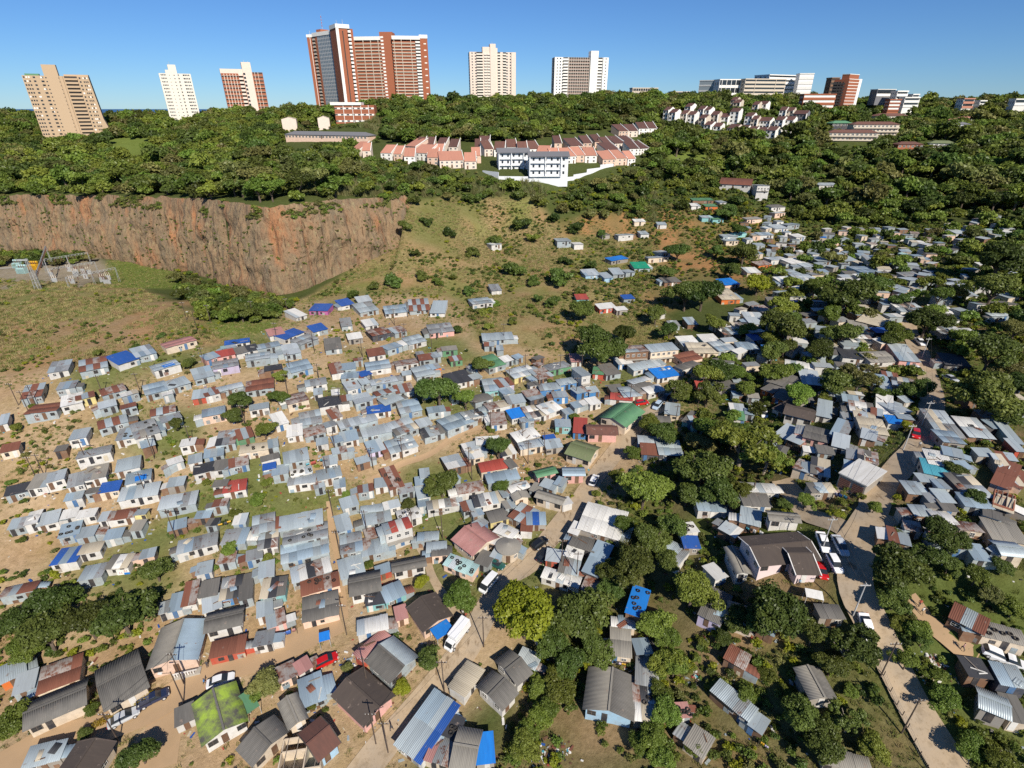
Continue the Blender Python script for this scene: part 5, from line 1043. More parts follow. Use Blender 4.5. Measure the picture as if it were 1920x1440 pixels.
# white terrace houses stepping up the right-hand hill
def terraces():
    rnd = random.Random(4); T5 = lambda x, y: (1220 + x/5.647, 110 + y/5.647)
    for (x, y, h, wd) in ((160,600,9,5),(225,625,9,6),(390,545,7,6),(345,630,8,5),(425,640,8,6),(525,590,9,5),(580,600,9,6),(540,670,7,6),(670,640,8,6),(760,650,6,9),(870,490,9,5),(905,510,8,6),(880,630,11,7),(1100,540,9,5),(1180,535,9,6),(1030,665,9,6),(1090,690,8,5),(1190,700,7,10),(1390,600,9,5),(1460,605,9,6),(1350,715,10,6),(1450,715,10,7),(600,720,4,6),(700,735,4,6),(860,750,4,8),(960,760,4,8),(1060,775,4,7),(1160,785,4,7),(1270,800,7,7),(1570,640,9,10)):
        px, py = T5(x, y); a, z = ray(px, py, h*.5); g = height(a.x, a.y); rz = R(rnd.uniform(-50,-38)); root = empty('terrace_house', (a.x, a.y, g), rz); d = 9.0; w = wd*1.1; H = h*1.05
        v = [(-w/2,0,-4),(w/2,0,-4),(w/2,d,-4),(-w/2,d,-4),(-w/2,0,H-1),(w/2,0,H-1),(w/2,d,H+.4),(-w/2,d,H+.4),(-w/2,d*.62,H+1.8),(w/2,d*.62,H+1.8)]
        wm = 'white_render' if x < 1500 else 'slate_grey'
        link('wall', mesh('wall', v, [(0,1,5,4),(1,2,6,9,5),(2,3,7,6),(3,0,4,8,7)]), MATS[wm if rnd.random() < .6 or x > 1500 else 'pale_stone'], root)
        for (y0, z0, y1, z1) in ((-.4, H-1.1, d*.62, H+1.85), (d*.62, H+1.85, d+.3, H+.3)):
            s = math.atan2(z1-z0, y1-y0); link('roof_slope', sheet_mesh(0), MATS['darkbrown_tile'], root, (0, (y0+y1)/2, (z0+z1)/2 + .08), (s,0,0), (w + .1, math.hypot(z1-z0, y1-y0), 3))
        link('party_wall', cube_mesh(), MATS['white_render'], root, (w/2 + .1, -.5, -4), None, (.35, 1.6, H + 3.4))
        for k in range(max(1, int(H/3))):
            for q in range(max(1, int(w/2.6))): add_window(root, -w/2 + (q+.5)*w/max(1, int(w/2.6)), -.04, H - 2.9 - 3*k, 1.5, 1.3, 0, 'frame_dark')
        FOOT.append((a.x, a.y + d/2, max(w, d)/2)); BLD.append(dict(o=root, kind='terrace_house', px=px, py=py, roof='brown', wall='white', area=w*d, pxs=15))
terraces()
def hill_house(name, lab, fn, A, B, d, H, roofm, wallm, cat='house', floors=1):
    a, z = ray(*fn(*A), H); b, _ = ray(*fn(*B), H); u = Vector((b.x-a.x, b.y-a.y)); w = u.length; u.normalize(); n = Vector((-u.y, u.x)); rz = math.atan2(u.y, u.x); g = min(height(a.x, a.y), height(b.x, b.y))
    root = empty(name, (a.x, a.y, g), rz); tag(root, lab, cat)
    link('wall', mesh('wall', [(.4,.4,-4),(w-.4,.4,-4),(w-.4,d-.4,-4),(.4,d-.4,-4),(.4,.4,H),(w-.4,.4,H),(w-.4,d-.4,H),(.4,d-.4,H)], [(0,1,5,4),(1,2,6,5),(2,3,7,6),(3,0,4,7)]), MATS[wallm], root)
    e = min(d/2, w/2)*.98; rs = d*.2; v = [(-.3,-.3,H-.05),(w+.3,-.3,H-.05),(w+.3,d+.3,H-.05),(-.3,d+.3,H-.05),(e,d/2,H+rs),(w-e,d/2,H+rs)]
    link('roof', mesh('roof', v, [(0,1,5,4),(1,2,5),(2,3,4,5),(3,0,4),(3,2,1,0)]), MATS[roofm], root)
    for k in range(floors):
        for x in np.arange(1.8, w - 1.2, 3.2): add_window(root, float(x), .36, H - 2.0 - 2.9*k, 1.7, 1.2, 0, 'frame_white')
        if floors > 1: link('balcony', cube_mesh(), MATS['pale_stone'], root, (w/2, -.4, H - 2.9 - 2.9*k), None, (w - 1, 1.4, .9))
    add_door(root, w*.45, .36, H - 2.75 - 2.9*(floors-1), 1.0, 2.0, 'door_wood'); c = Vector((a.x, a.y)) + u*w/2 + n*d/2; FOOT.append((c.x, c.y, max(w, d)/2))
T6 = lambda x, y: (1520 + x/4.8, 110 + y/4.8); TP = lambda x, y: (x, y)
hill_house('terrace_block', 'long brown-roofed terrace with deep balconies, lowest of three', T6, (165,660), (620,668), 10, 7, 'redbrown_tile', 'pale_stone', 'flats', 2)
hill_house('terrace_block', 'long brown-roofed terrace with white dividing walls, middle of three', T6, (390,582), (810,592), 10, 8, 'redbrown_tile', 'pale_stone', 'flats', 3)
hill_house('terrace_block', 'short brown-roofed terrace, highest of three above the garden trees', T6, (620,515), (880,512), 10, 5.5, 'redbrown_tile', 'pale_stone', 'flats', 2)
hill_house('hall', 'flat hall with green fascia beside the middle brown terrace', T6, (200,578), (385,580), 9, 5, 'green_sheet', 'dark_wall', 'hall')
hill_house('villa', 'brown hip-roofed villa with arched cream porch on the hillside', T6, (790,770), (1020,772), 9, 3.6, 'redbrown_tile', 'red_brick')
hill_house('villa', 'low villa with faded brown roof and white walls beside the arched porch villa', T6, (1075,752), (1320,764), 9, 3.6, 'olive_sheet', 'white_render')
hill_house('villa', 'house with bright orange tiled roof above the white railed balcony', T6, (1395,532), (1632,522), 8, 4.5, 'terracotta', 'white_render')
hill_house('villa', 'small house with pale orange roof beside the bright orange roof', T6, (1250,548), (1350,552), 6, 3.5, 'terracotta', 'white_render')
hill_house('villa', 'two-storey house with white railed balcony under a dark roof on the green slope', T6, (1235,590), (1450,592), 8, 6.5, 'slate_grey', 'cool_white_render', 'house', 2)
hill_house('pavilion', 'white pavilion with dark openings under a flat roof among hillside trees', T6, (682,862), (830,866), 6, 3.4, 'concrete_white', 'white_render', 'pavilion')
hill_house('hall', 'long pink plaster building with dark slate roof below the brick podium', TP, (533,252), (690,251), 12, 6, 'slate_grey', 'peach_plaster', 'hall', 1)
def gable_hut(px, py, w, h, lab):
    a, z = ray(px, py); g = height(a.x, a.y); root = empty('stair_block', (a.x, a.y, g), R(14)); tag(root, lab, 'block'); d = 8
    link('wall', mesh('wall', [(-w/2,0,-3),(w/2,0,-3),(w/2,d,-3),(-w/2,d,-3),(-w/2,0,h),(w/2,0,h),(w/2,d,h),(-w/2,d,h),(0,0,h+1.6),(0,d,h+1.6)], [(0,1,5,8,4),(1,2,6,5),(2,3,7,9,6),(3,0,4,7)]), MATS['pinkish_render'], root)
    for s in (-1, 1): link('roof_slope', sheet_mesh(0), MATS['pale_stone'], root, (s*w/4, d/2, h + .88), (0, s*math.atan2(1.6, w/2), 0), (math.hypot(1.6, w/2) + .4, d + .6, 4))
    FOOT.append((a.x, a.y + 4, 5))
gable_hut(545, 247, 12, 10, 'tall plain pink gabled block behind the slate hall, at its far left end'); gable_hut(609, 243, 9.5, 9, 'narrow plain pink gabled block behind the slate hall, nearer the podium')
# ---------------------------------------------------------------- trees, bushes, grass
def leaf_cloud(centres, radii, n_each, size, rng, flat=.75, shell=.45):
    """small leaf faces through the volume of overlapping clumps, most of them near each clump's skin"""
    V, Fc = [], []
    tot = 0
    C = np.repeat(centres, n_each, 0); Rr = np.repeat(radii, n_each, 0)
    n = len(C); d = rng.normal(size=(n, 3)); d /= np.linalg.norm(d, axis=1)[:, None]
    rr = (shell + (1-shell)*rng.random(n)**.6)[:, None]
    p = C + d*Rr[:, None]*rr*np.array([1, 1, flat])
    nrm = d*.75 + rng.normal(size=(n, 3))*.55 + np.array([0, 0, .35]); nrm /= np.linalg.norm(nrm, axis=1)[:, None]
    a = np.cross(nrm, rng.normal(size=(n, 3))); a /= np.linalg.norm(a, axis=1)[:, None]; b = np.cross(nrm, a)
    s = (size*(.6 + .8*rng.random(n)))[:, None]
    q = np.stack([p - a*s, p + b*s*.55, p + a*s, p - b*s*.55], 1)
    return q.reshape(-1, 3)
def quads_mesh(name, pts):
    n = len(pts)//4; me = bpy.data.meshes.new(name); me.vertices.add(n*4); me.vertices.foreach_set('co', pts.ravel())
    me.loops.add(n*4); me.loops.foreach_set('vertex_index', np.arange(n*4, dtype=np.int32)); me.polygons.add(n); me.polygons.foreach_set('loop_start', (np.arange(n)*4).astype(np.int32)); me.update(calc_edges=True)
    me.materials.append(None); return me
def crown_mesh(name, seed, clumps, per, size, r=1.0, hgt=.8, spread=.72, csize=(.26,.42), base=.0):
    """unit crown: radius 1, centre at z 0"""
    rng = np.random.default_rng(seed); c = []
    lobes = rng.integers(4, 7); ang = rng.uniform(0, 6.28) + np.arange(lobes)*6.28/lobes + rng.normal(0, .3, lobes)
    lr = rng.uniform(.25, .62, lobes)*spread/.72; lc = np.stack([np.cos(ang)*lr, np.sin(ang)*lr, rng.uniform(-.25, .42, lobes)*hgt], 1); lc[0] = (rng.uniform(-.15,.15), rng.uniform(-.15,.15), .25*hgt); ls = rng.uniform(.34, .58, lobes)
    while len(c) < clumps:
        k = rng.integers(lobes); d = rng.normal(size=3); d /= np.linalg.norm(d); d[2] = abs(d[2])*.9 - .25
        c.append(lc[k] + d*ls[k]*np.array([1, 1, hgt])*rng.uniform(.55, 1.05))
    c = np.array(c); rad = rng.uniform(csize[0]*.55, csize[1]*.8, clumps)
    return quads_mesh(name, leaf_cloud(c, rad, per, size, rng))
def trunk_mesh(name, seed, limbs=5):
    rng = random.Random(seed); b = MB(); z = -1.35
    top = Vector((rng.uniform(-.06,.06), rng.uniform(-.06,.06), -.45)); b.tube((0,0,z), top, .075, .055, 7)
    for k in range(limbs):
        a = 2*math.pi*(k + rng.random()*.5)/limbs; l = rng.uniform(.4,.62); mid = top + Vector((math.cos(a)*l*.5, math.sin(a)*l*.5, .28)); end = top + Vector((math.cos(a)*l, math.sin(a)*l, .55 + rng.uniform(0,.25)))
        b.tube(top - Vector((0,0,.03)), mid, .045, .03, 5); b.tube(mid, end, .03, .01, 5)
    me = b.mesh(name); me.materials.append(None); return me
CROWN_NEAR = [crown_mesh('crown', 100+k, 74, 210, .052, hgt=.7 + .12*(k % 3)) for k in range(6)]
CROWN_OPEN = [crown_mesh('crown', 150+k, 46, 200, .048, hgt=.5, spread=.9, csize=(.18,.32)) for k in range(2)]
CROWN_MID = [crown_mesh('crown', 200+k, 42, 70, .088, hgt=.66 + .08*k) for k in range(5)]
CROWN_FAR = [crown_mesh('crown', 300+k, 40, 32, .125, hgt=(.5,.62,.75,.9,1.15,.7,.42,.85)[k]) for k in range(8)]
TRUNKS = [trunk_mesh('trunk', 40+k) for k in range(3)]
LEAFM = {'d': 'leaf_dark', 'm': 'leaf_mid', 'b': 'leaf_bright', 'o': 'leaf_olive', 'f': 'leaf_fresh'}
TREES = []       # (x, y, r, px, py, name)
def tree(px, py, rpx, col='d', kind='n', name='tree', rnd=_rnd, squash=1.0):
    p, z = ray(px, py, 4.0); r = rpx*z/F
    p, z = ray(px, py, max(.6, r*squash)); r = rpx*z/F; g = height(p.x, p.y)
    return plant_tree(p.x, p.y, g, r, z, col, kind, name, rnd, squash, (px, py))
def plant_tree(x, y, g, r, z, col, kind, name, rnd, squash=1.0, pp=None):
    bush = name == 'bush'
    lift = r*squash*(.5 if bush else .98)
    root = empty(name, (x, y, g - .1), rnd.uniform(0, 6.28))
    lst = {'n': CROWN_NEAR, 'o': CROWN_OPEN, 'm': CROWN_MID, 'f': CROWN_FAR}[kind]
    link('crown', rnd.choice(lst), MATS[LEAFM[col]], root, (0, 0, lift), None, (r*rnd.uniform(.94,1.06), r*rnd.uniform(.94,1.06), r*squash))
    if not bush: link('trunk', rnd.choice(TRUNKS), MATS['bark' if kind != 'o' else 'pale_bark'], root, (0, 0, lift), None, (r, r, r*squash*.95))
    TREES.append((x, y, r)); 
    if pp is None: pp = project((x, y, g + lift))[:2]
    BLD.append(dict(o=root, kind=name, px=float(pp[0]), py=float(pp[1]), col=col, tk=kind, r=r, area=r*r, pxs=2*r*F/z))
    return root
# single trees that stand among the houses: photo centre, radius, tint, leaf detail
for row in '''1040 1200 38 d n|1048 1288 34 m n|1012 1338 30 f n|985 1398 32 m n|1230 1170 34 m n|1250 1242 36 f n|1255 1332 30 m n|1222 1380 30 m n|1385 1160 28 d n|1525 1190 32 d n|1150 1070 34 d n|1262 985 30 d n|1330 800 34 m n|985 1150 64 b n|1092 1150 55 d n|865 1118 34 m n|803 1232 27 d n|757 1287 18 b n|790 1090 15 b n|447 748 24 d n|441 778 20 d n|520 742 20 m n|494 805 22 m n|528 704 15 m n|330 795 14 d n|353 680 13 d n
822 728 40 d n|872 748 24 m n|898 683 24 d n|828 905 34 d n|935 840 28 d n|938 912 18 m n|768 943 14 d n|1125 640 46 d n|1172 625 26 d n|1092 577 27 d n|1208 913 50 m n|1187 847 18 m n|1158 897 20 m n|1118 925 10 m n
1190 1060 45 d n|1222 1007 35 d n|1168 985 22 m n|1120 1215 34 d n|1067 1243 35 d n|1105 1238 16 b n|1150 1100 28 d n|1250 1050 26 d n|1297 1110 46 m n|1467 1140 60 d n|1420 1160 34 d n|1593 1210 52 d o|1560 1245 32 d n|1357 1193 20 d n|1690 1062 52 d n|1740 1040 30 d n|1773 1000 38 d n|1680 1120 32 d n|1300 1403 18 m n
1500 1340 40 d n|1545 1390 42 d n|1595 1350 38 d o|1640 1400 30 m n|1770 1310 30 m n|1397 822 66 m o|1440 850 46 m o|1320 873 52 d n|1350 920 40 d n|1290 925 30 d n|1613 705 42 o o|1857 735 60 d n|1895 770 40 d n|1860 660 45 d n|1740 600 38 d n|1473 610 44 d n|1450 657 28 d n|1580 622 34 d n|1540 655 30 d n|1590 545 48 d n|1528 540 22 m n|1423 528 26 b n|1395 470 30 d n|1318 545 38 d n|1288 550 34 d n|1340 605 22 m n|1353 693 30 d n|1397 727 22 m n
1863 540 42 d n|1880 478 50 d n|1640 530 28 d n|1690 560 20 d n|1670 637 18 d n|1547 743 13 m n|290 1067 32 d n|227 1150 58 d n|165 1165 46 d n|100 1125 42 d n|85 1190 50 d n|20 1165 38 d n|45 1215 30 m n|430 1027 18 m n|173 1330 15 m n|160 1372 15 d n|262 1412 34 d n|503 1278 30 o n|480 1300 20 m n|580 1322 15 m n|20 1355 34 m n|1255 1190 28 m n|1265 1250 30 m n|1240 1300 24 m n|1010 1290 26 m n|1030 1330 26 m n|990 1370 22 m n|1200 1390 24 m n|1240 1420 26 m n|1330 1130 20 d n
1510 940 18 m n|1570 965 14 b n|1650 740 16 m n|1700 800 14 b n|1830 1080 24 m n|1880 1060 20 d n|1860 1110 26 o n|1900 1140 24 m n|1780 1060 22 d n|1720 1180 26 m n|1700 1240 24 m n|1750 1260 22 m n|1730 1200 18 d n|1640 950 16 m n|1395 920 22 m n|1470 945 14 d n|1690 1000 14 d n|1820 1400 30 m n|1870 1420 34 m n|30 800 11 m n|145 350 1 d n|690 1060 12 m n|700 790 8 m n|565 760 8 m n|1600 780 10 m n|1255 620 20 d n|1230 590 22 d n|1270 470 22 d n|1250 510 18 d n|1370 505 20 d n|1345 470 16 d n|1365 395 20 d n|1385 430 16 m n|1790 880 20 d n|1830 930 22 d n'''.replace('\n', '|').split('|'):
    q = row.split()
    if float(q[2]) > 3: tree(float(q[0]), float(q[1]), float(q[2]), q[3], q[4])
# bushes on the open hillside and along the banks
for row in '''925 440 21 d|840 427 16 d|965 493 24 d|1050 510 26 d|975 412 20 d|1000 440 14 m|780 470 12 d|885 465 16 d|800 410 14 d|760 415 16 d|790 510 16 d|735 515 22 d|700 530 14 d|820 520 14 m|878 541 14 d|905 580 12 m|930 565 10 m|855 610 16 d|915 605 14 m|960 600 10 m|1000 520 16 d|1010 555 12 d|660 545 14 m|850 515 10 m|995 570 9 m|1035 560 18 d|1060 480 16 d|1110 490 16 d|1130 430 14 d|1080 420 18 d|1040 400 16 d|1085 545 12 m|1030 625 8 d|960 595 9 d
180 655 13 d|250 648 12 d|215 660 7 m|300 625 9 d|60 760 9 m|165 840 7 m|260 760 7 m|40 1010 10 m|60 1090 12 m|210 900 9 m|480 930 18 m|440 960 14 m|500 900 12 m|650 925 12 m|240 985 9 d|320 1000 9 d|360 1010 8 m|500 1045 14 m|470 1050 12 m|560 1085 6 m|650 1245 14 o|670 1260 12 m|540 1330 12 m|920 800 10 m|1075 775 12 m|1090 790 9 m|1010 870 8 m|700 1130 8 m|1030 710 8 m|760 815 8 m|870 870 9 m|385 900 10 m|410 925 12 m|340 960 8 m|100 905 7 m|20 900 9 m|1345 1280 20 m|1400 1290 24 m|1440 1260 18 m|1480 1290 14 m|1360 1330 20 m|1430 1340 22 o|1600 1290 16 m|1290 1240 18 m|1320 1200 14 m|1560 1150 14 m|1640 1290 14 m|1730 1350 16 m|1760 1390 18 m|1700 1290 16 m|1690 1160 20 m|1710 1090 22 m'''.replace('\n', '|').split('|'):
    q = row.split(); _p, _z = ray(float(q[0]), float(q[1]) + float(q[2])*.6)
    if min(seg_dist(np.array([_p.x]), np.array([_p.y]), c)[0] - wd/2 for c, wd in ROADS) < .8 or min(math.hypot(_p.x-a, _p.y-b) - r*.8 for a, b, r in FOOT) < .4: continue
    tree(float(q[0]), float(q[1]), float(q[2]), q[3], 'n' if float(q[1]) > 700 else 'm', 'bush')
# ---------------------------------------------------------------- woodland, undergrowth, grass
OCC = np.zeros((900, 1620), bool)          # 1 m cells: y 0..900, x -800..820
_oy, _ox = np.mgrid[0:900, 0:1620]; 
def _mark(x, y, r):
    i0, i1 = int(max(0, y-r-1)), int(min(899, y+r+2)); j0, j1 = int(max(0, x+800-r-1)), int(min(1619, x+800+r+2))
    if i1 <= i0 or j1 <= j0: return
    OCC[i0:i1, j0:j1] |= (np.hypot(_ox[i0:i1, j0:j1]-800+.5-x, _oy[i0:i1, j0:j1]+.5-y) < r)
for (x, y, r) in FOOT: _mark(x, y, r*.92 + .3)
OCC_B = OCC.copy(); OCC[:] = False
for c, w in ROADS:
    for (x, y) in c: _mark(x, y, w/2 + .2)
OCC_R = OCC.copy(); OCC |= OCC_B
def occupied(x, y):
    i = np.clip(y.astype(int), 0, 899); j = np.clip((x + 800).astype(int), 0, 1619); return OCC[i, j]
def heights(x, y):
    fx = np.clip((x-X0)/GS, 0, len(_gx)-1.001); fy = np.clip((y-Y0)/GS, 0, len(_gy)-1.001); i = fx.astype(int); j = fy.astype(int); fx = fx-i; fy = fy-j
    return (H[j,i]*(1-fx)+H[j,i+1]*fx)*(1-fy) + (H[j+1,i]*(1-fx)+H[j+1,i+1]*fx)*fy
def grid_points(step, x0, x1, y0, y1, seed):
    rng = np.random.default_rng(seed); x, y = np.meshgrid(np.arange(x0, x1, step), np.arange(y0, y1, step)); x = (x + rng.uniform(-.48, .48, x.shape)*step).ravel(); y = (y + rng.uniform(-.48, .48, y.shape)*step).ravel(); return x, y
def scatter(name, label, cat, templates, pts):
    """one uncountable mass: instances of small templates over many points. pts: x y z scale rot idx"""
    col = bpy.data.collections.new(name + '_pieces')
    for k, (me, m, nm) in enumerate(templates):
        o = bpy.data.objects.new('%s_%s' % (nm, chr(97+k)), me); 
        o.material_slots[0].link = 'OBJECT'; o.material_slots[0].material = MATS[m]; col.objects.link(o)
    me = bpy.data.meshes.new(name); me.vertices.add(len(pts)); me.vertices.foreach_set('co', np.ascontiguousarray(pts[:, :3]).ravel())
    for nm, c in (('scl', 3), ('rot', 4)):
        a = me.attributes.new(nm, 'FLOAT', 'POINT'); a.data.foreach_set('value', np.ascontiguousarray(pts[:, c]).astype(np.float32))
    a = me.attributes.new('idx', 'INT', 'POINT'); a.data.foreach_set('value', np.ascontiguousarray(pts[:, 5]).astype(np.int32)); me.update()
    o = bpy.data.objects.new(name, me); COL.objects.link(o); tag(o, label, cat, kind='stuff')
    g = bpy.data.node_groups.new(name, 'GeometryNodeTree'); g.interface.new_socket('Geometry', in_out='INPUT', socket_type='NodeSocketGeometry'); g.interface.new_socket('Geometry', in_out='OUTPUT', socket_type='NodeSocketGeometry')
    N = g.nodes; gi, go = N.new('NodeGroupInput'), N.new('NodeGroupOutput'); ip = N.new('GeometryNodeInstanceOnPoints'); ci = N.new('GeometryNodeCollectionInfo'); ci.inputs[0].default_value = col; ci.inputs[1].default_value = True; ci.inputs[2].default_value = True
    def at(nm, t):
        q = N.new('GeometryNodeInputNamedAttribute'); q.data_type = t; q.inputs[0].default_value = nm; return q.outputs[0]
    cx = N.new('ShaderNodeCombineXYZ'); L = g.links
    L.new(gi.outputs[0], ip.inputs['Points']); L.new(ci.outputs[0], ip.inputs['Instance']); ip.inputs['Pick Instance'].default_value = True; L.new(at('idx', 'INT'), ip.inputs['Instance Index'])
    L.new(at('rot', 'FLOAT'), cx.inputs[2]); L.new(cx.outputs[0], ip.inputs['Rotation']); L.new(at('scl', 'FLOAT'), ip.inputs['Scale']); L.new(ip.outputs[0], go.inputs[0])
    md = o.modifiers.new('scatter', 'NODES'); md.node_group = g; return o
WOODS = [
 ([(-80,190),(560,190),(640,245),(665,285),(650,364),(560,367),(400,366),(0,354),(-80,354)], 8.0, 3.0, 8.2),
 ([(500,190),(860,186),(1240,176),(1240,225),(1160,232),(1000,255),(840,258),(690,258),(640,246)], 8.0, 3.0, 7.8),
 ([(650,296),(760,304),(915,328),(930,345),(1085,348),(1150,322),(1210,300),(1240,400),(1090,402),(990,368),(780,371),(650,366)], 8.0, 3.2, 5.6),
 ([(1200,182),(1990,186),(1990,425),(1880,398),(1700,418),(1560,412),(1480,395),(1350,350),(1240,330),(1200,290)], 8.2, 3.0, 8.6),
 ([(1720,430),(1990,400),(1990,620),(1860,600),(1780,480)], 9.0, 3.6, 6.4),
 ([(330,508),(430,536),(520,556),(560,566),(470,592),(380,585),(335,548)], 5.2, 2.4, 4.2), ([(-60,476),(110,468),(180,478),(100,486),(-60,492)], 6.0, 2.5, 4.5),
 ([(1240,330),(1350,350),(1480,395),(1400,420),(1290,400)], 9.5, 3.4, 5.4),
 ([(1290,690),(1420,560),(1500,430),(1720,420),(1960,400),(1960,800),(1750,760),(1600,720),(1420,800)], 11.0, 2.2, 4.8),
 ([(960,1440),(1080,1180),(1150,960),(1290,850),(1350,760),(1460,840),(1330,960),(1290,1120),(1250,1300),(1200,1440)], 5.8, 2.2, 5.0),
 ([(1290,1180),(1640,1230),(1720,1440),(1270,1440)], 6.4, 1.7, 4.2), ([(1680,1050),(1910,1000),(1930,1440),(1830,1440),(1690,1180)], 6.4, 1.7, 4.0), ([(-30,1090),(140,1080),(280,1060),(290,1190),(130,1260),(-30,1250)], 8.0, 2.2, 4.4), ([(1390,880),(1510,960),(1480,1000),(1330,960)], 8.0, 1.8, 3.2),
 ([(1130,900),(1290,690),(1420,800),(1480,900),(1300,1000),(1230,1100)], 7.0, 2.2, 4.6),
]
def woodland():
    rng = np.random.default_rng(77); P_all = []
    foot = np.array(FOOT); names = []
    for wi, (poly, step, r0, r1) in enumerate(WOODS):
        x, y = grid_points(step, -780, 800, 120, 780, 500 + wi); z = heights(x, y); px, py, dep = project(np.stack([x, y, z + 4], -1))
        k = in_poly(px, py, poly)
        for l in LAWNS: k &= ~in_poly(px, py, l)
        x, y, z, px, py, dep = (q[k] for q in (x, y, z, px, py, dep)); r = rng.uniform(r0, r1, len(x))*np.where(rng.random(len(x)) < .18, 1.25, 1)
        for i in range(len(x)):
            d = np.hypot(foot[:,0]-x[i], foot[:,1]-y[i]); m = (d - foot[:,2]).min()
            if m < .5 and wi < 8: continue
            if wi >= 8 and (OCC_R[int(y[i]), int(x[i]+800)] or (d < foot[:,2]*.66).any()): continue
            fr = (np.abs(foot[:,0]-x[i]*foot[:,1]/max(y[i],1)) < foot[:,2]+2) & (foot[:,1] > y[i]) & (foot[:,1]-y[i] < 26)
            ri = min(r[i], max(1.2, m*.9) if wi < 8 else 9)
            if fr.any() and wi < 8: ri = min(ri, 2.4)
            if _below(np.array([x[i]]), np.array([y[i]]))[0] > -3 and wi == 0: continue
            P_all.append((x[i], y[i], z[i], ri, dep[i], px[i], py[i], wi))
    A = np.array(P_all); order = np.argsort(-A[:,3]/A[:,4]); rnd = random.Random(8)
    n_named = sum(1 for b in BLD if b['kind'] == 'tree'); named = max(0, 300 - n_named)
    inview = (A[:,5] > -20) & (A[:,5] < 1940)
    take, spread_ = [], []
    for i in order:                       # the largest in view, spread out so that each can be picked out
        if len(take) >= named: break
        if not inview[i] or A[i,3] < 2.6: continue
        if all((A[i,5]-A[j,5])**2 + (A[i,6]-A[j,6])**2 > 13**2 for j in take): take.append(i)
    tk = set(take)
    for i in take:
        x, y, z, r, dep, px, py, wi = A[i]; plant_tree(x, y, z, r, dep, rnd.choice('ddmmof'), 'f' if dep > 330 else 'm' if dep > 210 else 'n', 'tree', rnd, rnd.uniform(.8, 1.1), (px, py)); BLD[-1]['wood'] = int(wi)
    rest = np.array([i for i in range(len(A)) if i not in tk]); B = A[rest]
    tm = [(c, m, 'wood_crown') for c in CROWN_FAR for m in ('leaf_dark','leaf_mid','leaf_olive','leaf_fresh')]
    w = rng.choice(4, len(B), p=[.34,.36,.13,.17]); pts = np.stack([B[:,0], B[:,1], B[:,2] + B[:,3]*.6, B[:,3], rng.uniform(0, 6.28, len(B)), rng.integers(0, len(CROWN_FAR), len(B))*4 + w], 1)
    scatter('woodland', 'dense green wood covering the ridge and the far slopes', 'wood', tm, pts)
    print('woodland', len(B), 'named', len(take))
woodland()
def tuft_mesh(name, seed, n, hgt, wid, lean):
    rng = np.random.default_rng(seed); v = []
    a = rng.uniform(0, 6.28, n); rr = np.sqrt(rng.random(n))*.5; bx, by = np.cos(a)*rr, np.sin(a)*rr; h = hgt*rng.uniform(.55, 1.1, n); da = rng.uniform(0, 6.28, n); l = lean*rng.random(n)*h; w = wid*rng.uniform(.6, 1.2, n); t = rng.uniform(0, 6.28, n)
    q = np.stack([np.stack([bx-np.cos(t)*w, by-np.sin(t)*w, 0*h], -1), np.stack([bx+np.cos(t)*w, by+np.sin(t)*w, 0*h], -1), np.stack([bx+np.cos(da)*l+np.cos(t)*w*.3, by+np.sin(da)*l+np.sin(t)*w*.3, h], -1), np.stack([bx+np.cos(da)*l-np.cos(t)*w*.3, by+np.sin(da)*l-np.sin(t)*w*.3, h], -1)], 1)
    return quads_mesh(name, q.reshape(-1, 3))
TUFTS = [tuft_mesh('tuft', 60+k, 26, .42, .05, .9) for k in range(3)]
REEDS = [tuft_mesh('reed_clump', 70+k, 46, 1.5, .035, .55) for k in range(2)]
SHRUB = [crown_mesh('shrub_crown', 400+k, 16, 34, .14, hgt=.75, csize=(.3,.5)) for k in range(3)]
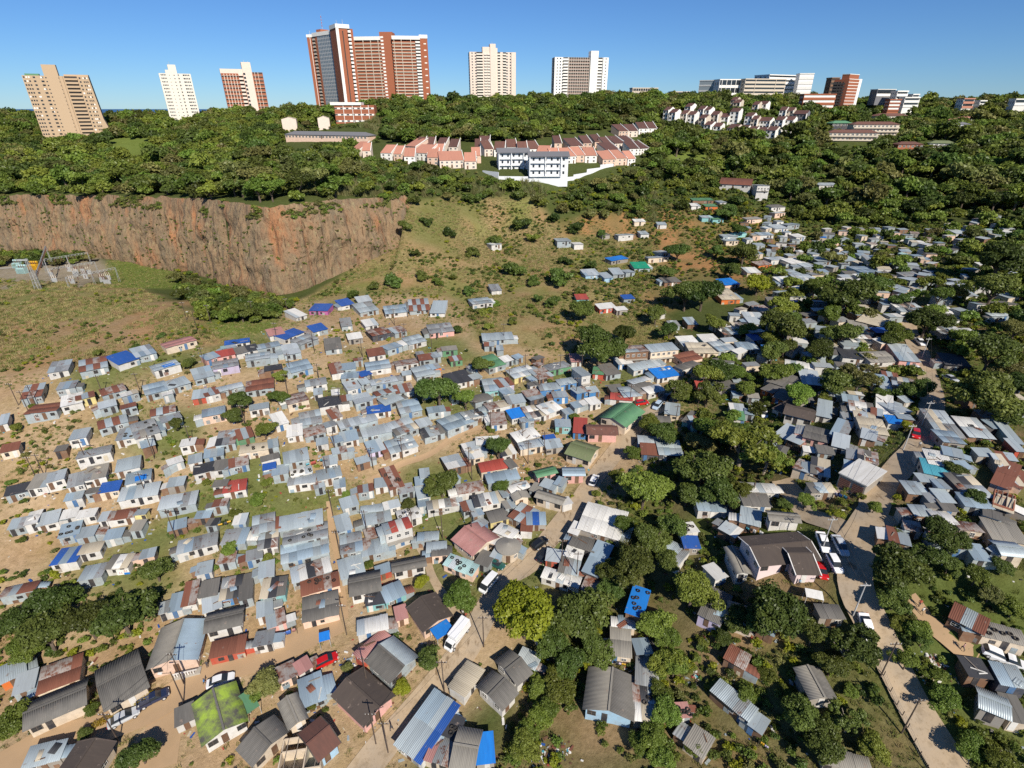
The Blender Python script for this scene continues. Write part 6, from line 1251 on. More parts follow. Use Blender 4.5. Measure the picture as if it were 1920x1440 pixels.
def cover():
    rng = np.random.default_rng(99)
    sh, gr, rd = [], [], []
    def take(step, seed, poly, y0=30, y1=560, x0=-420, x1=420, dens=None, holes=()):
        x, y = grid_points(step, x0, x1, y0, y1, seed); z = heights(x, y); px, py, dep = project(np.stack([x, y, z], -1))
        k = in_poly(px, py, poly) & ~occupied(x, y) & (px > -40) & (px < 1960)
        for h in holes: k &= ~in_poly(px, py, h)
        if dens is not None: k &= dens(x, y) > rng.random(len(x))
        return x[k], y[k], z[k], int(k.sum())
    def put(lst, x, y, z, s, idx, sink=0.0): lst.append(np.stack([x, y, z + s*sink, s, rng.uniform(0, 6.28, len(x)), idx], 1))
    # shrubs (indices: 3 shapes x dark mid bright olive)
    def shr(q, smin, smax, pr): 
        x, y, z, n = q; s = rng.uniform(smin, smax, n); m = rng.choice(4, n, p=pr); put(sh, x, y, z, s, rng.integers(0, 3, n)*4 + m, .45)
    for wi, (poly, step, r0, r1) in enumerate(WOODS[:8]): shr(take(4.6 if wi < 5 else 3.5, 700+wi, poly, 120, 760, -780, 800, holes=LAWNS), .9, 2.3, [.3,.42,.14,.14])
    clump = lambda t, s, sd: (lambda x, y: np.clip((fbm(x, y, s, sd) - t)*7, 0, 1))
    shr(take(1.7, 720, RIGHT, 30, 330, dens=clump(.40, 14, 61)), .4, 1.35, [.25,.5,.15,.1])
    shr(take(2.2, 721, HILL, 130, 400, dens=clump(.49, 16, 62)), .35, 1.5, [.35,.3,.1,.25]); shr(take(2.1, 722, SETTLE, 30, 300, dens=clump(.54, 12, 63)), .3, 1.0, [.2,.5,.2,.1]); shr(take(2.6, 723, UPHILL_SHACKS, 180, 420, dens=clump(.48, 15, 64)), .5, 1.5, [.35,.4,.1,.15]); shr(take(2.6, 724, MOUND, 100, 320, dens=clump(.55, 11, 65)), .3, 1.1, [.3,.4,.1,.2])
    shr(take(2.2, 725, [(-40,1080),(120,1060),(300,1040),(330,1100),(280,1230),(120,1260),(-40,1250)], 30, 200), .5, 1.3, [.35,.45,.1,.1]); shr(take(2.0, 726, [(340,1080),(520,1040),(560,1075),(330,1115)], 30, 200), .4, 1.0, [.2,.5,.2,.1])
    shr(take(2.7, 727, [(1000,340),(1300,330),(1700,415),(1960,430),(1960,640),(1700,480),(1400,520),(1240,420),(1060,400)], 150, 460, dens=clump(.30, 18, 73)), .6, 1.7, [.3,.42,.1,.18])
    scatter('undergrowth', 'low green bushes and weeds filling slopes and gaps', 'bushes', [(c, m, 'shrub_piece') for c in SHRUB for m in ('leaf_dark','leaf_mid','leaf_bright','leaf_olive')], np.concatenate(sh))
    def gra(q, smin, smax, pd):
        x, y, z, n = q; s = rng.uniform(smin, smax, n); m = (rng.random(n) > pd).astype(int); put(gr, x, y, z, s, rng.integers(0, 3, n)*2 + m)
    gra(take(1.15, 730, MOUND, 100, 320, dens=clump(.36, 9, 75)), .6, 2.0, .72); gra(take(1.15, 731, HILL, 130, 400, dens=clump(.36, 12, 66)), .8, 1.7, .66); gra(take(1.25, 732, SETTLE, 30, 300, dens=clump(.48, 10, 67)), .5, 1.2, .35); gra(take(1.1, 733, RIGHT, 30, 260, dens=clump(.42, 11, 68)), .5, 1.3, .2); gra(take(1.5, 734, UPHILL_SHACKS, 180, 420, dens=clump(.42, 12, 69)), .8, 1.6, .4)
    for k, l in enumerate(LAWNS[2:4] + YARDS): gra(take(.9, 740+k, l, 60, 380), .5, 1.0, .15)
    scatter('grass', 'dry and green grass tufts over the mound, hillside and yards', 'grass', [(c, m, 'grass_piece') for c in TUFTS for m in ('dry_tuft','grass_tuft')], np.concatenate(gr))
    x, y, z, n = take(2.0, 750, [(560,300),(920,330),(1000,345),(1230,345),(1230,420),(1010,372),(790,372),(560,366)], 120, 560, dens=clump(.47, 16, 70)); put(rd, x, y, z, rng.uniform(1.6, 3.0, n), rng.integers(0, 2, n))
    x, y, z, n = take(2.4, 751, [(640,215),(1000,205),(1200,235),(1000,262),(690,262)], 300, 700, -300, 300, dens=clump(.5, 20, 71)); put(rd, x, y, z, rng.uniform(1.8, 3.2, n), rng.integers(0, 2, n))
    x, y, z, n = take(1.6, 752, [(1240,1000),(1180,960),(1130,1000),(1200,1060)], 30, 200, dens=clump(.4, 10, 72)); put(rd, x, y, z, rng.uniform(1.0, 1.8, n), rng.integers(0, 2, n))
    scatter('reeds', 'tall pale green reeds on the slope below the townhouses', 'reeds', [(c, 'reed', 'reed_piece') for c in REEDS], np.concatenate(rd))
    # tufts rooted in the cracks of the quarry face
    VX, VY, Z = CLIFF_FACE; n = 2600; i = rng.integers(3, VX.shape[0]-1, n); j = rng.integers(2, VX.shape[1]-2, n)
    i = np.where(rng.random(n) < .45, rng.integers(47, 56, n), i); k = vnoise(j*.8, i*1.0, 9, 5) > .45; i, j = i[k], j[k]; n = len(i)
    pts = np.stack([VX[i,j], VY[i,j], Z[i,j], np.where(i > 46, rng.uniform(.6, 2.0, n), rng.uniform(.3, 1.1, n)), rng.uniform(0, 6.28, n), rng.integers(0, 3, n)*2 + (rng.random(n) < .4)], 1)
    scatter('cliff_foliage', 'small dry bushes clinging to the quarry face', 'bushes', [(c, m, 'cliff_bush') for c in SHRUB for m in ('leaf_olive','leaf_mid')], pts)
    print('cover', [sum(len(q) for q in l) for l in (sh, gr, rd)])
cover()
# ---------------------------------------------------------------- vehicles
def loft(sections, close=True):
    """sections along x: (x, half width, z0, z1[, top half width])"""
    v, f = [], []
    for q in sections:
        x, w, z0, z1 = q[:4]; tw = q[4] if len(q) > 4 else w*.94
        v += [(x,-w*.92,z0),(x,-w,z0+(z1-z0)*.45),(x,-tw,z1),(x,tw,z1),(x,w,z0+(z1-z0)*.45),(x,w*.92,z0)]
    n = 6
    for k in range(len(sections)-1):
        for j in range(n): a, b = k*n+j, k*n+(j+1) % n; f.append((a, b, b+n, a+n))
    e = (len(sections)-1)*n; f.append(tuple(range(n-1,-1,-1))); f.append(tuple(range(e, e+n))); return v, f
def _lm(name, sec, smooth=False):
    v, f = loft(sec); me = mesh(name, v, f, smooth); me.materials.append(None); return me
_wheel = {}
def wheel(parent, x, y, r=.31):
    if not _wheel:
        b = MB(); b.tube((0,-.11,0),(0,.11,0),1,1,14); t = b.mesh('tyre'); t.materials.append(None); b = MB(); b.tube((0,-.125,0),(0,.125,0),.6,.6,10); m = b.mesh('rim'); m.materials.append(None); _wheel['t'], _wheel['r'] = t, m
    o = link('wheel', _wheel['t'], MATS['rubber'], parent, (x, y, r), None, (r, 1, r)); link('rim', _wheel['r'], MATS['chrome'], o)
CARM = {}
def car_meshes():
    if CARM: return
    CARM['hatch'] = (_lm('body', [(-1.95,.66,.42,.72),(-1.88,.80,.28,.88),(-1.1,.84,.24,.94),(.7,.84,.24,.92),(1.6,.80,.26,.80),(1.9,.62,.36,.62)]), _lm('glasshouse', [(-1.85,.72,.88,.93,.70),(-1.5,.74,.90,1.36,.60),(.0,.74,.90,1.42,.60),(.45,.74,.90,1.30,.60),(1.05,.72,.88,.91,.70)]), _lm('roof', [(-1.5,.59,1.36,1.40),(-.7,.61,1.41,1.46),(.1,.60,1.41,1.45),(.35,.58,1.35,1.38)]), 1.9)
    CARM['sedan'] = (_lm('body', [(-2.2,.66,.42,.76),(-2.1,.80,.30,.88),(-1.1,.85,.26,.94),(.8,.85,.26,.92),(1.9,.80,.28,.80),(2.2,.62,.38,.62)]), _lm('glasshouse', [(-1.65,.72,.88,.93,.70),(-1.0,.75,.90,1.36,.60),(.1,.75,.90,1.42,.60),(.45,.75,.90,1.34,.60),(1.2,.72,.88,.91,.70)]), _lm('roof', [(-1.05,.58,1.35,1.39),(-.5,.61,1.41,1.46),(.15,.60,1.41,1.45),(.4,.58,1.36,1.39)]), 2.2)
    CARM['van'] = (_lm('body', [(-2.3,.80,.40,1.0),(-2.25,.86,.28,1.10),(1.6,.86,.28,1.10),(2.2,.82,.30,.95),(2.4,.70,.40,.75)]), _lm('glasshouse', [(-2.24,.84,1.08,1.12,.82),(-2.1,.84,1.10,1.78,.74),(1.0,.84,1.10,1.82,.74),(1.45,.84,1.10,1.72,.74),(2.05,.82,1.0,1.03,.78)]), _lm('roof', [(-2.12,.73,1.77,1.84),(-1.0,.75,1.82,1.92),(1.0,.75,1.82,1.92),(1.4,.72,1.74,1.80)]), 2.3)
def heading(px, py, qx, qy, lift=.12):
    a, z = ray(px, py, .7); b, _ = ray(qx, qy, .7); return a.x, a.y, height(a.x, a.y) + lift, math.atan2(b.y-a.y, b.x-a.x)
def slope_rot(x, y, rz):
    c, s = math.cos(rz), math.sin(rz); g = lambda t: height(x + c*t, y + s*t); return -math.atan2(g(1.8)-g(-1.8), 3.6)
def car(px, py, qx, qy, kind, m, label, cat='car'):
    car_meshes(); x, y, z, rz = heading(px, py, qx, qy); root = empty('minibus' if kind == 'van' else 'parked_car', (x, y, z), rz); root.rotation_euler[1] = slope_rot(x, y, rz); tag(root, label, cat, 'vehicles parked in the lanes'); root.scale = (1.08,)*3
    b, g, r, L = CARM[kind]; link('body', b, MATS[m], root); link('glasshouse', g, MATS['glass'], root); link('roof', r, MATS[m], root)
    for sx in (-.62*L, .64*L):
        for sy in (-.74, .74): wheel(root, sx, sy)
    for sy in (-.55, .55): link('headlight', cube_mesh(), MATS['lamp_clear'], root, (L*.955, sy, .55), None, (.14,.3,.14)); link('tail_light', cube_mesh(), MATS['lamp_red'], root, (-L*.99, sy*1.1, .64), None, (.1,.24,.16))
    _mark(x, y, 1.0); return root
def pickup(px, py, qx, qy, m, label):
    car_meshes(); x, y, z, rz = heading(px, py, qx, qy); root = empty('pickup_truck', (x, y, z), rz); root.rotation_euler[1] = slope_rot(x, y, rz); tag(root, label, 'pickup', 'vehicles parked in the lanes'); root.scale = (1.05,)*3
    link('body', _lm('body', [(-.35,.84,.34,.98),(.9,.85,.32,.96),(2.0,.82,.34,.88),(2.35,.66,.42,.7)]), MATS[m], root); link('cab', _lm('cab', [(-.5,.76,.94,1.0,.74),(-.4,.77,.96,1.5,.64),(.5,.77,.96,1.52,.64),(1.2,.74,.94,.97,.72)]), MATS['glass'], root); link('roof', _lm('roof', [(-.42,.62,1.49,1.54),(.1,.64,1.52,1.58),(.5,.62,1.5,1.54)]), MATS[m], root)
    b = MB(); b.box(-2.4,-.85,.5,-.37,.85,.56); b.box(-2.4,-.85,.56,-.37,-.78,.98); b.box(-2.4,.78,.56,-.37,.85,.98); b.box(-2.4,-.78,.56,-2.33,.78,.98); b.box(-2.4,-.8,.3,-.3,.8,.5); o = b.build('load_bed', [MATS[m]], root)
    for sx in (-1.5, 1.45):
        for sy in (-.76, .76): wheel(root, sx, sy, .35)
    for sy in (-.55, .55): link('headlight', cube_mesh(), MATS['lamp_clear'], root, (2.26, sy, .6), None, (.14,.3,.15)); link('tail_light', cube_mesh(), MATS['lamp_red'], root, (-2.41, sy*1.3, .7), None, (.06,.16,.2))
    return root
def box_truck(px, py, qx, qy, label):
    x, y, z, rz = heading(px, py, qx, qy); root = empty('delivery_truck', (x, y, z), rz); root.rotation_euler[1] = slope_rot(x, y, rz); tag(root, label, 'truck')
    b = MB(); b.box(-3.4,-1.0,.85,1.15,1.0,2.95); o = b.build('cargo_box', [MATS['car_white']], root); bv = o.modifiers.new('round', 'BEVEL'); bv.width = .06; bv.segments = 2
    link('cab', _lm('cab', [(1.2,.92,.5,2.0,.86),(1.9,.92,.45,2.0,.84),(2.55,.92,.45,1.3,.86),(2.85,.84,.5,1.0,.8)]), MATS['car_white'], root); link('windscreen', mesh('windscreen', [(2.02,-.74,1.93),(2.02,.74,1.93),(2.58,.78,1.33),(2.58,-.78,1.33)], [(0,3,2,1)]), MATS['glass'], root)
    for s in (-1, 1): link('side_window', mesh('side_window', [(1.35,s*.915,1.4),(2.3,s*.915,1.4),(1.95,s*.885,1.85),(1.35,s*.885,1.85)], [(0,1,2,3)]), MATS['glass'], root); link('mirror', cube_mesh(), MATS['rubber'], root, (2.2, s*1.08, 1.35), None, (.1,.16,.3)); link('headlight', cube_mesh(), MATS['lamp_clear'], root, (2.84, s*.6, .62), None, (.1,.3,.16)); link('tail_light', cube_mesh(), MATS['lamp_red'], root, (-3.42, s*.85, .7), None, (.06,.2,.14))
    b = MB(); b.box(-3.3,-.45,.55,1.2,.45,.8); b.build('chassis', [MATS['rubber']], root)
    for sx in (-2.3, 2.0):
        for sy in (-.85, .85): wheel(root, sx, sy, .42)
box_truck(857, 1196, 838, 1222, 'white box delivery truck parked beside the blue tarpaulin awning')
car(917, 1094, 903, 1110, 'van', 'car_white', 'white minibus standing in the shade left of the bright green tree', 'minibus')
for row in (
 (1204,755,1216,753,'hatch','car_red','small red car parked above the green roofed house'), (1233,760,1222,772,'hatch','car_pale_blue','pale blue hatchback at the upper end of the main street'), (1248,746,1238,757,'sedan','car_black','dark sedan behind the pale blue hatchback at the street end'),
 (1050,902,1066,908,'hatch','car_black','black hatchback in the yard of the pink house'), (1114,900,1122,884,'hatch','car_white','white car on the main street beside the pink house'), (1433,776,1434,788,'hatch','car_white','white car parked by the small white-roofed shed below the round trees'),
 (1718,692,1730,698,'sedan','car_white','white sedan at the bend beside the pink tin-roofed house'), (1782,710,1796,716,'sedan','car_silver','silver sedan parked across the gully from the bend'), (1707,628,1709,638,'hatch','car_silver','small silver car high on the hillside road, upper one of two'), (1725,641,1732,648,'sedan','car_white','white car high on the hillside road, lower one of two'),
 (1717,814,1718,826,'hatch','car_red','bright red car at the edge of the hillside road'), (232,1345,250,1336,'sedan','car_silver','silver car beside the yellow hedge in the dirt street'), (414,1276,432,1270,'sedan','car_white','white car half hidden behind the mossy roofed house'), (614,1238,626,1232,'hatch','car_red','red car in the bare yard under the low white shade cloth'),
 (1013,1018,1024,1010,'hatch','car_black','black hatchback at the kerb above the red kiosk'), (1024,1040,1036,1028,'sedan','car_black','black sedan parked beside the red kiosk'), (928,1056,940,1062,'sedan','car_green','dark green car beside the round hut'),
 (1543,1016,1548,1032,'sedan','car_white','white car nose-in beside the big brown roof, rear of three'), (1575,1022,1584,1040,'sedan','car_silver','silver car parked outermost on the junction'), (1565,1056,1573,1072,'hatch','car_white','white hatchback beside the gate of the big brown-roofed house'), (1540,1072,1548,1088,'hatch','car_red','red car under the edge of the big brown roof'),
 (1624,1174,1628,1188,'sedan','car_white','white car half hidden by the roadside tree below the power pole'), (1868,1228,1890,1236,'hatch','car_white','white car parked above the rubbish heap beside the patched roofs')):
    car(*row)
pickup(288, 1310, 305, 1302, 'car_navy', 'dark blue pickup parked in front of the grey aerial roof'); pickup(1893, 1240, 1912, 1246, 'car_white', 'white pickup beside the patched blue roofs at the right edge')
# ---------------------------------------------------------------- poles, lamps, wires
POLETOP = {}
def pole(px, py, key, h=8.5, lamp=False, steel=False, label=None):
    a, z = ray(px, py); g = a.z; root = empty('street_lamp' if lamp else 'utility_pole', (a.x, a.y, g - .3)); m = MATS['steel_pole' if steel else 'creosote_pole']; hh = h + .3
    b = MB(); b.tube((0,0,0),(0,0,hh),.12,.085,7); b.build('post', [m], root)
    if lamp:
        b = MB(); b.tube((0,0,hh-.3),(-1.3,-.3,hh),.05,.04,5); b.build('arm', [m], root); b = MB(); b.box(-1.9,-.45,hh-.06,-1.2,-.15,hh+.1); b.build('lamp_head', [MATS['concrete_white']], root)
    else:
        b = MB(); b.box(-.9,-.06,hh-.6,.9,.06,hh-.48); b.build('crossarm', [m], root)
        for x in (-.8,-.3,.3,.8): b = MB(); b.tube((x,0,hh-.48),(x,0,hh-.25),.045,.03,5); b.build('insulator', [MATS['frame_white']], root)
    POLETOP[key] = Vector((a.x, a.y, g + h - .3)); tag(root, label or 'x', 'street lamp' if lamp else 'pole', 'power poles and lamps'); BLD.append(dict(o=root, kind='utility_pole' if not lamp else 'street_lamp', px=px, py=py - 30, area=1, pxs=8))
for k, row in enumerate('''907 1213|833 1297|728 1412|345 1318 l|345 1282|225 1395|1080 1092|1052 1068|1597 1160 s|1540 1035 s|1693 845 s|1727 800 s|1728 672 s|1700 590 s|650 1190|625 970|640 1050|690 1010|615 900|640 765|540 740|265 740|195 745|70 765|35 760|55 775|70 900|85 895|290 860|330 1010|360 840|440 770|600 720|630 850|700 880|755 860|760 640|765 595|740 610|890 790|920 810|945 640|955 730|985 700|1010 740|1020 850|1080 745|1090 700|1050 700|1260 765|1313 745|460 800|385 690|545 700|165 870|275 930|350 600|395 605|475 595|540 590|370 620 l|980 830|990 870|880 880|885 900|1180 760|1265 800|885 1010|1308 765|1690 1375|1650 1270|775 1010|690 1290|705 1395|520 640|590 660|680 670|810 660|1280 275|830 1010'''.split('|')):
    q = row.split(); f = q[2] if len(q) > 2 else ''; pole(float(q[0]), float(q[1]), k, 8.5 if float(q[1]) > 950 else 7.0, f == 'l', f == 's')
def wires(seq, label):
    r = None; b = MB()
    for i, j in zip(seq[:-1], seq[1:]):
        if i not in POLETOP or j not in POLETOP: continue
        p, q = POLETOP[i], POLETOP[j]
        for off in (-.7, .7):
            prev = None
            for t in range(9):
                t /= 8; c = p.lerp(q, t) + Vector((off, 0, -.9*4*t*(1-t)*.5))
                if prev is not None: b.tube(prev, c, .022, .022, 3)
                prev = c
    if b.v: o = b.build('overhead_wire', [MATS['rubber']]); tag(o, label, 'wire', kind='stuff')
wires([2,1,0,7,6], 'overhead wires along the main street poles'); wires([5,4,3], 'overhead wires over the lower dirt street'); wires([8,9,10,11,12,13], 'overhead wires along the hillside road')
# ---------------------------------------------------------------- tyres and loose sheets that hold the roofs down
def tyre_mesh():
    v, f = [], []; n, m = 12, 6
    for i in range(n):
        a = 2*math.pi*i/n
        for j in range(m): b = 2*math.pi*j/m; r = .27 + .10*math.cos(b); v.append((r*math.cos(a), r*math.sin(a), .10 + .10*math.sin(b)))
    for i in range(n):
        for j in range(m): f.append((i*m+j, ((i+1) % n)*m+j, ((i+1) % n)*m+(j+1) % m, i*m+(j+1) % m))
    me = mesh('tyre', v, f, True); me.materials.append(None); return me
TYRE = tyre_mesh(); _r2 = random.Random(21)
for (wf, w, d, root) in TYRE_SPOTS:
    for k in range(_r2.randint(4, 8)):
        x, y = _r2.uniform(-.42,.42)*w, _r2.uniform(-.4,.4)*d; p = wf(x, y); o = link('old_tyre', TYRE, MATS['rubber'], None, (p[0], p[1], p[2] + .10), (0,0,_r2.random()*6)); o.scale = (1.15,)*3; BLD.append(dict(o=o, kind='old_tyre', host=root, px=float(project(p)[0]), py=float(project(p)[1]), area=.3, pxs=6))
for (wf, w, d, root, rz) in JUNK_SPOTS:
    for k in range(_r2.randint(1, 3)):
        x, y = _r2.uniform(-.34,.34)*w, _r2.uniform(-.34,.34)*d; p = wf(x, y); t = _r2.random()
        if t < .55: o = link('loose_sheet', sheet_mesh(3), MATS[_r2.choice(['galvanised','rust_sheet','white_sheet','black_felt','galvanised_blue','beige_sheet','rust_part'])], None, (p[0], p[1], p[2] + .16), (_r2.uniform(-.06,.06), _r2.uniform(-.06,.06), rz + _r2.uniform(-.8,.8)), (_r2.uniform(.7,1.3), _r2.uniform(1.0,2.2), 1)); nm = 'loose_sheet'
        else: o = link('plank', cube_mesh(), MATS[_r2.choice(['door_wood','pale_bark','concrete_white'])], None, (p[0], p[1], p[2] + .12), (0,0,rz + _r2.uniform(-1.5,1.5)), (_r2.uniform(1.2,2.6), .16, .07)); nm = 'plank'
        BLD.append(dict(o=o, kind=nm, host=root, px=float(project(p)[0]), py=float(project(p)[1]), area=.3, pxs=6))
# ---------------------------------------------------------------- litter and rubble on the ground
def litter():
    rng = np.random.default_rng(31); b = MB(); mats = ['frame_white','blue_tarp','red_sheet','door_wood','galvanised','rubber','beige_sheet','turquoise_sheet','rust_sheet','cement_block']; n = 0
    near = [(x, y, r) for (x, y, r) in FOOT if y < 260]
    for (x, y, r) in near:
        for k in range(rng.integers(5, 16)):
            a = rng.uniform(0, 6.28); rr = r + rng.exponential(1.4); px, py = x + math.cos(a)*rr, y + math.sin(a)*rr
            i, j = int(py), int(px + 800)
            if 0 <= i < 900 and OCC[i, j]: continue
            s = rng.uniform(.1, .42); t = rng.uniform(0, 3.14); u = (math.cos(t), math.sin(t)); g = height(px, py); q = rng.uniform(.3, 1.6)
            b.obox((px, py, g), u, None, (-u[1], u[0]), -s*q, s*q, -s/2, s/2, -.05, rng.uniform(.04, .3)*s*2, int(rng.choice(10, p=[.26,.07,.06,.15,.14,.07,.1,.03,.06,.06]))); n += 1
    for (cx, cy, rad, cnt) in ((1745,1250,20,160),(1035,1412,22,90),(905,1440,20,60),(770,1370,14,40),(1300,1270,14,30),(1190,680,16,70),(660,1245,18,50),(1370,990,18,70)):
        for k in range(cnt):
            p, z = ray(cx + rng.normal()*rad, cy + rng.normal()*rad*.6); s = rng.uniform(.08, .36); t = rng.uniform(0, 3.14); u = (math.cos(t), math.sin(t)); q = rng.uniform(.3, 1.8)
            b.obox((p.x, p.y, height(p.x, p.y)), u, None, (-u[1], u[0]), -s*q, s*q, -s/2, s/2, -.05, rng.uniform(.03, .25), int(rng.choice(10, p=[.24,.05,.04,.2,.15,.06,.12,.02,.06,.06]))); n += 1
    o = b.build('litter', [MATS[m] for m in mats]); tag(o, 'scraps, boards and rubbish strewn between the shacks', 'rubbish', kind='stuff')
litter()
# ---------------------------------------------------------------- washing lines
def washing(px, py, qx, qy, label):
    a, _ = ray(px, py); b_, _ = ray(qx, qy); root = empty('washing_line', (a.x, a.y, a.z)); tag(root, label, 'washing line'); d = Vector((b_.x-a.x, b_.y-a.y, b_.z-a.z)); L = d.length; rz = math.atan2(d.y, d.x)
    for p in (Vector((0,0,0)), d): m = MB(); m.tube(p - Vector((0,0,.3)), p + Vector((0,0,1.8)), .05, .04, 5); m.build('line_post', [MATS['creosote_pole']], root)
    m = MB(); m.tube((0,0,1.75), d + Vector((0,0,1.75)), .015, .015, 3); m.build('line', [MATS['rubber']], root); t = .5
    while t < L - .4:
        w = _r2.uniform(.4, .9); h = _r2.uniform(.5, 1.1); p = d*(t/L); o = link('garment', sheet_mesh(2), MATS[_r2.choice(['frame_white','red_sheet','blue_tarp','pink_sheet','turquoise_sheet','yellow_tarp','black_felt','lilac_paint'])], root, (p.x, p.y, p.z + 1.75 - h/2), (R(90), 0, rz), (w, h, 1)); t += w + _r2.uniform(.05, .3)
for row in ((520,1203,558,1188,'washing line of bright clothes beside the lower dirt street'),(395,1000,440,985,'washing line between silver shacks above the green patch'),(1150,1252,1180,1258,'washing line of white clothes behind the blue-fronted house'),(1560,935,1590,945,'washing line of red and blue clothes below the white garage'),(1395,1000,1430,1010,'washing line heaped with clothes behind the big brown roof'),(700,975,735,985,'washing line beside the red-and-white striped roof'),(1315,1200,1330,1225,'washing line beside the patched cement roofs'),(1420,1400,1440,1415,'washing line with red cloth beside the long grey roof'),(820,800,845,795,'washing line of pale clothes under the dark street tree'),(575,880,610,868,'washing line of bright clothes across the dirt path')): washing(*row)
# ---------------------------------------------------------------- particular buildings
def round_hut():
    a, z = ray(953, 1040); g = a.z - .2; r = 22*z/F; root = empty('round_hut', (a.x, a.y, g)); tag(root, 'round plaster hut with flat grey conical roof beside the main street', 'hut'); b = MB(); b.tube((0,0,0),(0,0,2.7),r*.9,r*.9,24); b.build('wall', [MATS['cream_plaster']], root); b = MB(); b.tube((0,0,2.65),(0,0,2.8),r*1.08,r*1.08,24); b.tube((0,0,2.8),(0,0,3.7),r*1.08,.1,24); b.build('roof', [MATS['fibre_cement_pale']], root); add_door(root, 0, -r*.9 - .02, .1, .9, 2, 'door_wood'); add_window(root, r*.62, -r*.62 - .08, 1.1, .9, .8, R(45)); FOOT.append((a.x, a.y, r))
round_hut()
def garage():
    c, w, d, rz, z = rect('23', (880,1240), (1035,1290), (1105,1180), 3.2); lo, hi, mean = ground_under(c, w, d, rz); root = empty('garage', (c.x, c.y, lo - .2), rz); tag(root, 'white flat-roofed garage with two brown roller doors above the lane', 'garage'); e = mean - lo + 3.2
    link('wall', mesh('wall', [(-w/2,-d/2,0),(w/2,-d/2,0),(w/2,d/2,0),(-w/2,d/2,0),(-w/2,-d/2,e),(w/2,-d/2,e),(w/2,d/2,e),(-w/2,d/2,e)], [(0,1,5,4),(1,2,6,5),(2,3,7,6),(3,0,4,7)]), MATS['cement_block'], root); link('roof_slab', cube_mesh(), MATS['white_sheet'], root, (0,0,e), None, (w + .5, d + .5, .25))
    for s in (-1, 1):
        o = link('garage_door', cube_mesh(), MATS['redbrown_tile'], root, (s*w*.25, -d/2 - .03, e - 3.0), None, (w*.4, .08, 2.3))
        for k in range(5): link('door_rib', cube_mesh(), MATS['redbrown_tile'], o, (0, -.6, .12 + .19*k), None, (.98, .6, .03))
    FOOT.append((c.x, c.y, max(w, d)/2))
garage()
def shell(t, A, B, C, m, name, label):
    c, w, d, rz, z = rect(t, A, B, C, 2.4); lo, hi, mean = ground_under(c, w, d, rz); root = empty(name, (c.x, c.y, lo - .2), rz); tag(root, label, 'building'); e = mean - lo + 2.5; k = .18
    for nm, (x, y, sx, sy) in (('wall_side', (0,-d/2,w,k)), ('wall_side', (0,d/2,w,k)), ('wall_side', (-w/2,0,k,d-k)), ('wall_side', (w/2,0,k,d-k)), ('partition', (w*.1,0,k,d-k)), ('partition', (-w*.22,d*.1,w*.6,k))): link(nm, cube_mesh(), MATS[m], root, (x, y, 0), None, (sx, sy, e))
    link('room_floor', cube_mesh(), MATS['beige_sheet'], root, (0,0,0), None, (w - .4, d - .4, mean - lo + .3)); add_door(root, -w*.3, -d/2 - .13, e - 2.4, .9, 2, 'door_dark')
    for q in range(4): link('roof_beam', cube_mesh(), MATS['pale_bark'], root, (-w/2 + w*(q+.5)/4, 0, e + .01), None, (.09, d, .12))
    FOOT.append((c.x, c.y, max(w, d)/2))
shell('31', (1560,1470), (1800,1430), (1640,1265), 'cream_plaster', 'unroofed_house', 'unroofed cream rooms with bare roof beams beside the red-brown roof'); shell('23', (1745,1390), (1860,1430), (1850,1330), 'brick', 'unroofed_house', 'brick house shell without a roof at the right edge')
def canopy(t, A, B, C, m, name, label, h=2.4):
    c, w, d, rz, z = rect(t, A, B, C, h); g = height(c.x, c.y); root = empty(name, (c.x, c.y, g), rz); tag(root, label, 'awning'); link('cover', sheet_mesh(0), MATS[m], root, (0,0,h), (R(6), 0, 0), (w, d, 2))
    for x in (-.47,.47):
        for y in (-.47,.47): link('post', cube_mesh(), MATS['steel_pole'], root, (x*w, y*d, -.4), None, (.08,.08,h + .4 + math.tan(R(6))*y*d - .03))
canopy('32', (540,725), (635,655), (580,605), 'bright_blue_tarp', 'awning', 'bright blue tarpaulin awning in front of the peach gable beside the truck'); canopy('31', (1385,1140), (1460,1085), (1420,980), 'green_sheet', 'shade_cloth', 'dark green shade cloth beside the mossy roofed house'); canopy('33', (690,495), (795,500), (760,430), 'white_sheet', 'carport', 'white carport with red edge below the big brown roof'); canopy('31', (1795,735), (1855,715), (1845,665), 'bright_blue_tarp', 'tent', 'small blue tarpaulin tent beside the lower dirt street')
# boundary fence along the hillside road
def road_fence():
    pts = [ray(x, y)[0] for x, y in ((1648,1245),(1655,1270),(1668,1300),(1680,1325),(1690,1345),(1700,1368),(1712,1395),(1722,1420),(1735,1445))]; root = empty('wire_fence', pts[0]); tag(root, 'wire fence on dark posts along the lower hillside road', 'fence')
    for p in pts: o = MB(); q = p - pts[0]; o.tube(q - Vector((0,0,.3)), q + Vector((0,0,1.5)), .07, .06, 5); o.build('fence_post', [MATS['creosote_pole']], root)
    for p, q in zip(pts[:-1], pts[1:]):
        for h in (.5, .95, 1.4): o = MB(); o.tube(p - pts[0] + Vector((0,0,h)), q - pts[0] + Vector((0,0,h)), .018, .018, 3); o.build('fence_wire', [MATS['steel']], root)
road_fence()
def hedge(px, py, qx, qy, label):
    a, z = ray(px, py); b_, _ = ray(qx, qy); root = empty('hedge', (a.x, a.y, a.z)); tag(root, label, 'hedge'); d = Vector((b_.x-a.x, b_.y-a.y, b_.z-a.z)); n = int(d.length/.8)
    rng = np.random.default_rng(int(px)); c = np.array([list(d*(k/n)) for k in range(n+1)]) + np.array([0,0,.5]); o = link('foliage', quads_mesh('foliage', leaf_cloud(c, np.full(n+1, .75), 260, .1, rng)), MATS['hedge_leaf'], root)
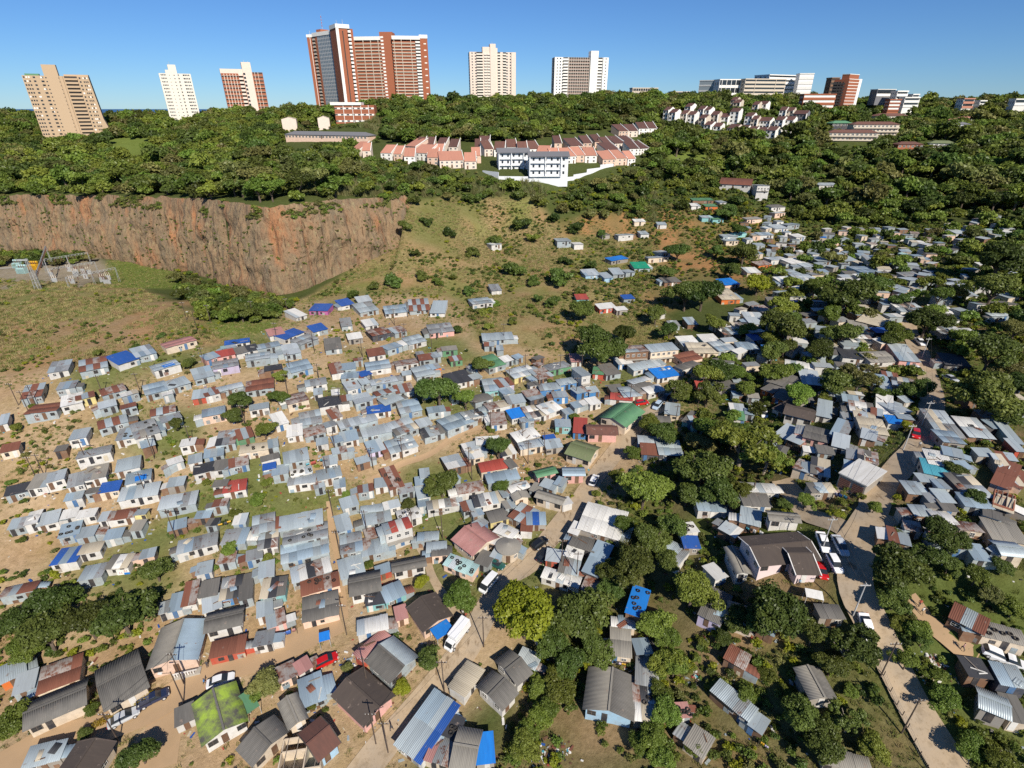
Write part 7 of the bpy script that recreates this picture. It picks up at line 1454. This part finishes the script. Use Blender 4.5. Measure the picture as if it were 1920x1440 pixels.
foliage('hedge_leaf', (.34,.26,.02), (.26,.24,.03), spread=.1)
hedge(180, 1362, 228, 1340, 'clipped yellow hedge in front of the aerial roof house beside the silver car'); hedge(258, 1318, 282, 1304, 'short yellow hedge behind the dark blue pickup')
# ---------------------------------------------------------------- electricity yard in the quarry
def substation():
    def gantry(px, py, qx, qy, h, label):
        a, z = ray(px, py); b_, _ = ray(qx, qy); root = empty('steel_gantry', (a.x, a.y, a.z)); tag(root, label, 'gantry', 'electricity yard'); d = Vector((b_.x-a.x, b_.y-a.y, 0)); L = d.length; u = d/L
        for k in range(3):
            p = d*(k/2); m = MB(); m.tube(p + Vector((-.45,0,-2)), p + Vector((-.1,0,h)), .08, .06, 4); m.tube(p + Vector((.45,0,-2)), p + Vector((.1,0,h)), .08, .06, 4)
            for q in range(4): m.tube(p + Vector((-.4+.08*q,0,h*q/4)), p + Vector((.33-.08*q,0,h*(q+1)/4)), .07, .07, 4)
            m.build('column', [MATS['steel']], root)
        m = MB(); m.tube(Vector((0,0,h)), d + Vector((0,0,h)), .10, .10, 4); m.tube(Vector((0,0,h-.7)), d + Vector((0,0,h-.7)), .07, .07, 4)
        for q in range(int(L/1.5)): m.tube(u*(q*1.5) + Vector((0,0,h-.7)), u*(q*1.5+.75) + Vector((0,0,h)), .07, .07, 4)
        m.build('beam', [MATS['steel']], root)
        for q in range(int(L/3)): m = MB(); p = u*(1.5+q*3); m.tube(p + Vector((0,0,h-.8)), p + Vector((0,0,h-2.2)), .16, .12, 6); m.build('insulator_string', [MATS['redbrown_tile']], root)
    gantry(92, 512, 172, 497, 7.5, 'long pale steel gantry at the back of the electricity yard'); gantry(98, 528, 186, 516, 6.5, 'steel gantry crossing the middle of the electricity yard'); gantry(130, 540, 225, 530, 5, 'low steel gantry along the near edge of the electricity yard'); gantry(78, 540, 100, 500, 7, 'steel gantry running away along the left of the electricity yard')
    def transformer(px, py, m, label):
        a, z = ray(px, py); root = empty('transformer', (a.x, a.y, a.z - .3)); tag(root, label, 'transformer', 'electricity yard'); b = MB(); b.box(-2,-1.3,0,2,1.3,3.2); b.build('tank', [MATS[m]], root)
        for k in range(7): link('cooling_fin', cube_mesh(), MATS[m], root, (-1.8 + .6*k, -1.65, .4), None, (.12,.7,2.4))
        for k in range(3): t = MB(); t.tube((-1.2+1.2*k,0,3.2),(-1.2+1.2*k,0,4.8),.2,.12,7); t.build('bushing', [MATS['redbrown_tile']], root)
        t = MB(); t.tube((-2.2,.6,4.2),(2.2,.6,4.2),.55,.55,10); t.build('conservator', [MATS[m]], root)
    transformer(36, 502, 'teal_sheet', 'teal transformer behind the tall lattice mast'); transformer(66, 505, 'yellow_tarp', 'orange transformer beside the tall lattice mast'); transformer(44, 512, 'teal_sheet', 'second teal transformer in front of the mast')
    a, z = ray(72, 543); root = empty('lattice_mast', (a.x, a.y, a.z)); tag(root, 'tall pale lattice mast at the front of the electricity yard', 'mast', 'electricity yard'); m = MB(); h = 14
    for sx in (-1, 1):
        for sy in (-1, 1): m.tube((sx*.9, sy*.9, -1), (sx*.35, sy*.35, h), .1, .08, 4)
    m.build('legs', [MATS['steel']], root); m = MB()
    for k in range(9):
        z0, z1 = h*k/9, h*(k+1)/9; w0, w1 = .9 - .55*k/9, .9 - .55*(k+1)/9
        for (ax, ay, bx, by) in ((-1,-1,1,-1),(1,-1,1,1),(1,1,-1,1),(-1,1,-1,-1)): m.tube((ax*w0, ay*w0, z0), (bx*w1, by*w1, z1), .07, .07, 3); m.tube((ax*w1, ay*w1, z1), (bx*w1, by*w1, z1), .06, .06, 3)
    m.build('bracing', [MATS['steel']], root); m = MB(); m.box(-4,-.3,h-.8,.6,.3,h-.2); m.build('crossarm', [MATS['steel']], root)
    rnd = random.Random(2)
    for k in range(14):
        px, py = rnd.uniform(95, 205), rnd.uniform(505, 535); a, z = ray(px, py); root = empty('bus_support', (a.x, a.y, a.z - .2), rnd.uniform(-.1,.1)); BLD.append(dict(o=root, kind='bus_support', px=px, py=py, area=1, pxs=6))
        link('stand', cube_mesh(), MATS['steel'], root, (0,0,0), None, (2.4,.3,2.6)); 
        for x in (-1, 0, 1): t = MB(); t.tube((x,0,2.6),(x,0,4.2),.17,.12,6); t.build('insulator', [MATS['pale_stone' if k % 3 else 'redbrown_tile']], root)
substation()
# ---------------------------------------------------------------- people
def person_mesh(seed, walk=.35, arm=.25):
    """one continuous walking figure grown over a joint skeleton, 1.72 m tall"""
    J = {'pel': (0,0,.95), 'sp': (0,0,1.15), 'ch': (0,.01,1.38), 'nk': (0,.01,1.50), 'hd': (0,.03,1.60), 'tp': (0,.03,1.70)}
    for s, n in ((-1,'l'), (1,'r')):
        w = walk*s; J['hip'+n] = (s*.09,0,.90); J['kn'+n] = (s*.10, w*.55, .50); J['an'+n] = (s*.10, w*.75 - .05, .08 + (.05 if w < 0 else 0)); J['ft'+n] = (s*.10, w*.75 + .13, .03)
        J['sh'+n] = (s*.19,0,1.42); J['el'+n] = (s*.25, -w*arm, 1.14); J['wr'+n] = (s*.25, -w*arm*2 + .08, .90); J['fi'+n] = (s*.25, -w*arm*2 + .12, .78)
    E = [('pel','sp'),('sp','ch'),('ch','nk'),('nk','hd'),('hd','tp')]
    for n in 'lr': E += [('pel','hip'+n),('hip'+n,'kn'+n),('kn'+n,'an'+n),('an'+n,'ft'+n),('ch','sh'+n),('sh'+n,'el'+n),('el'+n,'wr'+n),('wr'+n,'fi'+n)]
    Rr = {'pel': .15, 'sp': .135, 'ch': .155, 'nk': .06, 'hd': .10, 'tp': .075, 'hip': .10, 'kn': .06, 'an': .042, 'ft': .04, 'sh': .065, 'el': .046, 'wr': .034, 'fi': .03}
    names = list(J); me = bpy.data.meshes.new('figure'); me.from_pydata([J[k] for k in names], [(names.index(a), names.index(b)) for a, b in E], []); o = bpy.data.objects.new('figure_tmp', me); COL.objects.link(o)
    sk = o.modifiers.new('skin', 'SKIN'); ss = o.modifiers.new('sub', 'SUBSURF'); ss.levels = 1
    for k, nm in enumerate(names): r = Rr.get(nm) or Rr[nm[:-1]]; me.skin_vertices[0].data[k].radius = (r, r*.85); 
    me.skin_vertices[0].data[0].use_root = True
    ev = o.evaluated_get(bpy.context.evaluated_depsgraph_get()); m2 = bpy.data.meshes.new_from_object(ev); bpy.data.objects.remove(o)
    return m2
def people():
    base = [person_mesh(0, .35), person_mesh(1, .12)]
    def sk(): 
        if 'skin' not in MATS: paint('skin', (.10,.055,.035), .6); paint('hair', (.01,.009,.008), .8); paint('trousers', (.03,.035,.06)); paint('trousers_tan', (.2,.15,.09))
    sk()
    for (px, py, qx, qy, w, shirt, legs, label) in ((1812,1430,1795,1400,0,'yellow_paint','trousers','person in a yellow top walking up the hillside road'),(390,1252,392,1235,1,'dark_wall','trousers','person in dark clothes standing beside the red shack'),(385,1284,400,1278,0,'blue_paint','trousers','person in blue walking along the lower dirt street'),(1722,1138,1722,1150,1,'red_paint','trousers','person in red standing where the garden path begins'),(1727,1152,1740,1165,0,'white_paint','trousers_tan','person in white on the garden path behind the one in red'),(1803,1220,1790,1210,0,'pink_paint','trousers','person in pink halfway along the garden path'),(1497,1098,1490,1108,1,'sky_blue_paint','trousers','person in pale blue at the corner of the big brown-roofed house'),(868,1155,862,1165,1,'white_paint','trousers','person in white at the top of the steep path by the lamp'),(874,1160,884,1168,1,'red_paint','trousers','person in red beside the one in white at the path end'),(1722,840,1715,850,0,'white_paint','trousers','person in white walking near the bright red car'),(907,806,900,812,1,'dark_wall','trousers_tan','person in dark top on the dirt path in the middle of the shacks'),(845,1140,838,1130,0,'lilac_paint','trousers','person in lilac climbing the steep concrete path'),(735,1370,745,1358,0,'dark_wall','trousers','person in dark clothes walking on the lower main street')):
        a, z = ray(px, py); b_, _ = ray(qx, qy); me = base[w].copy(); me.materials.clear()
        for m in (shirt, legs, 'skin', 'hair'): me.materials.append(MATS[m])
        for p in me.polygons:
            c = p.center; i = 0
            if c.z > 1.49: i = 2 if (c.z < 1.66 and c.y > .04) or c.z < 1.55 else 3
            elif c.z < .06: i = 3
            elif c.z < .97 and abs(c.x) < .2: i = 1
            elif c.z < 1.12 and abs(c.x) > .18: i = 2
            p.material_index = i
        me.polygons.foreach_set('use_smooth', [True]*len(me.polygons))
        rd = min((seg_dist(np.array([a.x]), np.array([a.y]), c)[0] - wd/2 for c, wd in ROADS)); o = link('person', me, None, None, (a.x, a.y, height(a.x, a.y) + (.1 if rd < 0 else 0)), (0,0,math.atan2(b_.y-a.y, b_.x-a.x) - R(90))); tag(o, label, 'person')
people()
# ---------------------------------------------------------------- labels: look first, then the thing it stands beside
LANDMARKS = [('mossy roofed house',410,1330),('delivery truck',857,1190),('round hut',953,1028),('grassy mound',200,600),('electricity yard',110,520),('lattice mast',60,520),('back gantry',150,500),('blue cabin shacks',1060,730),('green roofed house',1165,780),('bright green tree',985,1150),('long hillside shack',932,630),('big brown roof',1460,1030),
 ('white garage',1610,890),('orange walls',1460,735),('red roadside car',1717,813),('junction',1620,1000),('steep concrete path',812,1085),('dirt alley',628,1020),('red-striped roof',745,990),('blue tarpaulin awning',835,1185),('peach balcony house',325,1270),('pink house',1060,870),('olive roofed house',1090,850),
 ('magenta shack',596,580),('quarry thicket',450,560),('white flats',990,310),('blue-roofed hut',505,875),('beige tyre roof',475,843),('mint green wall',1240,800),('red kiosk',1038,1050),('pale acacia tree',1613,705),('wide valley tree',1397,830),('yellow tarpaulin roof',1340,910),('wire fence',1690,1340),('rubbish heap',1735,1245),('garden path',1750,1175),
 ('black and rust hut',712,620),('lone white hill hut',930,460),('teal hut',1335,407),('half-built brick storey',1380,350),('brown terraces',1610,240),('brick tower',620,130),('tan tower',120,200),('white slim tower',335,170),('hospital',1490,150),('narrow brick tower',1595,180),('lower dirt street',450,1245),('yellow hedge',205,1350),('pair of dark gables',960,1290),('blue-fronted house',1145,1300),('hill bushes',960,490),('black felt roof',853,705),('cream tower',920,140),('white balcony tower',1090,145),('quarry cliff',350,440),('terracotta townhouses',800,290),('white terraces',1380,215),('spreading skyline tree',1805,175),('orange tiled roof',1835,215),('far valley roofs',1620,500),('palm',1790,490),('purple-walled shack',205,780)]
def where(r, level=0):
    d = sorted((( (r['px']-x)**2 + ((r['py']-y)*1.2)**2, nm, x, y) for nm, x, y in LANDMARKS))
    _, nm, x, y = d[min(level, len(d)-1)]
    dx, dy = r['px']-x, (r['py']-y)*1.3
    if abs(dx) + abs(dy) < 14: return 'by the ' + nm
    if abs(dx) > 2*abs(dy): w = 'left of' if dx < 0 else 'right of'
    elif abs(dy) > 2*abs(dx): w = 'above' if dy < 0 else 'below'
    else: w = ('upper ' if dy < 0 else 'lower ') + ('left of' if dx < 0 else 'right of')
    return w + ' the ' + nm
ORD = ['', 'second ', 'third ', 'fourth ', 'fifth ', 'sixth ', 'seventh ', 'eighth ', 'ninth ', 'tenth ', 'eleventh ', 'twelfth ']
TREEW = {'d': 'dark green', 'm': 'mid green', 'b': 'bright yellow-green', 'o': 'olive green', 'f': 'fresh green'}
def look(r):
    k = r['kind']; sz = ''
    if k in ('shack', 'cottage', 'shed'):
        if r['area'] < 13: sz = 'tiny '
        elif r['area'] > 48: sz = 'large '
        return '%s%s with %s roof, %s walls' % (sz, k, r['roof'], r['wall'])
    if k == 'townhouse': return 'townhouse with %s roof and %s walls' % (r['roof'], r['wall'])
    if k == 'terrace_house': return 'white terrace house with brown roof'
    if k in ('tree', 'bush'): return '%s %s%s' % (TREEW[r['col']], 'big ' if r['r'] > 5.5 else 'small ' if r['r'] < 2.6 else '', ('open-crowned ' if r['tk'] == 'o' else '') + k)
    return {'utility_pole': 'dark power pole with crossarm', 'street_lamp': 'street lamp on a dark pole', 'bus_support': 'insulator stand', 'old_tyre': 'old black tyre', 'loose_sheet': 'loose metal sheet', 'plank': 'loose plank'}[k]
CATS = {'cottage': 'cottage', 'terrace_house': 'house', 'utility_pole': 'pole', 'street_lamp': 'street lamp', 'bus_support': 'insulator', 'old_tyre': 'tyre', 'loose_sheet': 'sheet'}
GROUPS = {'shack': 'shacks of the settlement', 'cottage': 'small block cottages of the settlement', 'shed': 'back rooms and sheds in the gaps', 'townhouse': 'townhouse rows above the open slope', 'terrace_house': 'white terraces on the far hill', 'tree': 'trees', 'bush': 'bushes', 'utility_pole': 'power poles', 'street_lamp': 'street lamps', 'bus_support': 'electricity yard stands', 'old_tyre': 'tyres on the roofs', 'loose_sheet': 'loose sheets on the roofs', 'plank': 'planks on the roofs'}
def label_all():
    by = {}
    for r in BLD:
        if 'label' in r: continue
        if 'host' in r: continue
        by.setdefault((look(r), where(r)), []).append(r)
    for (lk, wh), rs in by.items():
        # in a tie, count outwards from the landmark
        nm = wh.split(' the ', 1)[1]; x, y = next((x, y) for n, x, y in LANDMARKS if n == nm)
        rs.sort(key=lambda r: (r['px']-x)**2 + (r['py']-y)**2)
        for k, r in enumerate(rs):
            o = ORD[k] if k < len(ORD) else 'farther '
            tag(r['o'], (lk + ', ' + o + wh) if o or r['kind'] not in ('tree','bush') else lk + ' ' + wh, CATS.get(r['kind'], r['kind']), GROUPS[r['kind']])
    hosts = {r['o'].name: r for r in BLD}; sets = {}
    for r in BLD:
        if 'host' in r: sets.setdefault((r['kind'], r['host'].name), []).append(r)
    for (k, h), rs in sets.items():
        rs.sort(key=lambda r: r['px']); hr = hosts[h]; own = hr['o']['label'].split(', ', 2)[-1] if hr['o'].get('label') else where(hr)
        for q, r in enumerate(rs):
            o = '' if len(rs) == 1 else ('leftmost ' if q == 0 else 'rightmost ' if q == len(rs)-1 else ORD[q] + 'leftmost ')
            tag(r['o'], '%s%s on %s roof, %s' % (o, look(r), hr.get('roof', 'house'), own.replace('the ', '').replace(' walls', '')), CATS.get(r['kind'], r['kind']), GROUPS[r['kind']])
    for r in BLD:
        if r['kind'] == 'house': r['o']['group'] = 'pitched-roof houses'
    for _ in range(2):                 # whatever still reads alike: say which is higher up the slope
        same = {}
        for r in BLD: same.setdefault(r['o']['label'], []).append(r)
        for lb, rs in same.items():
            if len(rs) < 2: continue
            rs.sort(key=lambda r: r['py'])
            for q, r in enumerate(rs): r['o']['label'] = ('uppermost ' if q == 0 else 'lowest ' if q == len(rs)-1 else ORD[q] + 'highest ') + lb
    for o in bpy.data.objects:
        if o.get('label') and len(o['label'].split()) > 16: o['label'] = o['label'].replace(' the ', ' ').replace(' with ', ', ')
    print('labelled', len(BLD), len(set(o.get('label') for o in bpy.data.objects if o.get('label'))))
label_all()
